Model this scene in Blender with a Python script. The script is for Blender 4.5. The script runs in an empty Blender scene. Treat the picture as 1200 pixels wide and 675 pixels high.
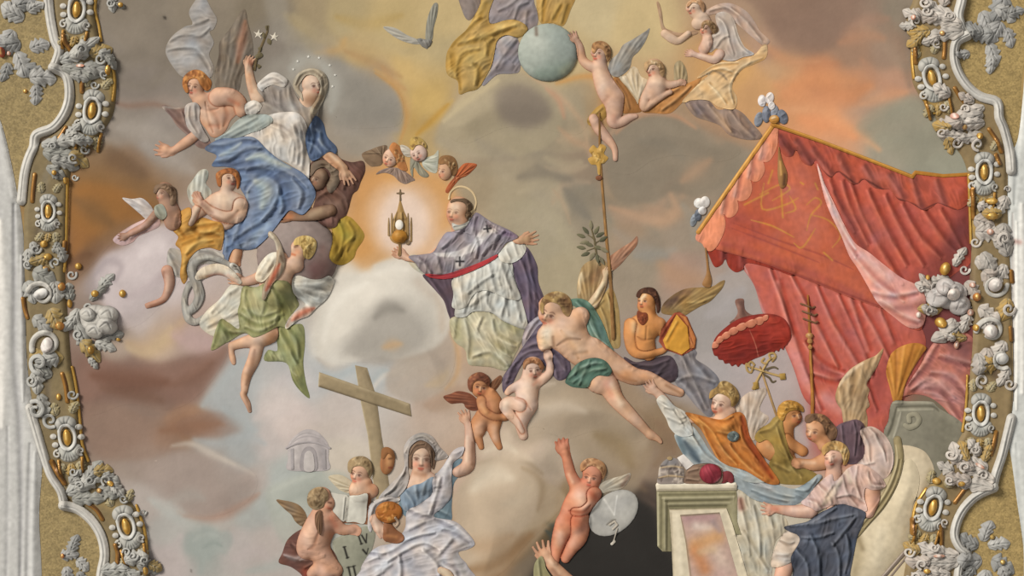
# A baroque church ceiling: a painted and modelled vault picture in a stucco frame, seen straight up.
# Units: metres.  The picture plane is the ceiling at z = ZC; figures are modelled on it in shallow relief
# (polychrome plaster), every figure in its own pigments.  x runs right, y runs down the picture.
import bpy, math, random
import numpy as np
random.seed(7)
S, D, ZC = 0.01, 26.0, 27.6            # metres per picture unit, viewing distance, ceiling height
PAD = 40
GW, GH = 1200 + 2 * PAD, 675 + 2 * PAD
HB = np.zeros((GH, GW), np.float32)    # modelled height already on the ceiling, so later things lie on earlier ones
SAT = 1.0
RZ, RD = 0.6, 0.8                     # how strongly the plaster is modelled: bodies, folds
sc = bpy.context.scene
col = sc.collection

def hexc(h):
    h = h.lstrip('#')
    c = np.array([int(h[i:i + 2], 16) / 255 for i in (0, 2, 4)], np.float32)
    g = float(c @ np.array([0.3, 0.55, 0.15], np.float32))
    sat = SAT * float(np.interp(c[0] - c[2], [-.12, 0, .15, .26, .40], [.52, .66, .72, .74, 1.02]))
    return g + (c - g) * sat              # old fresco pigments: muted
def lin(c):
    c = np.asarray(c, np.float32)
    return np.where(c <= 0.04045, c / 12.92, ((np.maximum(c, 0) + 0.055) / 1.055) ** 2.4)

# ------------------------------------------------------------------ drawing window
WX, WY, WK = 0.0, 0.0, 1.0
def win(x0, y0, k=300 / 1198):
    global WX, WY, WK
    WX, WY, WK = x0, y0, k
def pts(s):
    if isinstance(s, str):
        a = np.array([[float(v) for v in p.split(',')] for p in s.split()], np.float64)
    else:
        a = np.array(s, np.float64)
    a = a.copy()
    a[:, 0] = WX + a[:, 0] * WK
    a[:, 1] = WY + a[:, 1] * WK
    if a.shape[1] > 2: a[:, 2] *= WK
    return a
def crom(p, closed, n=5):
    p = np.asarray(p, float)
    m = len(p)
    if m < 3: return p
    out = []
    rng = range(m) if closed else range(m - 1)
    for i in rng:
        if closed: a, b, c, d = p[(i - 1) % m], p[i], p[(i + 1) % m], p[(i + 2) % m]
        else: a, b, c, d = p[max(i - 1, 0)], p[i], p[i + 1], p[min(i + 2, m - 1)]
        for t in np.linspace(0, 1, n, endpoint=False):
            out.append(0.5 * ((2 * b) + (c - a) * t + (2 * a - 5 * b + 4 * c - d) * t * t + (3 * b - a - 3 * c + d) * t ** 3))
    if not closed: out.append(p[-1])
    return np.array(out)
# shapes: P smooth outline, Q straight outline, C tapered limb chain (x,y,r), E ellipse
def P(s): return ('P', crom(pts(s), True))
def Q(s): return ('P', pts(s))
def C(s, k=0.62):
    return ('C', crom(pts(s), False, 4), k)
def Ch(s, k=0.62): return ('C', pts(s), k)
def E(cx, cy, rx, ry, ang=0, k=0.62):
    t = np.linspace(0, 2 * math.pi, 28, endpoint=False)
    a = math.radians(ang)
    x, y = rx * np.cos(t), ry * np.sin(t)
    return ('E', pts(np.stack([cx + x * math.cos(a) - y * math.sin(a), cy + x * math.sin(a) + y * math.cos(a)], 1)), k)

def sd_poly(X, Y, p):
    d = np.full(X.shape, 1e9)
    ins = np.zeros(X.shape, bool)
    n = len(p)
    for i in range(n):
        ax, ay = p[i]; bx, by = p[(i + 1) % n]
        ex, ey = bx - ax, by - ay
        L = ex * ex + ey * ey
        if L < 1e-9: continue
        t = np.clip(((X - ax) * ex + (Y - ay) * ey) / L, 0, 1)
        d = np.minimum(d, (X - ax - t * ex) ** 2 + (Y - ay - t * ey) ** 2)
        c = (ay > Y) != (by > Y)
        if ey != 0: ins ^= c & (X < (ex * (Y - ay) / ey + ax))
    d = np.sqrt(d)
    return np.where(ins, -d, d)
def seg_dist(X, Y, p):
    """distance to a polyline, the parameter 0..1 along it"""
    best = np.full(X.shape, 1e9); par = np.zeros(X.shape)
    n = len(p)
    if n == 1: return np.hypot(X - p[0, 0], Y - p[0, 1]), np.full(X.shape, 0.5)
    for i in range(n - 1):
        ax, ay = p[i, :2]; ex, ey = p[i + 1, 0] - ax, p[i + 1, 1] - ay
        L = ex * ex + ey * ey + 1e-9
        t = np.clip(((X - ax) * ex + (Y - ay) * ey) / L, 0, 1)
        d = (X - ax - t * ex) ** 2 + (Y - ay - t * ey) ** 2
        m = d < best
        best = np.where(m, d, best); par = np.where(m, (i + t) / (n - 1), par)
    return np.sqrt(best), par
def gauss(a, s):
    if s < 0.3: return a
    r = int(3 * s + 1)
    k = np.exp(-0.5 * (np.arange(-r, r + 1) / s) ** 2); k /= k.sum()
    b = np.pad(a, ((r, r), (0, 0)), 'edge')
    a = sum(k[i] * b[i:i + a.shape[0]] for i in range(2 * r + 1))
    b = np.pad(a, ((0, 0), (r, r)), 'edge')
    return sum(k[i] * b[:, i:i + a.shape[1]] for i in range(2 * r + 1))
def dil(a):
    b = np.pad(a, 1, 'edge')
    return np.max([b[i:i + a.shape[0], j:j + a.shape[1]] for i in range(3) for j in range(3)], axis=0)
def smin(a, b, k):
    h = np.clip(0.5 + 0.5 * (b - a) / k, 0, 1)
    return b * (1 - h) + a * h - k * h * (1 - h)

def bil(A, X, Y):
    X = np.clip(X, 0, A.shape[1] - 1.001); Y = np.clip(Y, 0, A.shape[0] - 1.001)
    x = np.floor(X).astype(int); y = np.floor(Y).astype(int); fx, fy = X - x, Y - y
    if A.ndim == 3: fx, fy = fx[..., None], fy[..., None]
    return (A[y, x] * (1 - fx) + A[y, x + 1] * fx) * (1 - fy) + (A[y + 1, x] * (1 - fx) + A[y + 1, x + 1] * fx) * fy

# ------------------------------------------------------------------ pigment
def stroke_weight(X, Y, s):
    """a soft brush stroke; s = (hex, width, alpha, dz, points)"""
    p = pts(s[4]); w = s[1] * WK
    q = crom(p, False, 4) if len(p) > 2 else p
    x0, x1, y0, y1 = q[:, 0].min() - 3 * w, q[:, 0].max() + 3 * w, q[:, 1].min() - 3 * w, q[:, 1].max() + 3 * w
    m = (X > x0) & (X < x1) & (Y > y0) & (Y < y1)
    out = np.zeros(X.shape)
    if not m.any(): return out
    d, t = seg_dist(X[m], Y[m], q)
    if len(p) > 2: w = w * (0.4 + 0.6 * np.sin(np.pi * np.clip(t, 0.02, 0.98)))
    out[m] = np.exp(-(d / w) ** 2)
    return out
def paint(X, Y, colr, strokes):
    dz = np.zeros(X.shape)
    for s in strokes:
        if s[0] == 'Q':                     # ('Q', hex, softness, alpha, dz, outline): a patch of pattern
            p = crom(pts(s[5]), True)
        elif s[0] == 'R':
            p = pts(s[5])
        else:
            w = stroke_weight(X, Y, s)
            if s[0]:
                a = (w * s[2])[..., None]
                colr = colr * (1 - a) + hexc(s[0]) * a
            dz += w * s[3]
            continue
        m = (X > p[:, 0].min() - 9) & (X < p[:, 0].max() + 9) & (Y > p[:, 1].min() - 9) & (Y < p[:, 1].max() + 9)
        if not m.any(): continue
        w = np.zeros(X.shape); sf = max(s[2] * WK, 0.3)
        w[m] = 1 / (1 + np.exp(np.clip(sd_poly(X[m], Y[m], p) / sf * 2.5, -30, 30)))
        if s[1]:
            a = (w * s[3])[..., None]
            colr = colr * (1 - a) + hexc(s[1]) * a
        dz += w * s[4]
    return colr, dz

# ------------------------------------------------------------------ materials
MATS = {}
def material(name, rough=0.85, noise=0.05, bump=0.12, scale=3.0, metallic=0.0, base=None, weave=False):
    if name in MATS: return MATS[name]
    m = bpy.data.materials.new(name); m.use_nodes = True
    nt = m.node_tree; n = nt.nodes; b = n['Principled BSDF']
    b.inputs['Roughness'].default_value = rough; b.inputs['Metallic'].default_value = metallic
    b.inputs['Specular IOR Level'].default_value = 0.25 if not metallic else 0.5
    tc = n.new('ShaderNodeTexCoord'); ge = n.new('ShaderNodeNewGeometry')
    nz = n.new('ShaderNodeTexNoise'); nz.inputs['Scale'].default_value = scale; nz.inputs['Detail'].default_value = 6; nz.inputs['Roughness'].default_value = 0.7
    nt.links.new(ge.outputs['Position'], nz.inputs['Vector'])
    mp = n.new('ShaderNodeMapRange'); mp.inputs['From Min'].default_value = 0.3; mp.inputs['From Max'].default_value = 0.7
    mp.inputs['To Min'].default_value = 1 - noise; mp.inputs['To Max'].default_value = 1 + noise
    nt.links.new(nz.outputs['Fac'], mp.inputs['Value'])
    mx = n.new('ShaderNodeMix'); mx.data_type = 'RGBA'; mx.blend_type = 'MULTIPLY'; mx.inputs[0].default_value = 1
    if base is None:
        at = n.new('ShaderNodeAttribute'); at.attribute_name = 'pigment'; nt.links.new(at.outputs['Color'], mx.inputs[6])
    else:
        mx.inputs[6].default_value = (*[float(v) for v in lin(hexc(base))], 1)
    cb = n.new('ShaderNodeCombineXYZ')
    for i in range(3): nt.links.new(mp.outputs['Result'], cb.inputs[i])
    nt.links.new(cb.outputs[0], mx.inputs[7])
    nt.links.new(mx.outputs[2], b.inputs['Base Color'])
    bp = n.new('ShaderNodeBump'); bp.inputs['Strength'].default_value = bump; bp.inputs['Distance'].default_value = 0.02
    n2 = n.new('ShaderNodeTexNoise'); n2.inputs['Scale'].default_value = 22; n2.inputs['Detail'].default_value = 4
    nt.links.new(ge.outputs['Position'], n2.inputs['Vector'])
    nt.links.new(n2.outputs['Fac'], bp.inputs['Height']); nt.links.new(bp.outputs[0], b.inputs['Normal'])
    MATS[name] = m
    return m
material('painted_plaster', 0.9, 0.05, 0.10)
material('painted_skin', 0.8, 0.04, 0.05)
material('painted_cloth', 0.85, 0.05, 0.10)
material('painted_gold', 0.6, 0.07, 0.10)

# ------------------------------------------------------------------ building
def tag(o, label=None, cat=None, group=None, kind=None):
    if label: o['label'] = label
    if cat: o['category'] = cat
    if group: o['group'] = group
    if kind: o['kind'] = kind
    return o
def wpos(px, py, h=0.0):
    return ((px - 600) * S, (py - 337.5) * S, ZC - h)
def thing(name, label, cat, x, y, group=None, kind=None):
    o = bpy.data.objects.new(name, None); col.objects.link(o)
    p = pts([[x, y]])[0]
    o.location = wpos(p[0], p[1]); o.empty_display_size = 0.2
    return tag(o, label, cat, group, kind)
def mesh_np(name, verts, faces, colors=None, mat=None, smooth=True, nskirt=0):
    me = bpy.data.meshes.new(name)
    nf = len(faces)
    me.vertices.add(len(verts)); me.vertices.foreach_set('co', np.asarray(verts, np.float32).ravel())
    fl = [len(f) for f in faces] if not isinstance(faces, np.ndarray) else None
    if fl is None:
        k = faces.shape[1]
        me.loops.add(nf * k); me.loops.foreach_set('vertex_index', faces.astype(np.int32).ravel())
        me.polygons.add(nf); me.polygons.foreach_set('loop_start', np.arange(0, nf * k, k, dtype=np.int32))
    else:
        flat = [i for f in faces for i in f]
        me.loops.add(len(flat)); me.loops.foreach_set('vertex_index', flat)
        me.polygons.add(nf); me.polygons.foreach_set('loop_start', np.cumsum([0] + fl[:-1]).astype(np.int32))
    me.update(calc_edges=True); me.validate()
    me.polygons.foreach_set('use_smooth', np.full(len(me.polygons), smooth))
    if colors is not None:
        at = me.color_attributes.new('pigment', 'FLOAT_COLOR', 'POINT')
        c = np.ones((len(verts), 4), np.float32); c[:, :3] = colors
        at.data.foreach_set('color', c.ravel())
    if mat: me.materials.append(MATS[mat])
    return me
def link(name, me, parent=None, loc=None):
    o = bpy.data.objects.new(name, me); col.objects.link(o)
    if parent is not None: o.parent = parent
    if loc is not None: o.location = loc
    return o

BGC = None
def region(comps, g, th, R, k, blur):
    """sample the union of the shapes on a grid: signed distance, height, inner contour; a nested list lies over the shapes before it"""
    layers = [[c for c in comps if not isinstance(c, list)]] + [c for c in comps if isinstance(c, list)]
    comps = [c for l in layers for c in l]
    lo = np.min([c[1][:, :2].min(0) - (c[1][:, 2].max() if c[0] == 'C' else 0) for c in comps], axis=0) - 4
    hi = np.max([c[1][:, :2].max(0) + (c[1][:, 2].max() if c[0] == 'C' else 0) for c in comps], axis=0) + 4
    lo = np.clip(np.floor(lo), -PAD + 2, [1200 + PAD - 4, 675 + PAD - 4]); hi = np.clip(np.ceil(hi), lo + 2, [1200 + PAD - 2, 675 + PAD - 2])
    xs = np.arange(lo[0], hi[0] + 0.01, g); ys = np.arange(lo[1], hi[1] + 0.01, g)
    X, Y = np.meshgrid(xs, ys)
    def field(cs):
        sdf = np.full(X.shape, 1e3); h = np.zeros(X.shape)
        for c in cs:
            if c[0] == 'C':
                p = c[1]; s = np.full(X.shape, 1e3); hh = np.zeros(X.shape)
                if len(p) == 1: p = np.vstack([p, p + [0.01, 0, 0]])
                for i in range(len(p) - 1):
                    ax, ay, ar = p[i]; ex, ey, er = p[i + 1] - p[i]
                    L = ex * ex + ey * ey + 1e-9
                    t = np.clip(((X - ax) * ex + (Y - ay) * ey) / L, 0, 1)
                    d = np.hypot(X - ax - t * ex, Y - ay - t * ey); r = ar + t * er
                    s = np.minimum(s, d - r); hh = np.maximum(hh, c[2] * 1.15 * np.maximum(r * r - d * d, 0) ** .75 / np.sqrt(np.maximum(r, .2)))
            else:
                s = sd_poly(X, Y, c[1]); dd = np.maximum(-s, 0); mx = max(dd.max(), 0.5)
                RR = mx if c[0] == 'E' else min(R, mx); t = np.minimum(dd / RR, 1)
                hh = (c[2] * mx * np.sqrt(np.maximum(1 - (1 - t) ** 2, 0))) if c[0] == 'E' else th * np.sin(t * math.pi / 2)
            kk = max(k, 0.01)
            sdf = np.minimum(smin(sdf, s, kk), 1e3)
            h = np.where((h > 0) & (hh > 0), -smin(-h, -hh, kk), np.maximum(h, hh))
        if blur:
            f = np.clip(-sdf / (blur * 1.2), 0, 1); h = gauss(h, blur / g) * f + h * (1 - f)
        return sdf, h
    sdf, h = field(layers[0]); ink = np.zeros(X.shape)
    for l in layers[1:]:
        s2, h2 = field(l)
        ink = np.where(s2 < 0, 0, ink)
        ink = np.maximum(ink, np.exp(-(s2 / 0.9) ** 2) * np.clip(-sdf / 2, 0, 1))
        h = np.where(s2 < 0, np.maximum(gauss(h, 3 / g) * .8, 0) + h2 + 0.5, h)
        sdf = np.minimum(sdf, s2)
    return X, Y, sdf, h, ink
def part(root, name, comps, colr, strokes=(), th=4.0, R=14.0, g=1.0, k=2.0, lift=0.0, blur=1.2, edge=None, mat='painted_cloth', drape=4.0, bgmix=0.0, tagd=None, label=None, noise=0.02, crumple=None, soft=False, rz=None):
    """one modelled, painted piece: union of shapes -> relief mesh with sides, laid on what is already there"""
    global HB
    if not isinstance(comps, list): comps = [comps]
    X, Y, sdf, h, ink = region(comps, g, th, R, k, blur)
    ny, nx = X.shape
    x0, y0 = X[0, 0], Y[0, 0]
    ins = sdf < 0
    if not ins.any(): raise ValueError('empty part ' + name)
    # the ground this piece lies on
    ix0, iy0 = int(x0) + PAD, int(y0) + PAD
    iw, ih = int(math.ceil((nx - 1) * g)) + 1, int(math.ceil((ny - 1) * g)) + 1
    sub = HB[iy0:iy0 + ih, ix0:ix0 + iw]
    ground = dil(sub)
    GX, GY = np.meshgrid(np.arange(sub.shape[1]), np.arange(sub.shape[0]))
    insi = bil(sdf, GX / g, GY / g) < 1.5
    gm = ground
    # blur inside the mask only, so neighbours outside it do not lift the rim
    wgt = gauss(insi.astype(float), drape); sm = gauss(np.where(insi, ground, 0), drape) / np.maximum(wgt, 1e-3)
    gm = np.where(insi, np.maximum(ground, sm), ground)
    gm = np.where(insi, gauss(gm, 0.8), gm); gm = np.maximum(gm, ground)
    base = bil(gm, X - x0, Y - y0) + (0.3 if g < 2 else 0.1) + lift
    # pigment
    c0 = hexc(colr) if isinstance(colr, str) else None
    if c0 is not None: cc = np.broadcast_to(c0, X.shape + (3,)).astype(np.float32).copy()
    else: cc = bil(BGC, (X + PAD) / 2, (Y + PAD) / 2).astype(np.float32)
    cc, dz = paint(X, Y, cc, strokes)
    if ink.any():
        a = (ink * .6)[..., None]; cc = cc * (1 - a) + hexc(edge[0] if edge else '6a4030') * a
    if crumple is None: crumple = {'painted_cloth': .055 if th >= 2.5 else 0, 'painted_skin': .03}.get(mat, 0)
    if crumple:                            # uneven brushwork and small creases
        q = np.random.RandomState(int(abs(x0) * 13 + abs(y0) * 5 + nx) % 99991)
        n1 = gauss(q.randn(ny, nx), 2.4 / g); n1 /= n1.std() + 1e-9
        if mat == 'painted_cloth':         # creases run along the cloth
            ds = [np.diff(pts(t[4]), axis=0)[:, :2] for t in strokes if t[0] not in ('Q', 'R') and t[3] > .5]
            dv = np.concatenate(ds) if ds else np.array([[.4, .9]])
            an = .5 * math.atan2((2 * dv[:, 0] * dv[:, 1]).sum(), (dv[:, 0] ** 2 - dv[:, 1] ** 2).sum())
            wob = gauss(q.randn(ny, nx), 7 / g); wob /= wob.std() + 1e-9
            u = (X - x0) * math.cos(an) + (Y - y0) * math.sin(an); v = -(X - x0) * math.sin(an) + (Y - y0) * math.cos(an) + wob * 2.2
            N = q.randn(160, 160); U, V_ = u / 15.0 % 150, v / 4.2 % 150
            fu, fv = U - np.floor(U), V_ - np.floor(V_); fu, fv = fu * fu * (3 - 2 * fu), fv * fv * (3 - 2 * fv)
            n2 = bil(N, np.floor(U) + fu, np.floor(V_) + fv)
        else: n2 = gauss(q.randn(ny, nx), 5.0 / g)
        n2 /= n2.std() + 1e-9
        n3 = gauss(q.randn(ny, nx), 4.0 / g); n3 /= n3.std() + 1e-9
        ridge = .7 - np.abs(np.clip(n1 * .25 + n2, -2, 2))
        cc = np.clip(cc * (1 + crumple * ridge[..., None]) + n3[..., None] * np.array([.02, 0, -.022]) * (cc.mean(-1, keepdims=True) * .9) , 0, 1)
        if mat == 'painted_cloth': dz = dz + ridge * min(.75, .14 * th) * min(1, crumple / .05)
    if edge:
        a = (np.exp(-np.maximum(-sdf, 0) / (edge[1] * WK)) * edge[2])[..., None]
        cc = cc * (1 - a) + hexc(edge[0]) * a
    if noise:
        rs = np.random.RandomState(len(name) * 31 + int(abs(x0) * 7 + abs(y0)))
        nz = gauss(rs.randn(ny, nx), 1.6 / g); nz /= nz.std() + 1e-6
        cc = np.clip(cc * (1 + noise * nz[..., None]), 0, 1)
    rim = np.clip(-sdf / 2.0, 0, 1)
    if soft: h = th / RZ * (lambda t: t * t * (3 - 2 * t))(np.clip(-sdf / R, 0, 1))
    kz = rz or (RZ * 1.35 if mat == 'painted_skin' else RZ)
    z = base + np.maximum(h * kz + dz * RD * rim, 0.0)
    # height record
    zi = bil(z, GX / g, GY / g); mi = bil(sdf, GX / g, GY / g) < 0.3
    sub[mi] = np.maximum(sub[mi], zi[mi])
    # mesh
    cell = ins[:-1, :-1] | ins[1:, :-1] | ins[:-1, 1:] | ins[1:, 1:]
    gy, gx = np.gradient(sdf, g)
    gl = np.maximum(np.hypot(gx, gy), 0.3)
    mv = np.where(~ins, np.clip(sdf, 0, 1.5 * g), 0) / gl
    PX, PY = X - gx / gl * mv, Y - gy / gl * mv
    used = np.zeros(X.shape, bool)
    used[:-1, :-1] |= cell; used[1:, :-1] |= cell; used[:-1, 1:] |= cell; used[1:, 1:] |= cell
    idx = -np.ones(X.shape, np.int64); idx[used] = np.arange(used.sum())
    cy, cx = np.nonzero(cell)
    F = np.stack([idx[cy, cx], idx[cy + 1, cx], idx[cy + 1, cx + 1], idx[cy, cx + 1]], 1)
    V = np.stack([PX[used], PY[used], z[used]], 1); K = cc[used]
    # sides: boundary edges extruded back to the ground
    ed = np.concatenate([F[:, [0, 1]], F[:, [1, 2]], F[:, [2, 3]], F[:, [3, 0]]])
    key = np.sort(ed, 1); key = key[:, 0] * (len(V) + 1) + key[:, 1]
    u, inv, cnt = np.unique(key, return_inverse=True, return_counts=True)
    be = ed[cnt[inv] == 1]
    bv = np.unique(be); m1 = -np.ones(len(V), np.int64); m1[bv] = np.arange(len(bv))
    top = V[bv].copy(); bot = V[bv].copy()
    raw = z[used][bv]
    bot[:, 2] = raw - (0.05 if soft else 0.25 + 0.9 * lift)
    n0 = len(V)
    SK = np.stack([m1[be[:, 1]] + n0, m1[be[:, 0]] + n0, m1[be[:, 0]] + n0 + len(bv), m1[be[:, 1]] + n0 + len(bv)], 1)
    V = np.concatenate([V, top, bot]); K = np.concatenate([K, K[bv], K[bv]])
    F = np.concatenate([F, SK])
    if root is None:
        cen = V[:n0].mean(0); loc = wpos(cen[0], cen[1]); 
    else: loc = tuple(root.location)
    W3 = np.stack([(V[:, 0] - 600) * S - loc[0], (V[:, 1] - 337.5) * S - loc[1], ZC - V[:, 2] * S - loc[2]], 1)
    me = mesh_np(name, W3, F, lin(K), mat)
    o = link(name, me, root, None if root is not None else loc)
    if tagd: tag(o, *tagd)
    if label: o['label'] = label
    return o
def one(name, label, cat, comps, colr, strokes=(), group=None, kind=None, **kw):
    """a thing that is one mesh"""
    o = part(None, name, comps, colr, strokes, **kw)
    return tag(o, label, cat, group, kind)

# ------------------------------------------------------------------ figure helpers
SK_EDGE = ('9a5a40', 5, 0.4)
def rot(u, v, a):
    a = math.radians(a); return u * math.cos(a) - v * math.sin(a), u * math.sin(a) + v * math.cos(a)
def face(x, y, r, roll=0, yaw=0.0, pitch=0.0, dark='5a3022', lip='a8483a', blush='d98268', prof=False):
    """features of a face: brows, eyes, nose, mouth, cheeks; r is half the height of the head, yaw -1..1, roll in degrees"""
    def p(u, v): a = rot(u * r, v * r, roll); return f'{x + a[0]:.2f},{y + a[1]:.2f}'
    def L(*q): return ' '.join(p(*a) for a in q)
    s = []; cy = yaw * 0.42; pv = pitch * 0.25; f = 1 - abs(yaw) * 0.25
    for e in (-1, 1):
        if abs(yaw) > 0.75 and e * yaw > 0: continue
        ex = cy + e * 0.36 * f
        s += [('e9d6c2', r * .11, .5, .1, L((ex - .12, pv), (ex + .12, pv))), (dark, r * .10, .85, -.2, L((ex + yaw * .06 - .03, pv), (ex + yaw * .06 + .03, pv))), (dark, r * .06, .6, 0, L((ex - .19, pv - .07), (ex, pv - .12), (ex + .19, pv - .06))), (dark, r * .06, .45, 0.1, L((ex - .22, pv - .25), (ex, pv - .34), (ex + .22, pv - .26))),
              (blush, r * .26, .5, .25, L((ex + .02 * e, pv + .36)))]
    nx = cy + yaw * .28
    s += [('f3cfae', r * .10, .5, 1.2, L((cy + yaw * .1, pv - .05), (nx, pv + .32))), (dark, r * .10, .5, 0, L((nx - .10, pv + .40), (nx + .1, pv + .40))),
          (lip, r * .12, .8, .2, L((cy + yaw * .08 - .17, pv + .60), (cy + yaw * .08, pv + .63), (cy + yaw * .08 + .17, pv + .60))), (dark, r * .08, .3, -.2, L((cy - .15, pv + .75), (cy + .15, pv + .75)))]
    return s
def hand(x, y, ang, ln, spread=9, thumb=1, curl=12, fat=1.0):
    """palm, four unequal fingers and a thumb as tapered chains; ang is where the fingers point, ln the hand's length"""
    out = []
    def at(d, a, o=0):
        r_ = math.radians(a); q = math.radians(ang)
        return x + d * math.cos(r_) - o * math.sin(q), y + d * math.sin(r_) + o * math.cos(q)
    w = ln * .2 * fat
    a, b = at(ln * .04, ang), at(ln * .36, ang)
    out.append(C([[*a, w * .85], [*b, w * 1.05]]))
    for i, fl in enumerate((.86, 1.0, .95, .76)):
        o = (i - 1.5) * w * .62; fa = ang + (i - 1.5) * spread
        k = math.radians(fa); k2 = math.radians(fa + curl)
        p0 = at(ln * .36, ang, o)
        L1 = ln * .34 * fl; p1 = (p0[0] + L1 * math.cos(k), p0[1] + L1 * math.sin(k))
        p2 = (p1[0] + L1 * .8 * math.cos(k2), p1[1] + L1 * .8 * math.sin(k2))
        out.append(Ch([[*p0, w * .34], [*p1, w * .30], [*p2, w * .22]]))
    o = -thumb * w * .9; p0 = at(ln * .12, ang, o * .8); k = math.radians(ang - thumb * 42); k2 = math.radians(ang - thumb * 18)
    p1 = (p0[0] + ln * .24 * math.cos(k), p0[1] + ln * .24 * math.sin(k)); p2 = (p1[0] + ln * .2 * math.cos(k2), p1[1] + ln * .2 * math.sin(k2))
    out.append(Ch([[*p0, w * .42], [*p1, w * .36], [*p2, w * .26]]))
    return out
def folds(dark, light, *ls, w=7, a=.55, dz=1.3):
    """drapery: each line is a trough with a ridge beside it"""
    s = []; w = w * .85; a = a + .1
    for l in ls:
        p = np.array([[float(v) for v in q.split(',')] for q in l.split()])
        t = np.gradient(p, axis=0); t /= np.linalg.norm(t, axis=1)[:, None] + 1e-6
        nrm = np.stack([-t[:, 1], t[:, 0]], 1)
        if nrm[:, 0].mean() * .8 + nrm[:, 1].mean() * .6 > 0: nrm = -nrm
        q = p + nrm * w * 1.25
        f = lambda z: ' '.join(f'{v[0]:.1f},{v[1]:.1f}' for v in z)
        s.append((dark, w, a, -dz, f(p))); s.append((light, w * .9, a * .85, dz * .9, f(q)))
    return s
def tint(*a):
    """('hex', width, 'pts') -> flat brush strokes of another pigment"""
    return [(h, w, .6, 0, p) for h, w, p in a]
def feathers(dark, light, root, tips, w=4):
    """feather ridges fanning from the root line to the tips"""
    r = np.array([[float(v) for v in q.split(',')] for q in root.split()]); t = np.array([[float(v) for v in q.split(',')] for q in tips.split()])
    s = []; n = len(t)
    for i in range(n):
        f = i / max(n - 1, 1) * (len(r) - 1); j = min(int(f), len(r) - 2) if len(r) > 1 else 0
        a = r[j] + (r[min(j + 1, len(r) - 1)] - r[j]) * (f - j)
        m = (a + t[i]) / 2
        s.append((dark, w, .55, -.7, f'{a[0]},{a[1]} {m[0]},{m[1]} {t[i][0]},{t[i][1]}'))
        if i < n - 1:
            b = (t[i] + t[i + 1]) / 2; m2 = (a + b) / 2
            s.append((light, w, .5, .7, f'{a[0]},{a[1]} {m2[0]},{m2[1]} {b[0]},{b[1]}'))
    return s
def curls(x, y, r, n, dark, light, seed=1):
    """locks of hair as little arcs"""
    rs = random.Random(seed); s = []
    for i in range(n):
        a = rs.uniform(0, 6.28); d = r * math.sqrt(rs.random()); cx, cy = x + d * math.cos(a), y + d * math.sin(a); q = r * rs.uniform(.2, .35); b = rs.uniform(0, 6.28)
        p = ' '.join(f'{cx + q * math.cos(b + t):.1f},{cy + q * math.sin(b + t):.1f}' for t in (0, 1, 2))
        s.append((light if i % 2 else dark, r * .14, .6, .8 if i % 2 else -.6, p))
    return s
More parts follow.
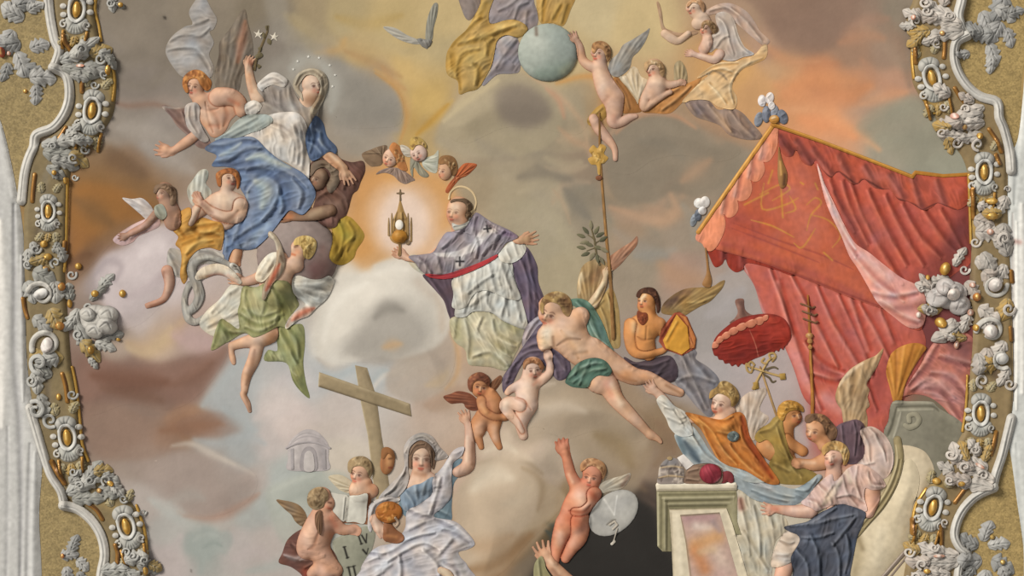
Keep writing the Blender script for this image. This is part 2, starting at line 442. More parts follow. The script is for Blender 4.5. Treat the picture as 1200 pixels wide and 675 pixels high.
# ------------------------------------------------------------------ the painted sky on the ceiling
SAT = 1.2
SKY = """150,30,8d8070 130,60 8a7f74"""
GS = """150,10,887c6e 150,40,8b7f72 130,60,8a7f74 160,110,857a72 150,140,8f847b 180,160,948a84 120,165,968a80 150,195,8f735c 150,220,8b6a4a 120,230,8a6a45 95,250,86643f 90,290,7d5c43
140,280,8f7060 150,310,b3a5a8 175,290,c4b5b8 140,335,b7aaae 190,325,cbbcbd 160,370,bfb0ad 190,400,bda593 140,395,ae9a8c 115,375,8f7b70 220,400,b39a90 100,440,8a6e62 160,440,8a6e63 225,430,94786d
120,470,8c7468 200,470,94796a 240,455,a8968c 150,500,8a7265 220,500,95765f 262,470,a9abae 280,500,a8aeb0 300,440,b5b3b4 250,520,9c8a80 170,540,9a897f 220,560,a1928b 280,540,a4a9ab 170,590,b0a5a0
230,580,a99a94 260,600,a9958d 300,560,b2a8a4 200,620,aba8a5 195,660,b5a9a8 240,635,99a09c 280,640,b5acaa 290,600,a3a5a3 310,640,b5aaa6 330,410,b0b0b3 320,470,bfb6b4 340,500,c7b8b4 310,520,bdb2b0
400,480,c6bab5 400,415,b9bcc0 440,445,b4b6b8 470,460,c3b8b2 500,470,bba596 520,440,c0ad9b 460,430,a9a6a5 395,385,c5bbb2 370,440,b6b8bb 330,560,aab0ae 360,560,a5aca9 300,590,a9aeac 400,545,c9bdb0
420,330,d8d0c5 480,315,dbd3c8 400,350,cfc6bb 460,360,8f8a84 490,375,8a837e 450,390,a29b95 430,410,b3aaa4 512,350,cbbfb2 522,385,c2ab97 460,405,c39c6c 530,420,b99c84 510,410,b8a491 525,450,b9a08c
468,255,e6cfc2 455,275,e2c7b5 500,275,e3cdc4 440,250,cfa57c 425,285,c69a68 515,250,cda87f 470,212,c79b69 445,310,c9ad90 420,330,d2c6b8 500,230,cfa67a 490,300,dcc5b8 436,225,bd9066
430,160,a49584 400,120,8f877c 420,110,8b847a 445,130,9a8d84 385,165,a08e7c 350,60,9f988e 330,75,938b82 330,20,857866 365,15,9c8a6c 400,20,ad9a72 350,40,9a8a70 420,60,b89d70 460,30,bfa878 480,80,c4a874
445,95,ad9474 500,120,c0a46d 510,40,c4ad7e 480,150,b89a64 300,20,857866 320,50,877b72 250,10,8d8070 290,60,857a6c 410,150,978a7c 500,160,b39a6e 530,150,b39b78 395,90,8d8984 370,60,a3927a
560,130,b39f82 600,105,b7a588 640,120,9b8c78 560,165,a08f7b 620,160,948876 670,130,a08e78 600,195,a6977f 640,230,a79a84 680,230,8f8371 740,200,8f8070 760,160,9a8671 800,190,a88a70 780,240,a98d75
830,180,a98468 700,260,9a8c78 760,290,978776 740,270,a68c74 800,280,9c8b7a 830,270,9d8b78 870,215,8e8071 640,280,a69a82 660,320,aa9c80 620,250,a79a82 750,310,9a8b79 800,315,a8897a 850,320,a89c98
840,360,a29a98 830,400,a29a99 560,215,a39176 600,230,a99a80 690,200,927f6c 720,230,a08a72 720,170,9a8470 700,20,c8b58c 672,60,c2ac80 740,30,c8b183 720,90,c0a27a 700,130,b08a62 640,95,b59a6a
900,50,b08c74 950,30,8f7360 980,20,947a68 1000,60,9f7c66 960,90,b98667 1040,60,9a7e6c 1055,20,8e8070 1000,100,bb8a6c 1050,100,b58a72 930,120,c8946f 960,140,d19a76 1000,150,c49a7e 1060,140,92887a
1090,170,8b8a7c 1040,170,a29a88 1020,130,b4917a 1105,190,969a8c 920,80,c09a76 980,165,cf9d7c 1080,60,938070 870,20,a98a72 930,10,92745f 1010,20,957c6c 890,110,c49a70 860,80,c9a070
600,560,b29a86 585,530,bba292 560,560,c0a48f 640,540,b4a390 620,600,b39c84 690,470,a38e78 640,470,9a8b7a 700,500,96826a 740,530,97806a 650,500,ab9d8c 620,520,c3b1a0 570,600,b08a6c 590,640,a5815f
550,640,a78564 780,500,91795f 760,540,907a68 730,470,a08870 648,600,86714f 700,620,35302b 740,640,2e2a27 755,590,4f443c 660,640,3f372f 640,620,5d4c33 700,655,2e2a26 720,590,4a4035 620,655,7a6a58
830,430,a9a0a0 880,430,b0a0a0 900,480,b3a3a2 870,520,9a8f88 800,440,9a8f8c 760,430,978a84 880,600,bfb4a2 900,640,c3b9a6 1060,620,d0bf9f 1040,660,cdbb99 1090,520,6f6552 1030,600,cbb894 1000,480,a84f4a
1120,560,8a7c66 1180,300,a58a5a 40,300,a58a5a 1180,600,a58a5a 40,600,a58a5a 20,60,a58a5a 1180,60,a58a5a"""
sp = np.array([[float(a), float(b)] for a, b, _ in (q.split(',') for q in GS.split())]); scol = np.array([hexc(q.split(',')[2]) for q in GS.split()])
gx2, gy2 = np.meshgrid(np.arange(-PAD, 1200 + PAD, 4.0), np.arange(-PAD, 675 + PAD, 4.0))
num = np.zeros(gx2.shape + (3,)); den = np.zeros(gx2.shape)
for (sx, sy), c in zip(sp, scol):
    w = 1 / ((gx2 - sx) ** 2 + (gy2 - sy) ** 2 + 90) ** 2.6
    num += w[..., None] * c; den += w
b4 = num / den[..., None]
X2, Y2 = np.meshgrid(np.arange(-PAD, 1200 + PAD, 2.0), np.arange(-PAD, 675 + PAD, 2.0))
BGC = bil(b4, (X2 + PAD) / 4, (Y2 + PAD) / 4)
win(0, 0, 1)
# cloud banks and lights of the painted sky: brush strokes and patches (hex, width, alpha, dz, points)
BG_STROKES = [
 # brown cloud at the left edge, dark banks below it
 ('Q', '86633f', 9, .7, 0, '78,175 105,165 130,172 152,190 178,212 200,238 190,262 160,268 130,285 110,300 80,312'),
 ('Q', '7a5a48', 6, .5, 0, '78,270 110,275 122,290 105,310 80,325'),
 ('Q', 'c3b4b6', 8, .7, 0, '115,318 135,298 150,280 185,262 205,270 215,300 200,330 180,360 160,380 130,385 120,350'),
 ('Q', 'd2c5c6', 8, .6, 0, '150,300 170,275 195,275 205,300 190,330 160,345 145,330'),
 ('Q', '9b8f93', 7, .6, 0, '100,330 122,302 140,300 130,330 112,352'),
 ('Q', '83655a', 8, .75, 0, '90,425 125,425 160,432 200,428 240,415 270,405 262,430 235,462 215,485 190,478 150,470 115,482 94,490'),
 ('Q', '927a70', 8, .5, 0, '100,490 150,475 200,488 225,500 190,520 140,525 105,530'),
 ('Q', '9c7155', 8, .6, 0, '180,505 210,480 238,478 265,492 285,505 260,512 220,515 190,528'),
 ('c2a27c', 12, .5, 0, '150,402 175,408 200,395 215,375'), ('b99aa0', 12, .4, 0, '200,390 230,395 250,405'),
 ('Q', 'a9aeb2', 8, .8, 0, '240,478 262,440 285,420 305,425 300,470 292,520 275,530 250,490'),
 ('Q', 'a2a4a5', 7, .6, 0, '225,520 260,508 300,515 300,540 270,548 240,535'),
 ('Q', 'a39088', 8, .6, 0, '150,545 190,525 240,528 285,545 302,560 290,590 255,605 225,600 190,570'),
 ('a98b7c', 8, .5, 0, '210,600 240,608 270,600 300,582'), ('aab2ae', 9, .6, 0, '200,588 222,580 238,584'), ('b4bab8', 7, .4, 0, '175,585 200,592 215,600'),
 ('c9bcb0', 4, .5, 0, '200,524 225,520 250,532 275,545'),
 # top-left
 ('7f7468', 10, .5, 0, '130,70 160,65 190,70 215,90'), ('98867c', 8, .6, 0, '128,118 160,122 200,118 215,130'), ('9f9389', 14, .5, 0, '130,140 150,150 190,165 210,160'),
 # grey cloud around the starry head
 ('Q', '7f766d', 8, .6, 0, '300,30 330,22 350,45 365,70 350,62 320,70 300,90 285,60'),
 ('Q', '8a857f', 8, .75, 0, '372,62 400,80 430,88 460,100 474,120 470,148 445,150 420,148 395,150 380,120'),
 ('Q', 'a8a49c', 6, .6, 0, '335,95 345,72 365,66 385,75 390,100 382,118 388,90 365,80 345,90'),
 ('c4a06c', 5, .6, 0, '440,82 460,95 474,112 478,135 470,160'), ('b68c62', 5, .4, 0, '448,78 458,92 475,105'), ('a99468', 10, .5, 0, '335,18 355,40 372,62'), ('c09c6a', 6, .5, 0, '370,62 395,58 405,45'),
 ('a5968c', 9, .6, 0, '395,155 430,148 465,152'), ('b4957a', 9, .4, 0, '425,150 445,158 460,165'),
 # the glow about the monstrance
 ('Q', 'c79a68', 7, .7, 0, '425,208 445,200 480,205 515,208 530,225 528,262 512,285 500,300 470,315 430,320 412,300 408,260'),
 ('Q', 'dcb797', 8, .7, 0, '430,240 450,215 490,212 516,240 514,270 496,300 460,302 435,280'),
 ('Q', 'ecd8d2', 8, .7, 0, '444,248 460,225 484,225 502,248 500,280 480,296 456,292 444,272'),
 # great pale cloud
 ('Q', 'd9d2c8', 6, .85, 0, '385,345 405,328 430,316 450,308 475,302 498,312 515,335 530,352 532,380 500,372 470,352 440,352 420,372 405,400 372,420 362,400 372,370'),
 ('Q', '8b857f', 8, .8, 0, '432,372 445,356 470,350 498,358 508,385 505,408 488,412 470,400 452,405 430,412 415,410 420,390'),
 ('Q', 'aea69f', 7, .6, 0, '395,412 420,400 440,412 455,420 440,428 410,424'), ('c89f6c', 8, .7, 0, '448,408 458,404 470,402'), ('c3a793', 9, .6, 0, '515,370 524,395 520,420'),
 ('c9a884', 6, .6, 0, '528,345 534,370 536,395 536,430 530,452'), ('b8a494', 10, .6, 0, '500,420 510,440 520,460'), ('c2a074', 9, .5, 0, '512,450 522,448 528,440'),
 ('Q', 'b4babf', 5, .6, 0, '385,432 410,425 440,428 462,430 450,440 470,445 440,450 400,448'), ('cfc8c2', 4, .5, 0, '438,452 450,438 462,434 470,432'), ('b3aca6', 8, .5, 0, '450,470 470,450 500,445'),
 # clouds right of the centre
 ('Q', 'b7a588', 8, .7, 0, '515,150 530,128 555,108 585,90 610,85 650,92 672,112 690,140 680,155 640,140 600,128 560,150 535,165 518,165'),
 ('Q', '857b6b', 10, .55, 0, '590,130 620,110 648,120 665,150 640,170 600,165 580,150'), ('c5b08c', 6, .5, 0, '540,120 570,100 590,85'), ('998872', 9, .5, 0, '515,165 560,180 600,185'),
 ('Q', '8d7e6c', 9, .55, 0, '720,150 760,135 800,140 840,155 870,175 850,190 800,175 770,175 740,200 715,200 690,190'),
 ('c09a78', 7, .55, 0, '730,138 760,130 790,135 815,150'), ('b98f70', 8, .5, 0, '840,165 855,180 850,200 830,215 800,220'), ('83796b', 10, .4, 0, '630,195 660,215 680,240 690,280'),
 ('b5a68a', 9, .5, 0, '610,225 640,212 655,225 665,245'), ('b29074', 8, .5, 0, '790,215 792,240 785,255 765,262'), ('8b8273', 10, .4, 0, '700,240 740,245 770,275'), ('a2897a', 12, .4, 0, '790,300 830,305 850,315'),
 ('8a8a86', 9, .5, 0, '745,300 765,298 780,300'), ('b3937c', 7, .5, 0, '705,245 740,258 770,255'), ('8d8272', 9, .5, 0, '870,190 850,230 830,255'),
 # reddish evening cloud top right
 ('Q', '8d7060', 10, .6, 0, '900,20 940,-10 1000,-10 1010,20 985,50 960,62 930,55 905,40'), ('b07a5c', 14, .4, 0, '900,60 940,75 980,75'), ('c98e68', 14, .5, 0, '930,100 960,95 990,110 1020,100'),
 ('d4a07c', 12, .6, 0, '915,130 950,128 975,140 1000,160'), ('8c8a7a', 12, .6, 0, '1020,150 1050,132 1090,125 1100,145'), ('8f8e80', 14, .6, 0, '1050,165 1085,160 1115,180'), ('a28a76', 12, .5, 0, '1010,30 1040,50 1062,80'),
 ('ad8570', 9, .6, 0, '985,40 1010,25 1040,22'), ('7a6a5c', 8, .45, 0, '1062,10 1060,60 1066,100'), ('b5866c', 8, .45, 0, '1010,70 1030,95 1060,110'),
 # the warm bank below the resting man and the smoke
 ('Q', 'bba694', 9, .6, 0, '600,520 615,500 640,488 670,480 700,490 690,510 650,520 640,545 660,570 640,590 610,570 590,545'),
 ('Q', '8f7d69', 9, .5, 0, '640,470 680,455 720,465 745,490 750,520 720,530 700,510 670,475'), ('8a7150', 8, .5, 0, '665,560 655,590 640,612 612,625'), ('7a6244', 8, .5, 0, '640,610 620,640 600,660'),
 ('c6b09c', 10, .6, 0, '545,575 560,555 590,540 610,530'), ('8d6c4e', 12, .5, 0, '560,660 590,630 615,625'), ('9c7b58', 8, .5, 0, '548,600 570,625 590,640'),
 ('a08f7d', 10, .5, 0, '600,555 620,545 650,548 662,560'), ('8a7560', 12, .4, 0, '745,540 765,520 790,520'),
 ('Q', '2f2b28', 9, .9, 0, '652,640 670,625 690,628 712,612 730,588 748,585 765,600 772,625 784,680 630,690 636,655'), ('6a5348', 9, .5, 0, '750,560 758,580 765,590'),
]
BGC, _ = paint(X2, Y2, BGC, BG_STROKES)
BG2 = [
 # upper left
 ('Q', '9d958a', 5, .55, 0, '333,-10 340,25 360,40 380,56 390,74 412,76 440,88 465,110 474,140 463,172 440,183 405,178 380,160 385,120 350,60 320,40 310,-10'),
 ('Q', '8b857d', 7, .6, 0, '395,95 430,95 460,115 468,140 450,160 415,155 395,130'), ('aaa9a2', 9, .6, 0, '380,80 392,100 388,130'), ('aaa9a2', 8, .5, 0, '340,80 362,68 385,80'),
 ('b98f5c', 3, .6, 0, '440,86 466,106 476,138 468,168'), ('c2a468', 5, .6, 0, '478,180 492,155 512,140 530,118'), ('b08a48', 4, .6, 0, '488,158 505,142 525,122'), ('c8ad7a', 20, .4, 0, '420,40 460,60 500,70'), ('ac9058', 9, .4, 0, '395,20 430,30 470,18'),
 ('a8835c', 6, .4, 0, '405,60 440,75 470,90'), ('b2a07c', 9, .5, 0, '345,18 370,40 395,52'),
 ('Q', '6f5540', 6, .65, 0, '128,172 150,182 172,200 168,212 140,200 125,190'), ('Q', '9c6d3e', 8, .6, 0, '85,222 120,215 160,228 192,250 180,262 140,262 105,285 82,300'), ('735039', 5, .6, 0, '80,312 95,300 108,298'),
 ('8a6c5c', 4, .6, 0, '128,118 150,124 180,122 205,128'), ('a59b93', 12, .6, 0, '140,150 165,150 195,160'), ('aca39d', 14, .5, 0, '170,170 200,185 225,200'), ('7c7165', 10, .5, 0, '190,20 200,60 180,100'), ('867b6f', 9, .5, 0, '135,95 165,100 195,92'),
 ('Q', 'c8babe', 4, .7, 0, '112,318 128,296 150,290 170,270 196,268 208,285 212,310 196,335 178,352 160,365 138,370 118,350'), ('dccfd2', 10, .6, 0, '165,300 185,285 200,300'), ('a2949a', 5, .6, 0, '112,322 125,306 142,312 135,330'), ('b7a6ab', 7, .5, 0, '150,350 175,335 195,318'),
 # globe cloud
 ('Q', 'a8987e', 3, .6, 0, '508,160 525,135 540,115 565,96 592,84 616,87 636,97 655,112 676,130 690,150 690,172 660,180 620,175 580,185 540,190 515,180'), ('Q', '877c6d', 8, .65, 0, '585,110 605,100 630,112 655,140 650,160 610,165 585,150'),
 ('c8b593', 4, .7, 0, '528,134 545,112 570,95 598,86'), ('bf9f80', 4, .7, 0, '620,88 645,105 668,125 684,148 688,168'), ('b39d7e', 9, .5, 0, '540,160 570,140 590,130'), ('9d8f78', 10, .5, 0, '520,190 560,200 600,200'), ('b5a588', 9, .5, 0, '640,185 660,195 680,190'),
 ('c0905c', 4, .6, 0, '652,98 680,90 700,92 706,110'), ('Q', '9a8d74', 5, .6, 0, '658,104 685,98 700,110 698,135 680,135 668,118'),
 # rosy cloud
 ('Q', '938574', 4, .65, 0, '708,170 722,148 745,134 770,130 800,138 835,158 870,172 880,185 862,215 830,235 790,245 750,235 720,215'), ('bd977a', 3, .7, 0, '706,172 724,147 748,133 780,131'), ('b28f76', 6, .5, 0, '800,205 780,220 775,240 755,250 720,245'), ('c09a7c', 9, .4, 0, '846,190 835,205 812,212 800,230'),
 ('8b7f70', 9, .5, 0, '745,160 790,165 830,185'), ('8a8070', 8, .5, 0, '850,200 868,190 880,180'), ('b69a80', 6, .6, 0, '648,238 655,225 665,215 690,214'), ('8c8374', 8, .5, 0, '645,195 672,215 700,225 715,260'), ('aca085', 14, .5, 0, '600,240 640,250 670,300'), ('9a948c', 8, .5, 0, '740,290 765,300 790,292'), ('ad9080', 9, .4, 0, '790,300 815,318 845,318'),
 # evening sky right
 ('Q', '8c6f60', 6, .6, 0, '872,-10 885,10 905,40 922,62 955,64 985,48 1000,20 1000,-10'), ('c0906f', 5, .5, 0, '880,30 900,55 925,72 960,72'), ('b58468', 10, .5, 0, '985,50 1010,40 1035,45'), ('ce9670', 14, .5, 0, '910,100 950,90 1000,95'),
 ('dba882', 8, .6, 0, '930,128 965,130 985,145 1010,158 1030,175'), ('Q', '97927f', 5, .65, 0, '1004,150 1020,130 1045,118 1072,112 1095,140 1125,180 1128,200 1100,204 1070,200 1045,180 1020,165'), ('d09a76', 8, .4, 0, '1010,122 1040,112 1062,108'), ('9a7c68', 10, .5, 0, '1030,20 1050,40 1060,70'),
 # lower left
 ('Q', '8b685b', 5, .7, 0, '92,426 115,420 150,430 190,425 230,418 265,405 262,425 245,450 232,468 205,470 170,465 130,462 96,470'), ('7d5c4c', 9, .6, 0, '120,455 160,462 190,470'), ('Q', '927565', 5, .6, 0, '98,480 130,472 165,485 200,500 215,520 185,535 150,540 108,530'), ('a57f66', 7, .6, 0, '195,490 215,480 240,486 262,498'),
 ('Q', '8f7164', 4, .6, 0, '205,498 235,484 262,484 285,500 270,510 230,515'), ('c5ab88', 8, .6, 0, '150,408 172,414 190,400 200,385'), ('bc9d9c', 9, .5, 0, '205,395 235,408 262,398'), ('a8b1b6', 9, .7, 0, '238,475 258,450 275,430 292,422'), ('a7b0b5', 8, .6, 0, '262,478 285,500 300,505'), ('ccbdba', 14, .6, 0, '300,490 335,475 370,490'), ('c3babc', 14, .5, 0, '325,450 350,440 370,455'),
 ('a6adb2', 8, .6, 0, '228,515 260,520 290,512 310,520'), ('Q', 'a08f88', 5, .6, 0, '165,560 185,540 215,530 250,540 285,555 305,570 300,585 270,600 240,608 215,598 185,580'), ('c6b9ae', 4, .45, 0, '202,522 225,520 245,532 270,542 298,556'), ('a98474', 4, .5, 0, '215,605 250,607 285,590 304,578'), ('aeb3b0', 8, .5, 0, '180,590 210,608 250,618 290,605'),
 ('Q', '97a09d', 3, .7, 0, '214,634 222,624 232,626 238,617 250,619 258,623 268,622 273,632 270,641 264,650 254,648 246,656 241,656 238,672 232,672 234,656 226,650 217,648'), ('87928f', 3, .6, 0, '238,642 250,636 260,640'), ('a5aba7', 3, .5, 0, '226,634 240,626 256,628'), ('b9adad', 8, .6, 0, '190,650 205,640 212,628'), ('bbaeae', 9, .6, 0, '275,655 300,645 315,655'),
 # hill, great white cloud
 ('Q', 'a7aca3', 4, .7, 0, '312,575 335,562 365,553 395,552 415,560 430,580 425,640 370,650 335,640 318,610'), ('b6bab2', 3, .6, 0, '318,577 340,565 368,556'), ('989f98', 4, .5, 0, '325,600 345,582 370,578'), ('a4aca9', 8, .6, 0, '290,670 330,660 345,640'),
 ('Q', '8a847d', 7, .55, 0, '440,372 452,358 475,352 500,362 510,385 500,405 480,402 455,402'), ('dcd5cb', 8, .7, 0, '378,410 382,375 400,345 430,322'), ('ddd6cc', 6, .7, 0, '440,312 470,304 495,308 512,322'), ('c7a588', 3.5, .7, 0, '528,348 536,378 538,405 534,432 522,455'), ('d2c4b4', 6, .6, 0, '512,330 524,350 528,378'), ('9c958e', 8, .6, 0, '410,402 435,412 460,418'), ('aeb6bc', 6, .7, 0, '378,428 410,432 432,440'), ('d2cbc4', 2.5, .7, 0, '436,458 446,444 458,436 472,438'), ('b5a69a', 8, .6, 0, '470,450 490,430 512,425'), ('c9a476', 6, .5, 0, '505,448 516,440 526,430'), ('ad8e78', 10, .6, 0, '500,475 520,465 545,455'),
 # round buff clouds
 ('Q', 'b8a48c', 4, .7, 0, '538,590 542,562 556,546 580,538 605,540 628,552 645,575 650,600 636,625 610,650 580,672 545,676 538,640'), ('dccdb9', 12, .7, 0, '552,575 570,555 595,552'), ('8d7355', 10, .6, 0, '560,660 590,650 615,632 638,610'), ('a58a6c', 9, .6, 0, '610,560 632,580 638,605'), ('8f7a60', 4, .5, 0, '560,544 590,534 615,540 636,555'),
 ('Q', 'c4ae98', 5, .6, 0, '578,530 590,505 605,480 625,465 650,468 660,490 640,510 625,530 605,538'), ('d3bfaa', 10, .7, 0, '590,520 605,500 625,485'), ('Q', '97816a', 8, .6, 0, '660,455 700,452 730,462 752,482 760,510 750,540 720,545 690,530 665,520 650,490'), ('b6a28c', 10, .6, 0, '640,478 670,470 700,480'), ('8a6f54', 8, .5, 0, '745,480 768,500 780,525 768,545'), ('7a634c', 9, .6, 0, '700,545 730,560 755,575'), ('a08a72', 8, .5, 0, '660,545 680,550 695,545'),
 ('Q', '2b2826', 5, .85, 0, '645,650 648,620 665,612 690,628 715,608 735,585 752,588 768,602 774,628 786,690 630,690'), ('453a34', 6, .6, 0, '735,575 755,580 770,590'), ('3f4a44', 5, .7, 0, '640,612 652,618 650,632'),
 ('aba4a8', 14, .6, 0, '830,370 850,360 870,340'), ('a9a2a6', 14, .5, 0, '830,430 860,440 880,425'), ('b3a9aa', 10, .5, 0, '910,480 925,500 945,520'),
 ('dc9c76', 16, .5, 0, '940,140 975,148 1000,160'), ('d09470', 18, .4, 0, '920,110 960,115 1000,118'), ('b3a27c', 24, .6, 0, '480,60 510,62 530,50'), ('b4a480', 16, .4, 0, '400,35 440,45 470,60'),
 ('7a5a3a', 14, .65, 0, '90,235 110,248 130,262'), ('845c3a', 9, .5, 0, '150,235 175,250 185,258'), ('744e3e', 14, .7, 0, '110,440 150,446 195,448'), ('7a5646', 10, .5, 0, '205,450 230,440 248,425'), ('b28a6a', 16, .5, 0, '775,310 795,325 830,330'), ('c6b3a0', 10, .5, 0, '575,555 600,558 615,562'), ('8a6048', 10, .5, 0, '190,505 225,500 255,497'),
 ('2a2420', 1.6, 1, 0, '193,20.5 193.5,21'), ('2a2420', 1, .9, 0, '224,669 224.5,669'),
]
BGC, _ = paint(X2, Y2, BGC, BG2)
BG3 = [
 ('Q', '74383a', 5, .95, 0, '1050,290 1145,280 1145,410 1110,420 1060,400 1050,350'), ('Q', '9a4a44', 8, .9, 0, '1000,470 1040,400 1060,420 1050,470 1020,500'),
 # great pale cloud
 ('Q', 'b2a396', 3, .75, 0, '500,395 525,385 533,400 537,425 533,447 520,457 500,467 474,470 452,452 462,424'), ('c09a72', 3, .6, 0, '527,388 536,412 535,438 522,456'), ('bfa684', 6, .5, 0, '500,452 514,448 524,436'), ('a8988c', 6, .5, 0, '500,410 515,420 520,435'),
 ('Q', 'd3ccc2', 2.5, .85, 0, '390,330 402,320 430,323 437,312 457,305 480,308 500,328 520,348 527,367 525,390 508,408 470,420 440,418 410,426 385,430 372,415 372,380 380,350'),
 ('Q', '968f88', 9, .6, 0, '404,412 420,388 437,366 450,354 473,357 494,376 500,398 485,414 455,420 425,416'), ('827c75', 8, .6, 0, '440,372 455,360 472,364'), ('aaa39b', 7, .6, 0, '415,415 440,418 470,415'), ('c9a277', 6, .6, 0, '450,407 460,404 470,403'), ('c9b6a4', 6, .6, 0, '510,345 518,365 518,388'), ('bfae9f', 7, .5, 0, '490,330 505,345'),
 ('dfd9d0', 7, .7, 0, '380,400 386,370 405,345 430,332'), ('ddd7ce', 6, .6, 0, '440,322 458,314 478,316'), ('b8aca2', 5, .5, 0, '372,420 390,432 410,428'), ('a9b3ba', 5, .8, 0, '378,436 395,442 415,432 430,440'), ('a9b3b8', 4, .7, 0, '436,448 446,436 455,434'), ('b6a99c', 9, .5, 0, '460,440 480,430 500,425'),
 ('b19884', 10, .5, 0, '545,430 560,440 590,450'), ('a98c76', 8, .5, 0, '505,480 520,475 530,470'), ('c4b5ac', 12, .5, 0, '350,505 400,500 430,490'),
 # warm clouds below the resting man
 ('Q', 'a89680', 4, .6, 0, '585,480 600,462 625,452 650,446 680,450 712,460 742,480 758,505 762,540 745,575 720,590 690,560 668,530 640,515 610,520'), ('c6b5a2', 9, .7, 0, '610,500 630,485 660,476 685,482'), ('b8a692', 8, .6, 0, '640,520 655,535 662,555'), ('8a7454', 14, .7, 0, '700,510 725,522 740,545'), ('90795f', 12, .5, 0, '735,560 750,545 762,525'), ('8a6d55', 10, .6, 0, '770,495 785,510 790,530'), ('9a8268', 9, .5, 0, '700,462 725,475 745,490'), ('c9b7a4', 4, .6, 0, '598,472 625,455 650,449'),
 ('Q', 'c9b6a0', 3, .7, 0, '560,520 575,500 592,505 600,520 612,528 625,540 600,540 575,540 560,535'), ('d8c8b2', 5, .6, 0, '568,530 590,522 605,530'),
 ('Q', 'b09c82', 3, .75, 0, '612,552 632,562 650,570 662,580 665,592 655,606 637,616 612,622 600,600'), ('8c7656', 4, .6, 0, '636,616 652,606 664,594'),
 ('Q', 'bca891', 3, .8, 0, '530,573 537,557 557,543 580,537 603,540 623,550 632,566 628,600 604,632 586,668 540,668 531,620'), ('d2c3ae', 13, .7, 0, '556,572 575,556 598,560'), ('c8a898', 6, .5, 0, '532,575 540,558 556,546'), ('a8896a', 12, .6, 0, '545,635 570,640 600,628'), ('8c6a48', 11, .7, 0, '548,668 575,664 600,648 622,628'), ('947c60', 5, .5, 0, '612,548 628,556 636,572 630,598'), ('b5a48f', 8, .5, 0, '590,590 610,585 618,570'), ('414a44', 4, .8, 0, '640,622 648,630 645,640'),
 # clouds of the upper middle
 ('Q', 'a99b80', 2.5, .8, 0, '513,157 520,140 540,120 563,103 580,90 593,84 610,87 627,97 647,107 657,120 660,140 650,165 620,180 580,185 540,180 515,170'), ('Q', '7f7268', 7, .8, 0, '582,108 602,98 625,104 642,120 644,138 622,150 596,146 582,130'), ('c6b48f', 5, .85, 0, '520,142 542,122 564,106 584,94'), ('bd9478', 4, .85, 0, '640,104 655,118 661,138'), ('b7a083', 9, .6, 0, '655,165 672,160 690,155'), ('ba987a', 5, .7, 0, '655,150 672,165 688,172 694,190'), ('968a79', 10, .5, 0, '560,165 580,180 600,185'), ('a99a83', 8, .5, 0, '520,165 540,175 560,182'),
 ('7a7064', 9, .5, 0, '608,208 625,204 645,206 668,210'), ('b19d83', 5, .5, 0, '640,196 665,200 688,194'), ('aa9c83', 9, .6, 0, '620,218 640,216 652,228 660,245'), ('80786c', 9, .75, 0, '662,222 675,240 690,255'), ('b0967c', 3, .5, 0, '648,222 660,238 668,262'), ('a89c86', 10, .5, 0, '625,245 640,260 650,275'),
 ('Q', '8a7d6c', 3, .8, 0, '722,158 740,140 765,133 790,136 815,150 836,168 855,168 870,178 866,200 840,222 812,230 790,225 770,235 730,238 712,215 712,180'), ('b88d70', 3.5, .85, 0, '722,156 741,139 766,132 792,136 815,150'), ('be997c', 8, .7, 0, '786,228 792,245 778,258 755,256 715,243'), ('bd9476', 9, .5, 0, '800,212 815,200 832,188'), ('857b6d', 9, .5, 0, '750,165 780,170 800,185'), ('9a9488', 8, .5, 0, '800,240 815,262 812,280'), ('9c9084', 9, .5, 0, '720,270 740,285 760,290'),
]
BGC, _ = paint(X2, Y2, BGC, BG3)
rs = np.random.RandomState(3)
nz = sum(gauss(rs.randn(*X2.shape), s) / s ** -1.0 * 0 + gauss(rs.randn(*X2.shape), s) * s * a for s, a in ((1.0, .3), (3, .5), (8, .8)))
BGC = np.clip(BGC * (1 + 0.016 * (nz / nz.std())[..., None]), 0, 1).astype(np.float32)
SAT = 1.0
def make_sky():
    ny, nx = X2.shape
    idx = np.arange(ny * nx).reshape(ny, nx)
    F = np.stack([idx[:-1, :-1], idx[1:, :-1], idx[1:, 1:], idx[:-1, 1:]], -1).reshape(-1, 4)
    V = np.stack([(X2 - 600) * S, (Y2 - 337.5) * S, np.full(X2.shape, ZC)], -1).reshape(-1, 3)
    o = link('ceiling', mesh_np('ceiling', V, F, lin(BGC.reshape(-1, 3)), 'painted_plaster'))
    tag(o, 'painted sky of soft clouds covering the vault behind the figures', 'ceiling', kind='structure')
make_sky()
def surround():
    # the plain plaster vault around the picture, outside the photograph's frame
    a, b = (-1400, 2600), (-1000, 1675)
    V = [((x - 600) * S, (y - 337.5) * S, ZC + 0.03) for y in b for x in a]
    o = link('trim_25', mesh_np('trim_25', V, np.array([[0, 2, 3, 1]]), lin(np.tile(hexc('c4c2be'), (4, 1))), 'painted_plaster'))
    tag(o, 'plain plaster vault around the picture', 'ceiling', kind='structure')
surround()
def cloud(label, s, th=2.0, R=28, cat='cloud', **kw):
    return one('cloud', label, cat, [P(s)], None, (), mat='painted_plaster', th=th, R=R, g=2.0, noise=0, blur=4, soft=True, **kw)
win(0, 0, 1)
cloud('warm grey bank of cloud the resting man lies on', '590,470 630,455 680,450 720,462 760,480 765,505 740,520 700,505 660,515 630,500 605,505', th=4)
cloud('round buff cloud beneath the fair putto, right of the woman with the raised arm', '540,580 565,555 590,530 620,510 655,512 668,545 660,590 640,615 615,640 590,670 560,680 545,640', th=5, R=40)
cloud('blackish cloud of smoke behind the putto with the round mirror', '640,650 655,618 690,625 715,605 745,585 765,600 772,625 784,650 786,690 630,690', th=2)
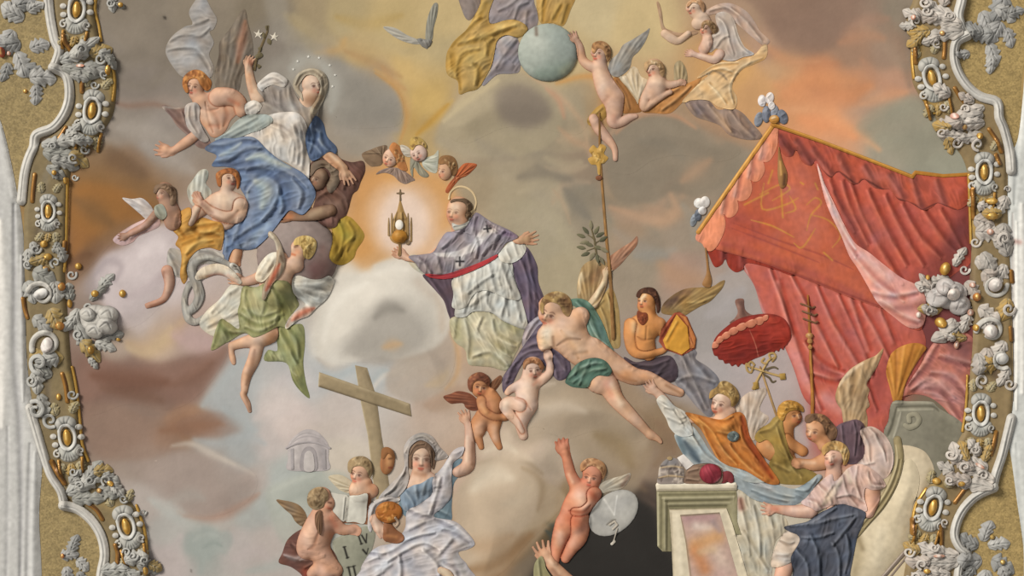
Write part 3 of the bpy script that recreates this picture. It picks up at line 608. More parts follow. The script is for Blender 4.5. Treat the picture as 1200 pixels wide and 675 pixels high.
cloud('greyish rosy cloud at the lower left of the sky', '160,560 190,535 235,528 280,542 302,562 288,590 250,605 215,598 180,585', th=2)
# ================================================================== upper left: woman with the lily, her angels, the sphere
win(0, 0, 1)
cloud('lavender white puff of cloud under the kneeling yellow angel on the left', '118,320 140,298 170,278 200,272 215,295 210,330 185,362 160,382 132,385 116,355')
cloud('brown cloud glowing at the left rim beneath the grey sky', '78,180 105,168 135,178 165,202 195,225 196,250 160,268 128,288 108,310 80,318', th=1.5)
cloud('dark reddish brown cloud bank under the flying green angel', '92,428 140,428 200,428 262,408 258,432 230,465 200,480 150,474 112,486 96,480', th=1.5)
cloud('grey cloud behind the head circled with stars', '392,80 425,85 455,98 472,118 468,145 440,150 405,148 390,125', th=1.5)
cloud('large pale cloud with a dark hollow left of the white robed churchman', '372,400 382,350 405,328 445,310 478,304 505,318 526,345 533,385 532,430 515,455 480,440 440,425 395,424', th=5, R=45)
cloud('olive grey cloud under the pale blue globe', '518,150 535,125 565,103 605,88 650,94 678,118 690,140 675,158 630,150 590,150 545,168', th=3)
cloud('rosy brown cloud below the pale group of angels at the top right', '700,190 725,150 760,136 800,140 845,160 868,178 840,190 800,182 765,188 735,205', th=2)

# ---- angel behind the woman: red hair, bare shoulders
win(170, 0)
a = thing('angel', 'red haired bare shouldered angel with a dark wing behind the woman holding the lily', 'angel', 320, 480)
part(a, 'billowing_scarf', P('268,-30 312,45 336,90 322,135 302,150 322,200 300,255 322,320 300,368 245,335 185,362 142,328 96,245 122,175 185,125 222,112 205,60 230,10'), 'a39b97',
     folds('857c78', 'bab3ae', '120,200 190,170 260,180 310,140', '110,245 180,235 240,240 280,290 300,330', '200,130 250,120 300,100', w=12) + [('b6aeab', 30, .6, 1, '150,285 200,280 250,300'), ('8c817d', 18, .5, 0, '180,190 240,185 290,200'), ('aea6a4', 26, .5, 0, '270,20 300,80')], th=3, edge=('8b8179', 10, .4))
part(a, 'wing', P('462,42 482,110 500,180 505,250 485,330 455,350 440,420 405,445 340,430 325,350 345,260 350,195 400,130'), '80705f',
     feathers('5f5146', '938270', '350,420 440,420', '345,190 400,130 462,55 480,150 498,230 470,330', 9) + [('a66a4e', 22, .6, 0, '470,100 455,190 435,290'), ('4f4238', 16, .6, 0, '350,195 355,260 345,330'), ('a39686', 8, .6, .5, '335,200 305,260 312,320')], th=4, edge=('6a5a4c', 8, .4))
part(a, 'sash', P('78,500 95,492 140,505 200,498 235,520 240,600 290,640 312,690 250,690 205,640 150,590 120,545'), '86655c', folds('6c4b44', 'a3857b', '110,520 160,580 230,640', '180,520 210,590 270,650', w=10) + [('bbb0a4', 12, .9, 2, '84,512 84,510'), ('b0a598', 6, .7, 1, '90,500 140,505 200,502')], th=3)
part(a, 'body', [C('235,395,46 238,432,34'), C('245,445,30 262,470,40'), P('228,480 250,448 300,432 345,410 400,415 445,440 468,470 465,505 430,535 400,565 378,610 345,640 310,640 285,605 250,555'), [C('345,455,46 400,455,42 440,478,34 452,520,30')], C('248,625,22 190,668,24 130,708,15')] + hand(132, 708, 190, 92, 13, 1, 8),
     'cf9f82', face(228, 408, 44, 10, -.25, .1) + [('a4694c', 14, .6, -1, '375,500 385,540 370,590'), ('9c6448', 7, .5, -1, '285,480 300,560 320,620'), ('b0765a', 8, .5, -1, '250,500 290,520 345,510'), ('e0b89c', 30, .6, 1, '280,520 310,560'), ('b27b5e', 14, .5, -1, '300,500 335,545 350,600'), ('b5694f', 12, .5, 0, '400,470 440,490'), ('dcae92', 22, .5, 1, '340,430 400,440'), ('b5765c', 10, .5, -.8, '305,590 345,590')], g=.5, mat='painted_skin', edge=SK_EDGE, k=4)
part(a, 'hair', P('175,395 185,355 225,328 265,332 295,360 312,385 305,415 285,425 262,400 245,372 215,372 200,395 205,430 190,432'), 'ad7444', curls(235, 365, 60, 26, '7d4a28', 'd09a5e', 2), th=4, g=.5)
part(a, 'white_undercloth', P('188,498 235,480 258,505 255,560 275,610 300,655 270,665 225,625 195,585'), 'b3a399', folds('8f7c74', 'cdc1b6', '215,500 215,560 250,620', '240,495 245,560', w=8), th=3)

# ---- crouching dark bearded man on the sphere (B window), the sphere
win(310, 250, .125)
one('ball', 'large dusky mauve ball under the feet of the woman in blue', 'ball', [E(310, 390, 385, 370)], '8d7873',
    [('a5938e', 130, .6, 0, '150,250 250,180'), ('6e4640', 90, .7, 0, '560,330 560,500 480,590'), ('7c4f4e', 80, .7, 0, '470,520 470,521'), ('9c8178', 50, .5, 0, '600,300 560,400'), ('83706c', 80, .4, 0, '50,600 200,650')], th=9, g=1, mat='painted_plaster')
win(140, 140)
m = thing('person', 'dark crouching man in brown robe and ochre drapery clasping the mauve sphere', 'person', 1000, 350)
part(m, 'cloak', P('985,440 1040,450 1085,460 1140,525 1142,560 1110,610 1095,650 1050,680 1010,675 985,640 1000,560'), 'a3863a',
     folds('7a5f24', 'bda14e', '1030,470 1060,540 1040,640', '1080,480 1110,540 1070,620', '1100,560 1060,600 1020,660', w=12) + [('8f9038', 30, .5, 1, '1030,500 1060,540')], th=4)
part(m, 'robe', P('895,205 940,185 1000,170 1050,190 1090,200 1140,195 1150,240 1130,290 1115,330 1090,355 1065,440 1035,465 1010,505 960,500 925,470 905,420 920,350 885,290'), '6a4438',
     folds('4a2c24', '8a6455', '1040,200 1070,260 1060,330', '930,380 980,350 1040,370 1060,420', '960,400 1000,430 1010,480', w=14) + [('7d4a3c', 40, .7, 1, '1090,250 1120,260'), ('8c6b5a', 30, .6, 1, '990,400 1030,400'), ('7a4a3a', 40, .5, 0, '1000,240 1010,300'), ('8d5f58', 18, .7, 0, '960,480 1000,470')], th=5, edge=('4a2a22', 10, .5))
part(m, 'body', [C('935,270,44 930,295,36'), C('990,425,28 930,440,32 850,455,22 800,455,18')] + hand(825, 452, 178, 78, 8, -1, 10, 1.3), '8f6b52',
     face(915, 278, 42, 28, -.2, .2, dark='3f2419', lip='7d4132', blush='a3644c') + [('a98d6e', 22, .7, 1, '940,430 900,450'), ('b4724c', 24, .7, 0, '800,455 780,458'), ('a78a70', 16, .6, 1, '950,255 960,265')], g=.5, mat='painted_skin', edge=('53301f', 8, .6))
part(m, 'hair', P('885,250 905,205 950,190 990,200 1030,235 1035,280 1010,330 985,345 970,310 990,260 960,225 925,235 900,265'), '6f5a48', curls(980, 260, 50, 16, '4a3526', '93806a', 3) + [('86735f', 30, .6, 0, '1000,270 1000,310')], th=4, g=.5)

# ---- woman with the lily, in white and blue
win(140, 140)
v = thing('person', 'veiled woman in white dress and blue mantle on the sphere, lily in her raised hand', 'person', 760, 300)
win(170, 0)
part(v, 'body', [C('788,395,54 795,420,44'), C('770,450,40 760,500,50 740,560,70'), C('730,560,20 640,530,16 550,470,16'), C('530,460,36 500,400,24 486,330,19 486,300,14')] + hand(484, 318, -82, 62, 9, 1, 30, 1.2), 'd7b193',
     face(800, 404, 50, -14, .35, .12) + [('8a5535', 30, .5, -1, '770,470 800,480'), ('b98363', 10, .5, 0, '500,430 490,350'), ('a55f45', 14, .6, 0, '492,290 500,300')], g=.5, mat='painted_skin', edge=SK_EDGE)
win(140, 140)
part(v, 'forearm_and_hand', [C('960,150,26 1010,195,26 1050,230,21')] + hand(1046, 226, 62, 92, 9, -1, 6), 'c99f7e', [('9c6b4c', 12, .6, 0, '975,175 1030,230'), ('e0bd9c', 9, .6, .5, '990,165 1050,215')], g=.5, mat='painted_skin', edge=SK_EDGE)
part(v, 'foot', [C('545,598,28 545,630,30 535,665,26'), Ch('520,660,10 512,685,8'), Ch('534,668,9 530,690,7'), Ch('548,668,9 548,690,7'), Ch('560,660,8 562,682,6')], 'c08a68', [('e0b48f', 14, .6, .5, '545,620 540,660')], g=.5, mat='painted_skin', edge=SK_EDGE)
win(170, 0)
part(v, 'bodice', P('545,395 600,345 665,370 690,410 720,470 760,505 800,490 815,520 795,590 770,650 750,720 660,690 560,560 500,545 475,525 520,490 560,470 525,420'), 'a09184',
     folds('7a6c64', 'bcae9f', '560,470 620,500 690,560 740,640', '690,400 700,480 740,560 760,640', '640,430 650,500 700,560', w=14) + [('877a76', 40, .6, -1, '600,440 620,480'), ('b59a78', 14, .6, 1, '790,510 780,590 755,650'), ('7f6a58', 12, .5, -1, '690,390 700,450 730,520')], th=6)
part(v, 'sleeve', P('525,398 560,360 600,338 640,352 668,378 650,410 600,398 560,415 550,430'), 'cbbfb4', folds('998c86', 'd9cfc4', '545,395 600,370 650,395', w=9), th=4)
part(v, 'cuff', P('470,490 510,470 545,490 540,515 500,545 472,530'), 'cfc5ba', folds('a39890', 'ded6cc', '480,520 520,495', w=8), th=4)
part(v, 'veil', P('700,420 692,385 715,345 760,322 810,325 845,350 858,395 845,450 820,505 795,540 775,520 800,470 815,440 822,400 800,360 760,352 735,375 720,410 735,440 740,475 722,450'), 'a8987f',
     folds('82705a', 'c2b398', '710,400 735,355 790,335 835,370', '835,380 835,440 805,510', w=10) + [('7a5636', 12, .6, 0, '815,455 795,500')], th=4, g=.5)
win(140, 140)
part(v, 'white_skirt', P('600,40 700,-20 830,-30 880,30 882,110 890,200 888,275 870,262 830,235 780,200 720,180 660,130 590,90'), 'c8beb6',
     folds('9a8d87', 'dbd3ca', '830,30 850,120 845,210', '720,20 800,60 830,130 820,200', '760,40 780,90', '860,60 872,150 865,240', w=13) + [('d9d0c6', 60, .6, 1, '730,110 800,140'), ('a59889', 16, .6, 0, '870,80 875,180 870,250'), ('a8a29a', 20, .5, 0, '620,40 700,10')], th=6)
part(v, 'pale_wrap', P('445,95 500,60 545,10 600,-20 690,-22 720,10 660,50 620,62 560,85 500,110'), '9ba6a0', folds('7b8785', 'b4bbb1', '480,90 560,50 650,0', '530,90 600,50', w=12) + [('8593a6', 20, .5, 0, '450,100 520,90')], th=4)
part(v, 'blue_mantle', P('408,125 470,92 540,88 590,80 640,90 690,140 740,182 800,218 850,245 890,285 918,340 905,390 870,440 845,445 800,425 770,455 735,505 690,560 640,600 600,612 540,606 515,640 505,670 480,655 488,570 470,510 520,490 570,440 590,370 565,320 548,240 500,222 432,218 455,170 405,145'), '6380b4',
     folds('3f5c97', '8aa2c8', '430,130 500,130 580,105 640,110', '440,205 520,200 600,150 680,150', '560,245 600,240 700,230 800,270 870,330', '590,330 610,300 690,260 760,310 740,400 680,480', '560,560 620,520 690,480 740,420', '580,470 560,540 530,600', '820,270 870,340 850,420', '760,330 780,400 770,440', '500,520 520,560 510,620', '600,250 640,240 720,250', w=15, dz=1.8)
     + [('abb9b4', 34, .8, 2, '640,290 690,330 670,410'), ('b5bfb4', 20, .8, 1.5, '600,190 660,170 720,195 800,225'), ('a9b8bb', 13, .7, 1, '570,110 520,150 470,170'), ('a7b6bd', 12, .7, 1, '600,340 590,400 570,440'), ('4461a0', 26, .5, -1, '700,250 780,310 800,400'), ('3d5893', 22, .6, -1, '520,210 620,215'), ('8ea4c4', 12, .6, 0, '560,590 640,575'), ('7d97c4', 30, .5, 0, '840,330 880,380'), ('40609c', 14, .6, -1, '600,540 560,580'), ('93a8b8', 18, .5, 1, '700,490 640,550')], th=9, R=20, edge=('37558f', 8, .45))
part(v, 'blue_sleeve', P('905,10 925,-15 955,20 972,80 1015,128 1012,162 985,150 945,175 905,195 885,170 872,105 880,60'), '45649c',
     folds('2c477f', '7391c0', '910,20 920,90 900,160', '950,60 960,110 990,140', '890,100 930,120 960,160', w=12) + [('7d98c4', 9, .7, 1, '920,50 945,60'), ('86a0c6', 8, .7, 1, '935,95 950,120')], th=6, edge=('2d4a80', 8, .4))
# lily and stars
win(170, 0)
l = thing('lily_stem', 'white lily stem held up in the hand of the woman in blue', 'flower', 545, 210)
part(l, 'stem', [Ch('512,325,7 520,285,6 545,215,6 572,150,5 576,122,4')], '6e5a38', g=.5)
for q in ('515,262 540,245 552,262 530,275', '575,180 592,190 588,210 572,200', '525,300 545,310 530,322', '550,150 562,160 560,180 548,170', '528,225 545,220 540,240', '562,125 572,120 570,145'):
    part(l, 'leaf', P(q), '6d6040', g=.5, th=1.5)
for x, y in ((530, 160), (605, 172)):
    part(l, 'blossom', P(f'{x-22},{y-12} {x-6},{y-6} {x+4},{y-22} {x+8},{y-5} {x+20},{y-6} {x+10},{y+6} {x+14},{y+20} {x-2},{y+10} {x-16},{y+16} {x-10},{y+2}'), 'd2c7b4', g=.5, th=2)
for i, (x, y, w_) in enumerate(((695, 325, 'lowest on the left of the ring'), (715, 287, 'second from the lower left of the ring'), (765, 266, 'just left of the top of the ring'), (815, 271, 'just right of the top of the ring'), (865, 306, 'upper right of the ring'), (890, 352, 'right side of the ring'), (878, 405, 'lowest on the right of the ring'))):
    r1, r2 = 9, 3.5
    s = ' '.join(f'{x + (r1 if k % 2 == 0 else r2) * math.sin(k * math.pi / 5):.1f},{y - (r1 if k % 2 == 0 else r2) * math.cos(k * math.pi / 5):.1f}' for k in range(10))
    one('star', f'small white star around the veiled head, {w_}', 'star', [Q(s)], 'd9d6cf', group='stars around the veiled head', g=.5, th=1.5)

# ---- praying angel in yellow
win(140, 140)
a = thing('angel', 'praying angel in golden yellow robe with joined hands and a white wing', 'angel', 420, 420)
part(a, 'wing', P('322,365 318,320 345,280 372,243 400,232 416,245 414,275 404,300 430,335 425,380 390,410 345,405'), 'bdb9a8', feathers('8d8a7c', 'd6d3c4', '340,390 420,370', '325,330 350,275 385,240 408,240 410,290', 8) + [('6f7466', 8, .6, 0, '408,240 412,270 404,295')], th=4)
win(150, 250)
part(a, 'leg_drape', P('195,165 260,175 330,165 430,180 450,215 400,235 330,240 300,270 260,300 215,290 185,240'), 'a9a198', folds('847b76', 'c0b9ae', '200,190 230,250 240,290', '340,180 400,190 440,215', w=12), th=4)
part(a, 'leg', [C('185,270,28 195,330,24 175,390,17 150,412,15 115,425,14 92,432,9'), Ch('100,425,8 86,428,6'), Ch('102,434,8 90,440,5')], 'c08f78', [('d9b096', 12, .6, .5, '190,300 185,360'), ('9a5f4c', 8, .6, 0, '110,435 170,415'), ('8a5a48', 8, .6, 0, '170,275 165,300')], g=.5, mat='painted_skin', edge=SK_EDGE)
win(140, 140)
part(a, 'body', [C('512,275,46 508,300,36'), C('500,320,26 500,360,34'), C('450,380,36 500,390,60 560,390,38'), C('480,400,50 490,460,58'), C('430,390,30 350,450,30 330,490,30'), [C('325,490,28 350,440,24 378,395,16')] + hand(380, 402, -108, 70, 4, 1, 3), [C('570,400,34 555,450,34 500,458,28 430,430,23 395,395,17')] + hand(390, 402, -122, 74, 4, 1, 3)], 'd3aa8e',
     face(520, 280, 44, -8, .45, -.3) + [('a4745a', 14, .6, -1, '560,430 500,480 430,450'), ('e6ccb2', 34, .6, 1, '480,370 530,380'), ('a07060', 10, .5, -1, '395,400 440,440'), ('b88570', 12, .6, 0, '370,350 395,395'), ('e0c3aa', 14, .5, .6, '350,470 365,420')], g=.5, mat='painted_skin', edge=SK_EDGE)
part(a, 'hair', P('455,290 452,255 480,235 520,228 552,240 566,275 562,310 550,325 548,285 530,258 500,255 480,270 476,310 462,312'), 'a0643a', curls(505, 245, 50, 18, '6c3c20', 'c98c56', 4), th=3.5, g=.5)
part(a, 'robe', P('285,430 330,412 340,450 325,490 345,500 385,460 440,475 480,485 492,530 480,590 470,612 420,600 370,610 335,645 315,690 318,740 300,770 284,730 292,660 285,610 262,585 275,550 250,520 246,475'), 'bd9150',
     folds('8f5f24', 'ddb469', '290,450 280,510 310,550', '340,510 400,500 460,490', '300,590 380,560 470,520', '320,640 370,590 440,575', '380,540 430,540 470,550', '350,520 380,550', w=13) + [('e0bd78', 22, .7, 1, '330,600 400,570'), ('a26a24', 22, .6, -1, '300,560 350,550'), ('dcb468', 14, .6, 1, '300,650 310,700')], th=6, edge=('8a5a22', 8, .5))
# ---- small angel at the left
a = thing('angel', 'small dusky angel with a white wing and rosy drapery near the brown cloud', 'angel', 180, 420)
part(a, 'drapery', P('-30,560 40,505 110,470 160,455 190,470 185,500 150,520 90,545 60,575 10,590'), 'cca2a0', folds('a87a78', 'e0c0bc', '0,560 80,510 160,480', '60,560 120,520', w=10), th=3)
part(a, 'wing', P('14,368 60,372 105,368 140,395 162,430 165,465 130,470 95,440 60,410'), 'c6bcbb', feathers('9d9190', 'ddd5d3', '160,465 160,420', '120,450 90,430 60,400 30,372 90,370', 8), th=3)
part(a, 'body', [C('212,335,42 208,360,34'), C('220,390,34 240,430,44 250,480,40'), C('190,420,20 130,490,18 60,530,15'), C('50,535,12 20,555,10')] + hand(40, 540, 165, 50, 14, 1, 10), 'a97e66', face(198, 345, 40, 20, -.5, .2) + [('c9a68c', 14, .6, .5, '180,330 190,360'), ('cf9c90', 14, .6, 0, '120,490 60,530'), ('7a5140', 24, .5, 0, '240,440 260,480')], g=.5, mat='painted_skin', edge=SK_EDGE)
part(a, 'hair', P('160,340 170,310 210,300 250,312 268,345 262,395 240,400 238,360 220,335 190,325 172,345'), '84644a', curls(230, 325, 40, 14, '5a3e2a', 'a8866a', 5), th=3, g=.5)
part(a, 'collar_scarf', P('165,410 195,395 215,412 225,450 200,470 172,450'), '8f907d', folds('6f7060', 'a9aa98', '180,415 200,450', w=8), th=2.5)

# ---- flying angel in green, serpent
win(150, 250)
s = thing('serpent', 'pale grey coiled serpent under the foot of the woman in blue', 'serpent', 320, 380)
part(s, 'coil', [C('510,285,9 490,255,12 455,230,14 420,215,14 370,205,16 320,225,20 300,270,22 322,330,24 335,385,24 318,430,22 285,455,20 265,430,15 268,380,14 290,330,15'), C('270,450,18 285,495,19 320,508,16 365,480,12 410,458,11 445,430,9 465,400,6 473,375,3')], 'a9a49b', [('7d7873', 10, .6, -1, '330,250 318,300 345,370 330,430'), ('cfc9bb', 8, .6, .6, '268,400 275,470 310,495'), ('c4bfae', 8, .5, .5, '330,215 400,205'), ('6f6a68', 5, .6, 0, '345,490 420,455 465,400')], g=.5, edge=('76706c', 7, .6), lift=.8)
part(s, 'head', [C('492,245,14 505,258,16 520,285,10')], 'c9c4bb', [('4a443f', 3, .9, 0, '498,246 510,250'), ('5a524c', 3, .8, 0, '500,262 515,262 525,280')], g=.5, lift=.8)
a = thing('angel', 'flying angel with blond hair, white wings and fluttering green dress, seen from behind', 'angel', 680, 380)
part(a, 'green_train', P('690,540 745,530 815,520 828,600 820,700 832,790 850,865 805,830 770,780 740,700 640,690 655,640 700,640'), '939458', folds('626b38', 'abb27e', '720,550 760,620 800,700', '760,540 800,600 810,680', '700,660 740,740 800,820', '690,640 690,720', w=14) + [('a7af86', 30, .6, 1, '700,670 740,730'), ('6a723c', 20, .6, -1, '815,780 840,850'), ('b9bf92', 10, .6, 1, '690,650 720,690 790,760')], th=5, edge=('5d6634', 8, .4))
part(a, 'white_robe', P('335,525 365,460 430,400 470,345 510,320 545,345 555,420 550,520 500,560 430,570 395,575'), 'd2c8b2', folds('ac9f8c', 'e2dac8', '400,470 460,400 520,360', '380,540 460,500 530,470', w=14), th=3, edge=('b7a78e', 8, .4))
part(a, 'body', [C('812,165,44 806,190,36'), C('800,200,28 790,240,40'), C('760,250,40 720,280,60 690,360,80'), C('720,215,36 660,250,38 620,295,28 560,318,22 525,320,17'), C('650,560,56 605,590,40 540,605,26 490,620,20'), C('486,620,15 484,650,13 490,680,14 495,700,10'), C('610,600,30 590,680,30 555,760,24 545,830,16 540,850,15 560,890,14 570,925,9')] + hand(545, 318, 190, 80, 8, -1, 10), 'd4a88a',
     [('e8ccb0', 20, .6, 1, '720,210 660,250 620,290'), ('c8917a', 16, .5, 0, '570,320 620,310'), ('b07a58', 22, .6, 0, '690,560 660,600'), ('8c6048', 16, .6, 0, '595,640 580,720 555,800'), ('e3bda0', 22, .6, 1, '600,580 620,585'), ('7d5238', 10, .5, 0, '550,840 570,920')] + [('f0d4b6', 8, .7, 1, '775,165 765,182'), ('b4603e', 6, .7, 0, '775,192 790,196'), ('5a3420', 6, .7, 0, '790,158 802,155'), ('d08a68', 14, .5, 0, '800,180 805,182')], g=.5, mat='painted_skin', edge=SK_EDGE)
part(a, 'hair', P('785,150 790,120 830,105 870,115 888,140 880,185 855,215 830,205 826,175 810,150'), 'c2a566', curls(845, 150, 42, 26, '8a6c36', 'e6d192', 6), th=4, g=.5)
part(a, 'green_dress', P('530,370 545,340 600,345 660,320 740,315 770,340 790,400 800,430 770,470 750,530 700,530 650,560 590,580 545,560 470,600 400,640 390,620 430,500 470,510 520,540 515,460 525,420'), '9c9963',
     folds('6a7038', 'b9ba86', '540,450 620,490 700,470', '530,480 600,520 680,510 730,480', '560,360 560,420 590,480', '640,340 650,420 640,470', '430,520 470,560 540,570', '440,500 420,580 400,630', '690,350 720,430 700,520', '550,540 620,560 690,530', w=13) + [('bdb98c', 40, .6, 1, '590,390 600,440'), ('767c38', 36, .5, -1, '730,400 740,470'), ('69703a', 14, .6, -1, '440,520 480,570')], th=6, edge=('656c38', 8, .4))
part(a, 'sleeve', P('598,295 620,240 660,195 700,182 722,200 705,240 670,290 640,318 610,320'), 'd9ceb8', folds('ad9f88', 'e8dfcc', '620,290 670,220', '640,310 690,250', w=10), th=5)
part(a, 'wing', P('662,90 680,88 712,125 735,180 745,240 725,290 690,325 665,370 645,405 632,395 645,330 685,270 705,220 702,170 690,130 664,112'), 'a8947a', feathers('74523c', 'cbb494', '665,100 720,150 740,230', '650,395 660,330 690,290 715,250 725,200', 8) + [('9c3f28', 14, .7, 0, '720,240 690,300 655,360'), ('d8cbb2', 10, .7, 1, '668,95 685,120 705,170')], th=5, lift=1)
part(a, 'wing', P('775,315 800,290 860,308 905,308 945,292 962,320 950,365 925,405 885,440 845,480 795,500 745,540 738,520 770,470 830,430 800,400 778,370'), 'cdc8bb', feathers('9d978c', 'e2dfd4', '775,330 800,400', '950,310 950,360 920,400 880,440 840,470 800,490 750,530', 11) + [('b5553a', 18, .7, 0, '870,445 820,465 770,500'), ('d9a58c', 10, .6, 0, '800,450 760,500 745,530'), ('8f8d8a', 14, .5, 0, '940,380 890,430')], th=6, lift=1)
one('scarf', 'cream and rose scarf between the serpent and the flying green angel', 'scarf', [C('330,300,14 355,280,26 410,262,27 460,272,24 500,300,18 525,322,10')], 'cfc0aa', [('9c5f50', 12, .7, 0, '370,295 430,290 470,310'), ('dba58c', 9, .6, .5, '470,290 510,320'), ('b99068', 12, .5, 0, '340,300 370,300')], g=.5)
# ================================================================== top centre and centre
win(500, 0)
p = thing('person', 'seated figure in yellow mantle and violet tunic at the top edge, beside the blue globe', 'person', 350, 120)
part(p, 'violet_tunic', P('150,-30 240,-30 250,20 225,70 195,95 170,60'), '8d7a72', th=3)
part(p, 'violet_tunic', P('280,100 300,20 330,-40 480,-40 505,20 520,70 515,120 470,150 420,110 340,110'), '93858a', folds('74676e', 'b3a6a8', '340,60 400,30 440,-10', '420,90 440,40 480,20', '470,120 480,60', w=12) + [('b0a5a4', 25, .6, 1, '380,-10 420,-5')], th=4)
part(p, 'violet_skirt', P('300,330 320,220 345,180 385,160 425,180 440,250 435,330 400,345 330,350 270,400 262,385'), '8f838a', folds('6f636e', 'b0a3a6', '330,320 400,230 430,190', '300,350 380,290', w=13) + [('c2b6b0', 22, .8, 1.5, '360,190 390,180'), ('a99ea2', 20, .6, 1, '340,250 360,210')], th=5)
part(p, 'yellow_mantle', P('185,140 215,90 250,20 262,-30 320,-30 300,30 290,70 300,112 370,95 420,95 465,120 470,150 430,175 370,165 330,190 318,240 305,300 270,370 240,415 190,430 152,440 145,380 95,345 92,260 115,210 140,180'), 'b39358',
     folds('8a6a2c', 'd2b26c', '150,215 230,195 310,170 420,130', '160,420 150,320 180,260 250,240', '220,300 250,330 240,400', '290,260 300,210 320,190', '120,220 180,150 260,90', '250,80 280,20', '130,330 120,260', w=15, dz=1.6) + [('cdae68', 30, .6, 1.5, '200,280 260,260'), ('a7803a', 26, .5, -1, '110,300 120,240'), ('cfb272', 14, .7, 1, '330,130 420,115')], th=6, edge=('94702e', 8, .35))
part(p, 'yellow_mantle', P('528,-30 690,-30 672,50 640,120 590,108 540,112 520,70'), 'b39055', folds('94702e', 'cfae68', '545,100 550,30 560,-20', '600,90 630,30', '640,110 665,30', w=12), th=4)
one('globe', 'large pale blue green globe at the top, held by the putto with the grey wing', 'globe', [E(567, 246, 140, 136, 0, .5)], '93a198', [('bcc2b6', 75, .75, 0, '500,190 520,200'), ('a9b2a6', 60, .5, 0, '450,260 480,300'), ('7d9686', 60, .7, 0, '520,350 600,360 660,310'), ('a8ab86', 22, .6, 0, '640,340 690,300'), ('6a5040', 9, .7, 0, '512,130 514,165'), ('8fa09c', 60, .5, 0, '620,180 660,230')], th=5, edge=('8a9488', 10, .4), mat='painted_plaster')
win(400, 0)
d = thing('dove', 'small grey white dove with raised wing hovering at the top of the picture', 'dove', 390, 190)
part(d, 'wing', P('435,15 452,20 448,70 432,130 425,185 395,195 398,110 415,50'), '8b887a', feathers('6c6a60', 'aaa798', '410,190 420,180', '400,100 415,50 435,15 450,50 440,120', 6), g=.5, th=2)
part(d, 'wing', P('195,128 250,130 310,165 370,190 375,205 330,205 260,180'), 'b0a99a', feathers('85807a', 'cac4b4', '370,195 365,200', '200,128 240,165 290,190 330,205', 6), g=.5, th=2)
part(d, 'body', [C('372,192,12 395,205,20 412,195,12'), Ch('395,210,9 400,226,3'), Ch('365,188,7 354,184,2')], '7f7c78', [('4a4642', 4, .8, 0, '376,190 378,190'), ('a6a29a', 9, .5, .5, '385,195 400,200')], g=.5)
# putto at the globe
win(620, 60, 220 / 1198)
a = thing('putto', 'putto with a spread grey wing reaching out to the pale blue globe', 'putto', 480, 250)
part(a, 'brown_drapery', P('525,185 560,165 600,200 650,270 690,330 715,385 640,395 600,390 605,290 570,230'), '9b6a3c', folds('744a26', 'bb8a58', '560,190 620,280 650,370', w=12), th=3)
part(a, 'wing', P('505,110 520,60 570,10 600,-40 660,-75 740,-125 770,-145 745,-70 700,0 660,40 640,110 580,160 530,155'), '96908a', feathers('736d68', 'b1aba0', '520,140 600,130', '530,50 600,-40 690,-95 770,-145 730,-50 690,10 650,60 640,110', 11) + [('8a8f94', 24, .5, 0, '530,120 580,90')], th=4)
part(a, 'yellow_loincloth', P('370,440 430,360 500,330 500,400 460,450 400,480'), 'a98547', folds('7d5e2a', 'c4a264', '390,450 470,370', w=10), th=3)
part(a, 'body', [C('455,15,62 455,40,48'), C('450,60,40 455,130,52 480,210,64 520,280,72 540,310,60'), C('440,110,36 380,90,32 340,50,28 325,-20,24 310,-60,19'), C('540,300,68 545,390,52 540,450,42 590,450,32 640,425,26 680,415,16'), C('410,430,30 450,500,36 510,570,28 545,625,20 550,690,15')] + hand(312, -55, -125, 85, 10, 1, 14), 'd0a288',
     face(440, 12, 58, 10, -.4, .3) + [('e6c2a6', 36, .6, 1, '450,140 470,230'), ('b07c60', 18, .5, -1, '500,300 480,330'), ('c98c74', 20, .5, 0, '540,420 545,450'), ('e2bba0', 20, .5, 1, '360,80 420,100')], g=.5, mat='painted_skin', edge=SK_EDGE)
part(a, 'hair', P('400,0 405,-45 445,-65 490,-55 520,-15 520,40 500,70 485,30 470,0 440,-15 415,15'), 'a5784e', curls(465, -10, 60, 22, '7a5030', 'c9a070', 8), g=.5, th=3)

# pale group of angels, top right
a = thing('angel', 'rosy reclining putto with a book like olive wing, below the pale angels at the top right', 'angel', 800, 210)
a['label'] = 'rosy reclining putto with a short olive wing, between the globe putto and the pale angels'
part(a, 'pale_wing', P('575,172 620,150 655,100 690,110 715,160 765,190 755,235 700,325 690,335 660,270'), 'd2ba98', feathers('b3976c', 'e8d4b4', '700,320 690,330', '575,172 620,150 660,105 700,130 760,200', 7), th=2.5)
part(a, 'wing', P('928,85 965,60 1000,110 1010,180 985,225 945,235 925,180'), 'a69068', feathers('826c48', 'c2ae88', '960,230 980,220', '930,90 965,60 1000,115 1005,190', 6), th=3)
part(a, 'drapery', P('700,310 760,280 850,255 930,235 1050,190 1100,170 1050,250 975,330 900,395 800,395 720,385'), 'b47f4c', folds('885a30', 'd2a474', '760,380 850,310 960,250', '850,390 960,310 1040,230', w=14), th=3)
part(a, 'body', [C('800,110,62 805,135,48'), C('810,160,36 815,215,66 790,270,50'), C('830,200,34 890,215,26 950,205,20'), C('770,240,30 740,300,30 735,360,26 800,320,22 870,275,18 900,262,16')] + hand(945, 206, -8, 60, 8, 1, 12), 'cfa488', face(788, 118, 58, 5, -.6, .1) + [('b98a6c', 26, .5, -1, '780,270 800,290'), ('e3c2a6', 26, .5, 1, '800,190 830,200')], g=.5, mat='painted_skin', edge=SK_EDGE)
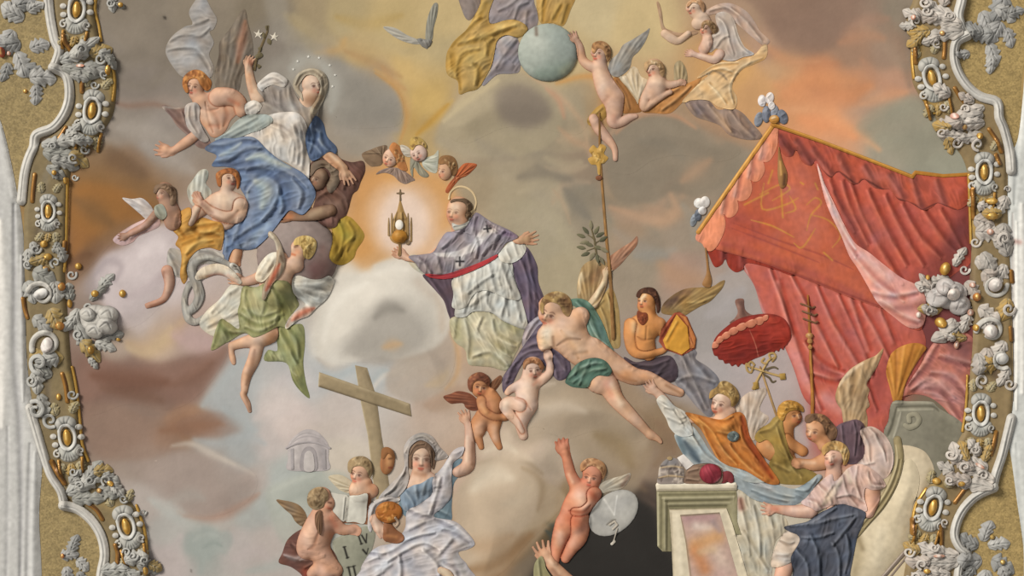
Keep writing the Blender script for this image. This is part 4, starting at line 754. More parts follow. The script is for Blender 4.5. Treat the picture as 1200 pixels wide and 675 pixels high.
part(a, 'hair', P('735,105 740,75 790,55 840,70 865,115 855,165 835,150 825,110 795,90 765,95 745,130'), 'b48e62', curls(805, 95, 50, 18, '8a6540', 'd8b88c', 9), g=.5, th=3)
win(700, 0, 220 / 1198)
a = thing('angel', 'pale pink angel at the very top right, head turned to the left', 'angel', 620, 100)
part(a, 'wing', P('378,15 395,20 412,80 425,165 470,195 540,210 620,190 640,215 560,235 470,225 415,195 395,110'), 'b58d6c', feathers('8f6a4c', 'd0b08c', '420,180 600,205', '380,15 405,110 430,190 540,225 630,200', 7), th=2)
part(a, 'drapery', P('640,110 720,50 800,20 880,30 960,80 1010,150 1040,200 1100,260 1060,290 980,230 900,160 820,100 740,90 690,110'), 'bf9c88', folds('9a7866', 'd8bca8', '720,80 820,60 900,110', '860,50 960,130 1060,260', '900,120 940,200', w=14), th=3)
part(a, 'body', [C('620,52,56 625,75,42'), C('640,90,40 680,140,46 640,150,40'), C('430,215,26 480,250,28 520,260,22 580,215,20')], 'd6b092', face(608, 55, 52, 8, -.5, 0) + [('e4c6aa', 20, .5, 1, '600,30 620,30')], g=.5, mat='painted_skin', edge=('b58a6c', 5, .4))
part(a, 'hair', P('568,45 580,15 620,-5 665,5 685,40 675,80 660,60 640,30 605,22 585,40'), 'bd8f68', curls(630, 20, 46, 16, '98704c', 'd9b690', 10), g=.5, th=2.5)
a = thing('angel', 'brown haired angel in white and pale yellow drapery stretching an arm to the left', 'angel', 760, 300)
part(a, 'shadowed_skirt', P('560,660 610,640 660,630 720,650 770,700 850,690 920,715 990,790 1050,860 1030,890 940,890 840,860 780,800 700,770 620,740'), '94786a',  # purple drapery streaked with orange
     folds('705650', 'bb977c', '640,650 700,740 760,790', '720,660 800,760 880,850', '860,700 930,790 1010,870', '600,660 640,720', w=18) + [('c79e7a', 22, .7, 1.5, '740,690 800,770 850,840'), ('7d6d74', 26, .6, 0, '620,670 650,720'), ('b88a68', 20, .5, 1, '900,730 960,810')], th=5)
part(a, 'yellow_drapery', P('600,640 560,655 545,640 640,540 720,470 640,500 660,470 760,405 900,385 1000,350 1060,285 1085,300 1075,370 1000,410 930,440 880,500 860,560 890,620 885,680 850,700 770,680 700,640'), 'd6b080',
     folds('a8804e', 'ecd0a4', '640,490 760,420 900,410', '870,520 930,440 1060,380', '880,660 860,560 900,470', '720,530 780,590 830,660', '700,480 780,450 860,470', w=13) + [('7a6a58', 10, .7, -1, '595,555 660,505 735,452'), ('7f6a54', 10, .7, -1, '740,452 790,470 828,512'), ('f0d8ac', 24, .5, 1, '740,560 800,620'), ('ecd2a2', 10, .6, 1, '600,570 670,520')], th=4)
part(a, 'white_drapery', P('700,240 775,200 760,150 755,95 800,75 850,95 880,150 900,220 940,300 1000,345 930,365 860,390 790,375 800,335 760,310 720,335 690,300'), 'bcaa9f', folds('948178', 'dccdc0', '780,110 830,160 850,250 880,350', '760,320 800,260 840,240', '880,170 920,280 980,340', '720,260 780,230', w=13) + [('ead9c4', 9, .7, 1, '880,160 905,240 960,320'), ('b39a94', 24, .5, 0, '830,330 860,300')], th=4)
part(a, 'body', [C('705,175,46 690,200,36'), C('700,230,28 700,270,36 680,310,36'), C('780,345,32 745,380,28 680,365,22 620,348,17')] + hand(625, 349, 190, 72, 9, -1, 8), 'd6ab94', face(688, 185, 42, 15, -.5, .3) + [('e8c8b0', 16, .5, 1, '740,370 660,355'), ('b9866c', 14, .4, 0, '650,280 670,320')], g=.5, mat='painted_skin', edge=SK_EDGE)
part(a, 'hair', P('660,165 675,140 715,135 750,155 760,190 745,215 725,200 705,170 680,165 670,185'), '9c7850', curls(715, 165, 40, 16, '765634', 'c2a078', 11), g=.5, th=2.5)

# ---------------------------------------------------------------- cherub heads
win(440, 140, .125)
def cherub(label, wings, hd, hair, hairc, f, skin='d6ab90'):
    c = thing('cherub', label, 'cherub', hd[0], hd[1], 'winged cherub heads above the monstrance')
    for w_, cl, dk, lt, rt, tp in wings: part(c, 'wing', P(w_), cl, feathers(dk, lt, rt, tp, 6), g=.5, th=2.5)
    part(c, 'head', [E(hd[0], hd[1], hd[2], hd[3], hd[4])], skin, f, g=.5, mat='painted_skin', edge=SK_EDGE)
    part(c, 'hair', P(hair), hairc, curls(*[float(v) for v in np.mean(pts(hair) * 0 + [[float(a) for a in q.split(',')] for q in hair.split()], axis=0)], 60, 16, '74502c', 'd2b07c', 12), g=.5, th=2.5)
cherub('left cherub head of three, brown hair and mauve brown wings', [('-130,330 -40,280 60,245 110,250 90,330 60,420 0,440 -60,430', '86684c', '664a34', 'a58a68', '80,320 60,420', '-130,330 -40,285 60,248 100,250'), ('5,515 50,475 150,448 240,465 310,510 370,565 330,585 280,605 220,580 170,530 90,500', '97796a', '74584c', 'b89a88', '160,450 260,470', '10,515 130,520 220,585 290,605 365,565')],
       (140, 360, 72, 88, 15), '130,270 165,215 215,240 255,300 275,380 300,470 260,480 210,450 190,380 165,330', 'b0774a', face(130, 370, 78, 25, -.2, .3))
cherub('middle cherub head of three, blond and rosy with white and green wings', [('235,240 300,255 345,310 335,350 280,345 245,300', 'cdbfac', 'a39680', 'e2d8c8', '330,300 330,340', '240,240 250,300 280,345'), ('440,380 500,350 550,330 590,290 585,420 570,500 510,490 450,450', 'b9bcab', '8c937e', 'd6d8ca', '450,390 450,440', '590,290 590,400 570,500 500,490'), ('330,360 390,380 430,440 500,520 470,545 410,520 360,450 350,540 325,480', '8f8a74', '6c6854', 'aeaa92', '380,390 420,420', '330,480 410,520 500,525')],
       (405, 315, 78, 82, -20), '330,270 325,190 380,160 440,185 480,240 470,270 430,240 380,245 350,290', 'b09454', face(390, 325, 74, -25, -.2, .3), 'dcb6a2')
cherub('right cherub head of three, brown with an orange red wing spread to the right', [('655,670 690,600 740,540 775,470 830,415 890,408 952,425 900,490 850,530 790,560 720,640 680,690', 'a65a38', '7d3c24', 'c98258', '690,640 760,500', '800,440 880,410 952,425 890,500 820,545 740,610', )],
       (655, 480, 66, 92, 8), '590,410 610,350 680,335 740,360 770,430 760,500 725,530 700,470 660,420 620,420', '8a6038', face(632, 490, 78, 12, -.65, .2), 'c99a76')

# ---------------------------------------------------------------- monstrance and the churchman
win(420, 210)
p = thing('person', 'haloed tonsured churchman in lilac cape and white robe lifting the golden monstrance', 'person', 600, 400)
part(p, 'dark_purple_robe', P('300,448 380,460 450,470 470,600 450,690 420,630 400,570 360,520'), '5d4656', folds('40303e', '846a7c', '340,460 410,560 430,640', w=12), th=4)
part(p, 'dark_purple_robe', P('690,410 740,350 785,315 835,400 842,480 868,560 850,620 815,680 780,660 760,560 730,470'), '64506a', folds('443450', '8c7690', '760,360 800,450 810,560 810,660', '800,340 820,440 840,560', '730,420 770,540', w=13), th=6)
win(480, 320)
part(p, 'cream_skirt', P('190,215 250,195 300,175 400,180 520,225 545,250 525,320 490,390 455,455 380,440 320,435 275,425 260,360 220,330 195,290'), 'bdb28e',
     folds('8c835c', 'd8d0b0', '270,210 290,300 280,400', '400,220 420,290 500,330', '300,400 380,380 450,440', '230,220 220,300', '350,210 330,280 400,330 480,380', w=14, dz=1.6) + [('d2cbb4', 45, .6, 2, '320,250 350,320'), ('8f8a58', 28, .6, -1, '460,230 500,260'), ('9c9565', 24, .6, -1, '215,240 230,300'), ('a89e72', 26, .5, 0, '410,340 470,370')], th=7, edge=('8f8660', 8, .4))
part(p, 'white_rochet', P('290,-20 240,80 210,195 260,205 300,180 380,185 440,225 545,265 550,225 520,110 490,20 470,-60 380,-60'), 'c3c0b6',
     folds('8f8d86', 'dedbd2', '300,20 280,110 265,190', '350,-20 330,90 310,170', '430,60 340,120 290,160', '420,-20 450,80 470,200', '480,60 510,140 530,230', '380,60 370,130 400,180', '460,120 440,200', w=12) + [('d9d6cc', 26, .5, 1, '380,20 350,90'), ('9a958a', 8, .6, 0, '215,195 300,183 380,188 440,228 540,262')], th=6, edge=('8c8a82', 8, .4))
win(420, 210)
part(p, 'white_rochet', P('440,470 520,430 610,385 680,355 710,420 740,500 760,560 700,560 600,520 540,540 500,600 440,600 445,540'), 'c3c0b6', folds('918f88', 'dedbd2', '480,470 500,560', '560,440 560,520', '620,400 650,520', '680,400 720,520', '640,450 580,490 520,540', w=11), th=6)
part(p, 'white_sleeve', P('680,320 735,275 770,300 785,325 765,365 720,392 670,385 655,350'), 'cac6ba', folds('98948a', 'e0dcd2', '700,330 720,370', '735,300 750,350', w=9), th=5)
part(p, 'white_sleeve', P('225,365 275,355 315,400 335,445 295,440 250,410'), 'b9b39c', folds('8c8670', 'd2ccb8', '250,370 300,425', w=9), th=4)
part(p, 'body', [C('470,135,54 462,165,50 455,190,34'), C('480,190,40 470,220,36'), C('480,220,14 620,240,12 715,266,12 740,286,16 760,285,16'), C('470,225,14 400,300,12 310,375,12 240,372,14 215,360,16')] + hand(755, 288, -8, 92, 10, 1, -8) + hand(222, 365, -155, 72, 6, -1, 20, 1.2), 'd2a282',
     face(452, 158, 52, 6, -.45, .05) + [('e8c8a8', 26, .7, 1, '445,130 452,135'), ('b07a58', 14, .5, 0, '500,160 495,190'), ('a88458', 20, .6, 0, '770,285 820,262'), ('8f6a5c', 16, .4, 0, '455,195 470,198')], g=.5, mat='painted_skin', edge=SK_EDGE)
part(p, 'tonsured_hair', P('470,92 505,92 530,120 530,165 515,190 500,175 508,140 495,112 460,104 430,110 440,95'), '6e5138', curls(505, 130, 36, 14, '4a3422', '8f6e4c', 14), g=.5, th=3)
part(p, 'collar', P('440,205 470,215 510,200 520,180 535,190 500,235 460,245 442,228'), 'b5b0a4', folds('8a867c', 'd0ccc2', '450,225 500,212', w=6), g=.5, th=2.5)
cape = part(p, 'lilac_cape', P('445,245 500,225 540,165 560,158 600,185 640,208 700,235 745,265 735,280 690,300 655,345 600,380 520,412 420,445 340,450 300,435 270,395 235,362 300,352 350,340 380,290 410,250'), '978a92',
     folds('6e5c68', 'b8aab0', '290,365 330,400 350,440', '560,180 550,240 570,300 560,370', '620,220 660,260 640,330', '520,200 460,280 400,330', '600,200 640,240 720,265', '690,250 640,300 590,360', '380,360 400,430', w=13, dz=1.7)
     + [('R', 'd2c9c8', 4, .95, .4, '352,345 410,345 470,335 530,300 560,255 590,222 640,232 652,246 612,262 580,300 540,340 480,362 420,366 372,362'), ('R', 'cdc4c4', 4, .9, .3, '448,362 500,352 495,420 455,420'), ('6d5a78', 20, .5, -1, '560,170 540,210'), ('7d4f7a', 22, .5, 0, '690,250 730,262'), ('a695aa', 26, .5, 1, '400,290 440,270')]
     + [('2e2a30', 4.5, 1, 0, q) for q in ('475,366 475,404', '458,385 493,385', '601,218 606,246', '588,234 620,230')], th=7, R=16, edge=('6a5873', 7, .4), g=.5)
part(p, 'red_hem', P('315,442 400,445 500,415 590,380 648,352 640,372 570,412 480,450 420,466 370,466 330,458'), 'a5383e', folds('7a2028', 'c4606a', '340,452 450,440 560,395', w=7), th=2.5)
part(p, 'halo', [('P', np.concatenate([crom(pts('418,95 430,55 465,32 505,35 540,62 555,105 548,140 530,160'), False), crom(pts('524,152 540,135 547,105 533,68 502,44 466,41 437,62 426,96'), False)]))], 'd6b98a', th=1, g=.5)
m = thing('monstrance', 'golden spired monstrance with a glass centre raised against a bright glow', 'monstrance', 195, 220)
part(m, 'stem', [Ch('193,285,10 195,320,6 193,352,9')], '8d6a3e', g=.5)
part(m, 'tower', P('195,92 203,115 214,150 226,178 232,210 228,250 238,272 225,292 205,302 180,302 158,292 146,270 158,250 156,212 166,178 180,150 189,115'), 'a5814c', folds('74542a', 'cfae74', '180,160 172,240', '210,160 215,240', w=7) + [('7a5a30', 6, .6, -.5, '165,190 225,190'), ('b6762e', 26, .7, 1, '190,265 196,268')], g=.5, th=3, mat='painted_gold')
part(m, 'glass', [E(192, 214, 19, 24)], 'e3dace', [('f2ece2', 10, .7, 0, '186,206 190,210')], g=.5, mat='painted_plaster')
for x0, y0, y1 in ((142, 182, 262), (156, 160, 262), (232, 160, 262), (247, 180, 290)):
    part(m, 'pinnacle', [Ch(f'{x0},{y0},2 {x0},{y0+30},4.5 {x0},{y1},5')], '9a7a4c', g=.5, mat='painted_gold')
part(m, 'foot_knob', [E(193, 268, 36, 30)], 'a8752e', [('d0a05a', 10, .7, .5, '182,258 186,256'), ('7a4e1c', 9, .5, 0, '200,285 215,275')], g=.5, mat='painted_gold')
part(m, 'side_scroll', [E(232, 296, 12, 12)], '9b7d58', g=.5, mat='painted_gold')
part(m, 'cross', [Ch('196,50,3.5 196,98,4'), Ch('181,66,3.5 212,66,3.5')], '7a6040', g=.5, mat='painted_gold')

# ---------------------------------------------------------------- angel behind with the processional staff, resting man, bearded angel
win(620, 320, 160 / 1200)
a = thing('angel', 'half hidden angel with tawny wings and raised sleeve gripping the tall staff', 'angel', 560, 250)
part(a, 'wing', P('425,210 425,100 440,20 470,-60 540,-110 640,-120 700,-60 690,60 640,150 560,230 500,270 450,260'), 'a28458', feathers('7c6038', 'c6ab7c', '480,260 600,200', '430,100 445,0 480,-70 560,-110 650,-110 690,0', 8) + [('d4c09a', 22, .8, 1, '440,180 445,60 460,0'), ('8a5c38', 50, .6, -1, '560,60 620,-20')], th=3)
win(600, 169)
part(a, 'wing', P('445,540 470,515 520,480 560,455 585,430 585,470 545,520 500,570 465,590'), 'a8745a', feathers('82523c', 'c89878', '460,560 480,580', '470,515 530,475 585,430 570,490 520,550', 6), th=2.5)
win(620, 320, 160 / 1200)
part(a, 'robe', P('560,290 620,230 680,160 720,120 760,200 790,330 800,480 800,640 740,660 690,600 640,460 600,350'), 'a68852', folds('7c6234', 'c8ae78', '640,300 690,420 720,600', '700,180 740,320 760,560', '600,310 660,250', w=16), th=3)
part(a, 'arm', [C('560,270,46 610,190,40 650,110,32 668,50,24 675,20,20')] + hand(672, 30, -72, 95, 8, 1, 30, 1.2), 'cdb088', [('e6d2ac', 16, .7, 1, '590,210 650,90'), ('a58452', 16, .6, -1, '560,280 620,220 670,120')], g=.5, mat='painted_skin', edge=SK_EDGE)
win(600, 150)
t = thing('staff', 'tall thin processional staff topped by a gold cross, standing over the resting man', 'staff', 440, 500)
part(t, 'pole', [Ch('408,-70,4 410,80,5 415,180,6 440,500,7 460,700,8 474,985,9')], '8c6438', [('b58a54', 3, .6, .5, '415,180 440,500 462,700')], g=.5)
part(t, 'knob', [E(407, 234, 16, 12)], '7d4a30', g=.5)
part(t, 'finial', P('395,175 370,170 355,145 375,130 360,105 380,80 400,95 415,75 440,90 430,120 450,140 430,165 415,170 412,215 402,215'), 'b8924c', curls(400, 125, 40, 10, '8a6830', 'd8b878', 21), g=.5, th=2.5, mat='painted_gold')
o = thing('olive_branch', 'dark olive branch beside the tall staff', 'branch', 380, 520)
part(o, 'twig', [Ch('370,465,3 385,520,4 395,590,5 410,640,5'), Ch('385,520,3 355,500,2'), Ch('390,560,3 350,575,2'), Ch('388,540,3 430,515,2')], '6a5c3c', g=.5)
rl = random.Random(5)
for k, (x, y, an) in enumerate(((325, 505, 200), (345, 480, 230), (370, 455, 265), (395, 480, 300), (410, 500, 330), (340, 535, 170), (325, 560, 190), (345, 590, 160), (375, 600, 120), (405, 560, 20), (425, 520, 330), (430, 570, 30), (360, 545, 200), (400, 610, 80), (420, 620, 60))):
    c, s_ = math.cos(math.radians(an)), math.sin(math.radians(an)); q = ' '.join(f'{x+u*c-v*s_:.1f},{y+u*s_+v*c:.1f}' for u, v in ((-20, 0), (-5, -9), (14, -6), (24, 0), (12, 7), (-6, 9)))
    part(o, 'leaf', P(q), ['6f6a4a', '5c5b40', '83795a'][k % 3], g=.5, th=1.5)

win(720, 320, 160 / 1200)
a = thing('angel', 'bare chested bearded dark haired angel with a golden wing holding a yellow book', 'angel', 280, 500)
part(a, 'wing', P('415,350 425,280 480,220 560,165 640,135 750,125 860,118 930,75 972,65 950,130 900,190 840,250 760,290 690,330 600,380 500,370'), '9c7a48', feathers('70522c', 'c2a266', '480,330 620,340', '600,145 720,128 860,118 972,68 940,150 860,240 780,285 700,330', 10) + [('4f3430', 46, .75, 0, '460,270 540,230'), ('6a4238', 40, .5, 0, '600,170 640,160'), ('c0a468', 14, .6, 1, '640,260 760,250 860,200')], th=4, edge=('6a4c28', 8, .3))
win(600, 338)
part(a, 'grey_drapery', P('740,330 800,290 840,275 865,300 860,330 920,370 970,430 965,520 930,600 870,560 820,500 770,450 740,400'), '7e7880', folds('5a545e', 'a39ca0', '800,310 850,400 920,560', '760,400 840,470 900,570', '850,320 930,420', '780,440 850,420 950,450', w=14), th=5)
part(a, 'dark_drapery', P('525,320 580,345 650,330 740,315 775,380 760,430 720,440 640,410 560,385 535,360'), '4a3844', folds('2c2028', '6c5862', '560,360 660,370 740,340', '680,420 730,360', w=12), th=5)
win(720, 320, 160 / 1200)
part(a, 'body', [C('285,230,82 265,290,64'), C('300,300,58 300,380,66'), C('180,460,70 270,470,120 390,450,60'), C('240,540,110 260,640,100 300,700,70'), [C('140,450,56 130,560,50 160,680,44 250,720,36 400,690,30 440,670,26')], C('400,450,40 420,520,36')], 'c58a58',
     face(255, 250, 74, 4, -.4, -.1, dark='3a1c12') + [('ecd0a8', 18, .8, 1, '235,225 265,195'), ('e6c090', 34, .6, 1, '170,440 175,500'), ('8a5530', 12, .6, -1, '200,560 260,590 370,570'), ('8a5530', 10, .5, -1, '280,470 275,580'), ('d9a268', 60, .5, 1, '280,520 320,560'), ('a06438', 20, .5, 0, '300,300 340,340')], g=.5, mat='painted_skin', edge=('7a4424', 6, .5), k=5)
part(a, 'hair', P('190,200 215,150 280,125 350,135 385,190 405,260 400,330 375,350 365,280 340,220 300,185 240,175 215,215'), '4f2a1c', curls(330, 200, 80, 18, '301610', '7a4a30', 15), g=.5, th=4)
part(a, 'beard', P('205,330 240,345 280,350 290,400 265,445 235,455 205,420 195,370'), '7a3a22', curls(240, 390, 45, 12, '54220f', '9c5836', 16), g=.5, th=3)
b = thing('book', 'open book with a golden yellow page and dark red cover held by the bearded angel', 'book', 560, 520)
part(b, 'cover', Q('388,600 412,490 525,350 570,340 640,385 720,570 712,660 590,725 440,670'), '9c5038', folds('6c2418', 'b05a40', '410,580 540,370', w=14), th=3)
part(b, 'page', Q('425,590 545,362 640,470 660,660 590,715 450,660'), 'c8923c', folds('a06a22', 'e0b464', '470,600 560,440', w=16), th=2, lift=.6)
part(b, 'page', Q('562,360 630,388 716,575 704,655 664,665 648,470'), 'c07a48', folds('945030', 'd89a68', '600,400 690,620', w=8), th=1.5, lift=.5)

# resting man
win(480, 320)
p = thing('person', 'half naked young man with green loincloth resting, legs stretched to the right', 'person', 800, 350)
part(p, 'lilac_shawl', P('525,330 540,260 580,215 630,188 650,200 640,240 600,280 560,320 540,350'), 'a597a2', folds('7c6c7a', 'c4b8be', '550,310 590,240 640,205', w=10), th=3)
part(p, 'purple_cloth', P('440,560 436,490 475,430 520,360 570,290 610,240 650,250 640,320 690,335 740,395 755,450 735,490 690,500 640,440 560,400 520,440 480,520'), '66546c',
     folds('44344c', '907e94', '460,520 500,440 560,380 640,370', '530,370 600,340 680,370 720,440', '560,310 600,290', '660,400 690,450 700,490', '470,470 520,400', '620,350 700,390 740,450', w=13) + [('8d7c92', 20, .6, 1, '520,430 560,390')], th=6, edge=('44344c', 7, .4))
part(p, 'green_cloth', P('728,135 780,118 830,130 870,175 905,240 935,320 965,385 930,378 890,350 850,300 815,225 785,165'), '4f8068', folds('2c5844', '8ab09a', '790,130 850,200 900,320', '820,180 870,300 940,370', w=12) + [('9ab8a8', 5, .7, 1, '830,200 870,290 930,340'), ('3f7078', 16, .5, 0, '880,230 910,310')], th=4)
part(p, 'body', [C('665,165,66 655,190,54'), C('700,205,48 720,240,60'), C('634,335,34 642,290,46 720,275,78 800,200,42'), C('740,290,88 790,350,76 830,390,66'), C('850,370,70 930,415,56 1010,465,46 1060,485,40 1120,490,30 1200,535,28 1265,560,20'), [C('890,500,66 930,530,50 965,590,38 1020,650,32 1080,710,24 1130,760,17'), C('1125,755,18 1160,775,14 1175,790,9')]], 'd2a484',
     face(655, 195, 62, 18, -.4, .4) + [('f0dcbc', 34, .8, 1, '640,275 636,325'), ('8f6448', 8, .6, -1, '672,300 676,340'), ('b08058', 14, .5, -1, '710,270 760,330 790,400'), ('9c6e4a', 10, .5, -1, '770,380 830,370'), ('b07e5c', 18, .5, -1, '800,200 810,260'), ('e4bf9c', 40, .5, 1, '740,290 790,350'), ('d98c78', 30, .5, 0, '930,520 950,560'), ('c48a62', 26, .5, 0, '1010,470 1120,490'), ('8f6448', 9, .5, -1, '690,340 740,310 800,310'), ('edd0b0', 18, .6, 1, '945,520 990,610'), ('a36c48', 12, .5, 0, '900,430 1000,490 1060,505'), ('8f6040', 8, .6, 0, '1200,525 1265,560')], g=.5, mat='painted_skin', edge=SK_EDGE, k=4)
part(p, 'hair', P('610,170 615,130 640,100 690,85 740,105 760,150 745,200 720,190 700,150 660,135 630,150 625,190'), 'a58450', curls(690, 125, 62, 24, '6a4428', 'd2b47c', 17) + [('6e4630', 22, .6, 0, '730,120 745,180')], g=.5, th=4)
part(p, 'green_loincloth', P('728,505 760,450 800,412 860,395 915,410 945,455 930,480 880,478 850,500 830,535 775,535 745,525'), '467a62', folds('245040', '80a890', '750,500 830,440 900,430', '770,520 840,470 920,455', '800,420 780,480', '850,410 830,460 800,530', w=11) + [('8fb29c', 8, .6, 1, '800,440 870,415')], th=6, edge=('285444', 7, .4))
# two putti
win(500, 400, 160 / 1200)
a = thing('putto', 'sunburnt putto with red brown wings sitting below the white robed churchman', 'putto', 520, 520)
part(a, 'wing', P('145,488 215,460 270,438 340,445 400,470 455,530 450,600 400,610 345,585 320,545 260,545 205,545'), '80452f', feathers('5a2c1c', 'a5684a', '400,480 440,590', '250,445 190,470 145,488 210,545 320,545 350,590', 7), th=3)
part(a, 'wing', P('555,380 600,330 650,298 660,340 630,400 595,435 565,425'), '7a4a30', feathers('55301c', '9c6c4a', '570,420 590,430', '600,330 650,300 655,350', 5), th=3)
part(a, 'body', [C('460,375,92 470,420,76'), C('560,470,60 580,550,86 560,640,84'), C('500,660,76 470,730,66 470,790,46'), C('600,690,66 590,780,52 610,860,38 640,930,26'), C('450,720,60 420,800,46 460,870,34 480,930,24'), [C('480,520,44 500,600,40 590,660,34 690,665,28'), C('690,665,26 740,660,16')]], 'b98058',
     face(470, 400, 84, 12, .15, .3, dark='4a1f12') + [('dca888', 50, .7, 1, '470,740 470,790'), ('e0b498', 40, .6, 0, '600,760 600,850'), ('93583a', 20, .5, -1, '540,540 560,620'), ('c9986c', 24, .6, 1, '480,560 520,620'), ('d8a888', 26, .5, 0, '440,750 430,820')], g=.5, mat='painted_skin', edge=('7a4228', 6, .5), k=5)
part(a, 'hair', P('360,390 365,330 410,285 475,270 535,300 560,350 545,395 520,370 480,345 430,350 400,390 395,440 375,430'), '7d4630', curls(450, 330, 80, 22, '522818', 'a8704c', 18), g=.5, th=3)
a = thing('putto', 'fair putto lifting an arm under the purple cloth of the resting man', 'putto', 880, 480)
part(a, 'body', [C('935,225,92 930,260,78'), C('900,300,56 890,400,92 880,480,98'), C('960,380,40 1060,300,38 1085,220,32 1065,150,24'), C('800,390,40 740,420,34 710,450,26'), C('880,560,96 850,650,70 830,740,52 850,830,40'), [C('820,560,60 730,540,58 690,570,52 740,650,42 800,720,32 840,790,24')]] + hand(1068, 155, -100, 75, 8, -1, 10, 1.2), 'd8ae96',
     face(940, 250, 84, -10, .1, .45) + [('ecd0ba', 60, .5, 1, '880,400 880,480'), ('f2dcc8', 36, .6, 1, '700,540 690,580'), ('b07a60', 14, .5, -1, '780,500 860,530 920,600'), ('b5806a', 20, .5, -1, '960,330 1000,360'), ('c98a74', 16, .5, 0, '960,360 940,380')], g=.5, mat='painted_skin', edge=SK_EDGE, k=5)
part(a, 'hair', P('845,210 860,165 910,140 970,145 1015,180 1030,230 1000,250 980,210 930,190 880,205 855,245'), 'a06c48', curls(940, 180, 80, 20, '744628', 'c8966c', 19), g=.5, th=3)
# ================================================================== lower left: cross, women, putti, rotunda
win(0, 0, 1)
win(310, 506, 250 / 1197)
one('hill', 'pale green grey hill under the small rotunda', 'hill', [P('10,300 60,265 120,225 250,195 380,195 470,230 540,300 520,460 400,560 250,600 120,560 40,460')], None, (), th=2, soft=True, R=20, g=2, kind='structure', mat='painted_plaster', noise=0)
r = thing('rotunda', 'small pale round temple with arched door on the hill at the lower left', 'building', 240, 120)
part(r, 'drum', P('128,212 132,150 130,80 145,50 180,15 215,-8 250,-14 290,-4 330,30 352,60 362,90 358,150 362,212 240,220'), 'b4a9ab', [('c3b8b7', 40, .6, 1, '175,60 180,180'), ('a1979b', 24, .5, -.5, '320,60 335,200'), ('9c9297', 5, .5, -.4, '140,78 190,40 250,28 310,42 352,80'), ('a1989c', 4, .5, -.4, '150,60 200,20 250,10 310,28')], g=.5, th=1.5, mat='painted_plaster', edge=('a0979b', 6, .4))
part(r, 'cornice', C('122,90,6 180,66,6 245,56,6 310,66,6 368,92,6'), 'aaa0a4', g=.5, mat='painted_plaster')
part(r, 'column', Q('146,98 164,92 166,210 148,210'), 'a39a9e', g=.5, th=.6, mat='painted_plaster')
part(r, 'column', Q('322,92 344,98 346,210 326,210'), '9f969a', g=.5, th=.6, mat='painted_plaster')
part(r, 'door_surround', P('205,215 206,130 225,92 250,82 275,92 292,130 294,215'), 'a49a9e', g=.5, th=.6, mat='painted_plaster', edge=('92898d', 5, .5))
part(r, 'doorway', P('224,215 224,135 236,112 250,106 264,112 276,135 278,215'), 'c2b8b7', g=.5, th=.5, mat='painted_plaster')
win(0, 0, 1)
c = thing('cross', 'large leaning brown wooden cross held up beside the seated veiled woman', 'cross', 440, 500)
part(c, 'upright', Q('416,428 430,431 441,465 447,510 452,540 457,575 457,592 443,594 438,570 431,510 423,472'), 'a08a66', [('b9a680', 1.2, .9, 0, '416,429 423,472 431,510 438,570'), ('7d6a4c', 3, .5, 0, '429,435 440,465 446,510 455,570'), ('a5906c', 3, .4, 0, '425,440 436,505 445,560')], th=2, g=.5, mat='painted_plaster', blur=.4)
part(c, 'crossbar', Q('374,436 480,473 482,488 373,453'), '9d8762', [('6a583e', 1.6, .8, 0, '374,453 481,488'), ('b09c78', 1.5, .6, 0, '376,438 478,474'), ('c0ad88', 1, .8, 0, '374,437 373,453'), ('857252', 4, .4, 0, '420,458 470,476')], th=2.2, g=.5, mat='painted_plaster', blur=.4, lift=.4)
win(310, 506, 250 / 1197)
a = thing('putto', 'fair haired putto looking down into the open white book beside the cross', 'putto', 520, 280)
part(a, 'wing', P('360,250 420,240 480,270 520,320 490,345 430,330 385,290'), 'c9b898', feathers('a08e6c', 'ddd0b4', '510,320 500,330', '360,252 400,300 450,335 490,345', 5), g=.5, th=2)
part(a, 'body', [C('540,215,66 535,240,54'), C('560,290,44 540,330,66 600,330,40')], 'd3a283', face(525, 235, 60, 12, -.35, .45) + [('e8c4a6', 30, .5, 1, '490,310 520,320'), ('b87a58', 20, .5, 0, '590,290 620,330')], g=.5, mat='painted_skin', edge=SK_EDGE)
part(a, 'hair', P('468,215 472,165 510,140 560,138 598,170 605,230 590,260 575,215 545,190 500,195 485,230'), 'a0835a', curls(540, 170, 55, 18, '755a38', 'c6a97c', 22), g=.5, th=3)
a = thing('putto', 'ruddy putto face peeping out at the right of the cross', 'putto', 695, 165)
part(a, 'head', [E(690, 168, 40, 72, 8)], 'b07a50', [('d2a070', 18, .6, .5, '700,140 702,170'), ('7a4a2c', 14, .6, 0, '670,120 665,220'), ('6a3c22', 6, .7, 0, '700,150 715,148'), ('8a4030', 6, .7, 0, '700,200 714,200')], g=.5, mat='painted_skin', edge=SK_EDGE)
part(a, 'hair', P('655,140 660,95 690,85 722,105 735,150 720,140 695,120 670,150'), '8a5a34', g=.5, th=2)
b = thing('book', 'open white book lying before the fair putto beside the cross', 'book', 470, 430)
part(b, 'cover', Q('372,345 470,362 590,340 600,380 580,520 440,510 385,490'), '8f5a3c', g=.5, th=1.2)
part(b, 'page', P('365,345 420,348 470,362 462,430 450,500 420,490 385,480 372,420'), 'c4bfb2', folds('a09a8c', 'd8d4c8', '460,370 448,490', w=7), g=.5, th=1.5)
part(b, 'page', P('474,362 530,352 580,345 575,420 562,512 505,505 455,502 465,430'), 'd3cfc2', [('a8a294', 8, .6, -.5, '474,362 458,500'), ('bdb8aa', 10, .4, 0, '560,360 550,500')], g=.5, th=1.5)
win(310, 534, 250 / 1197)
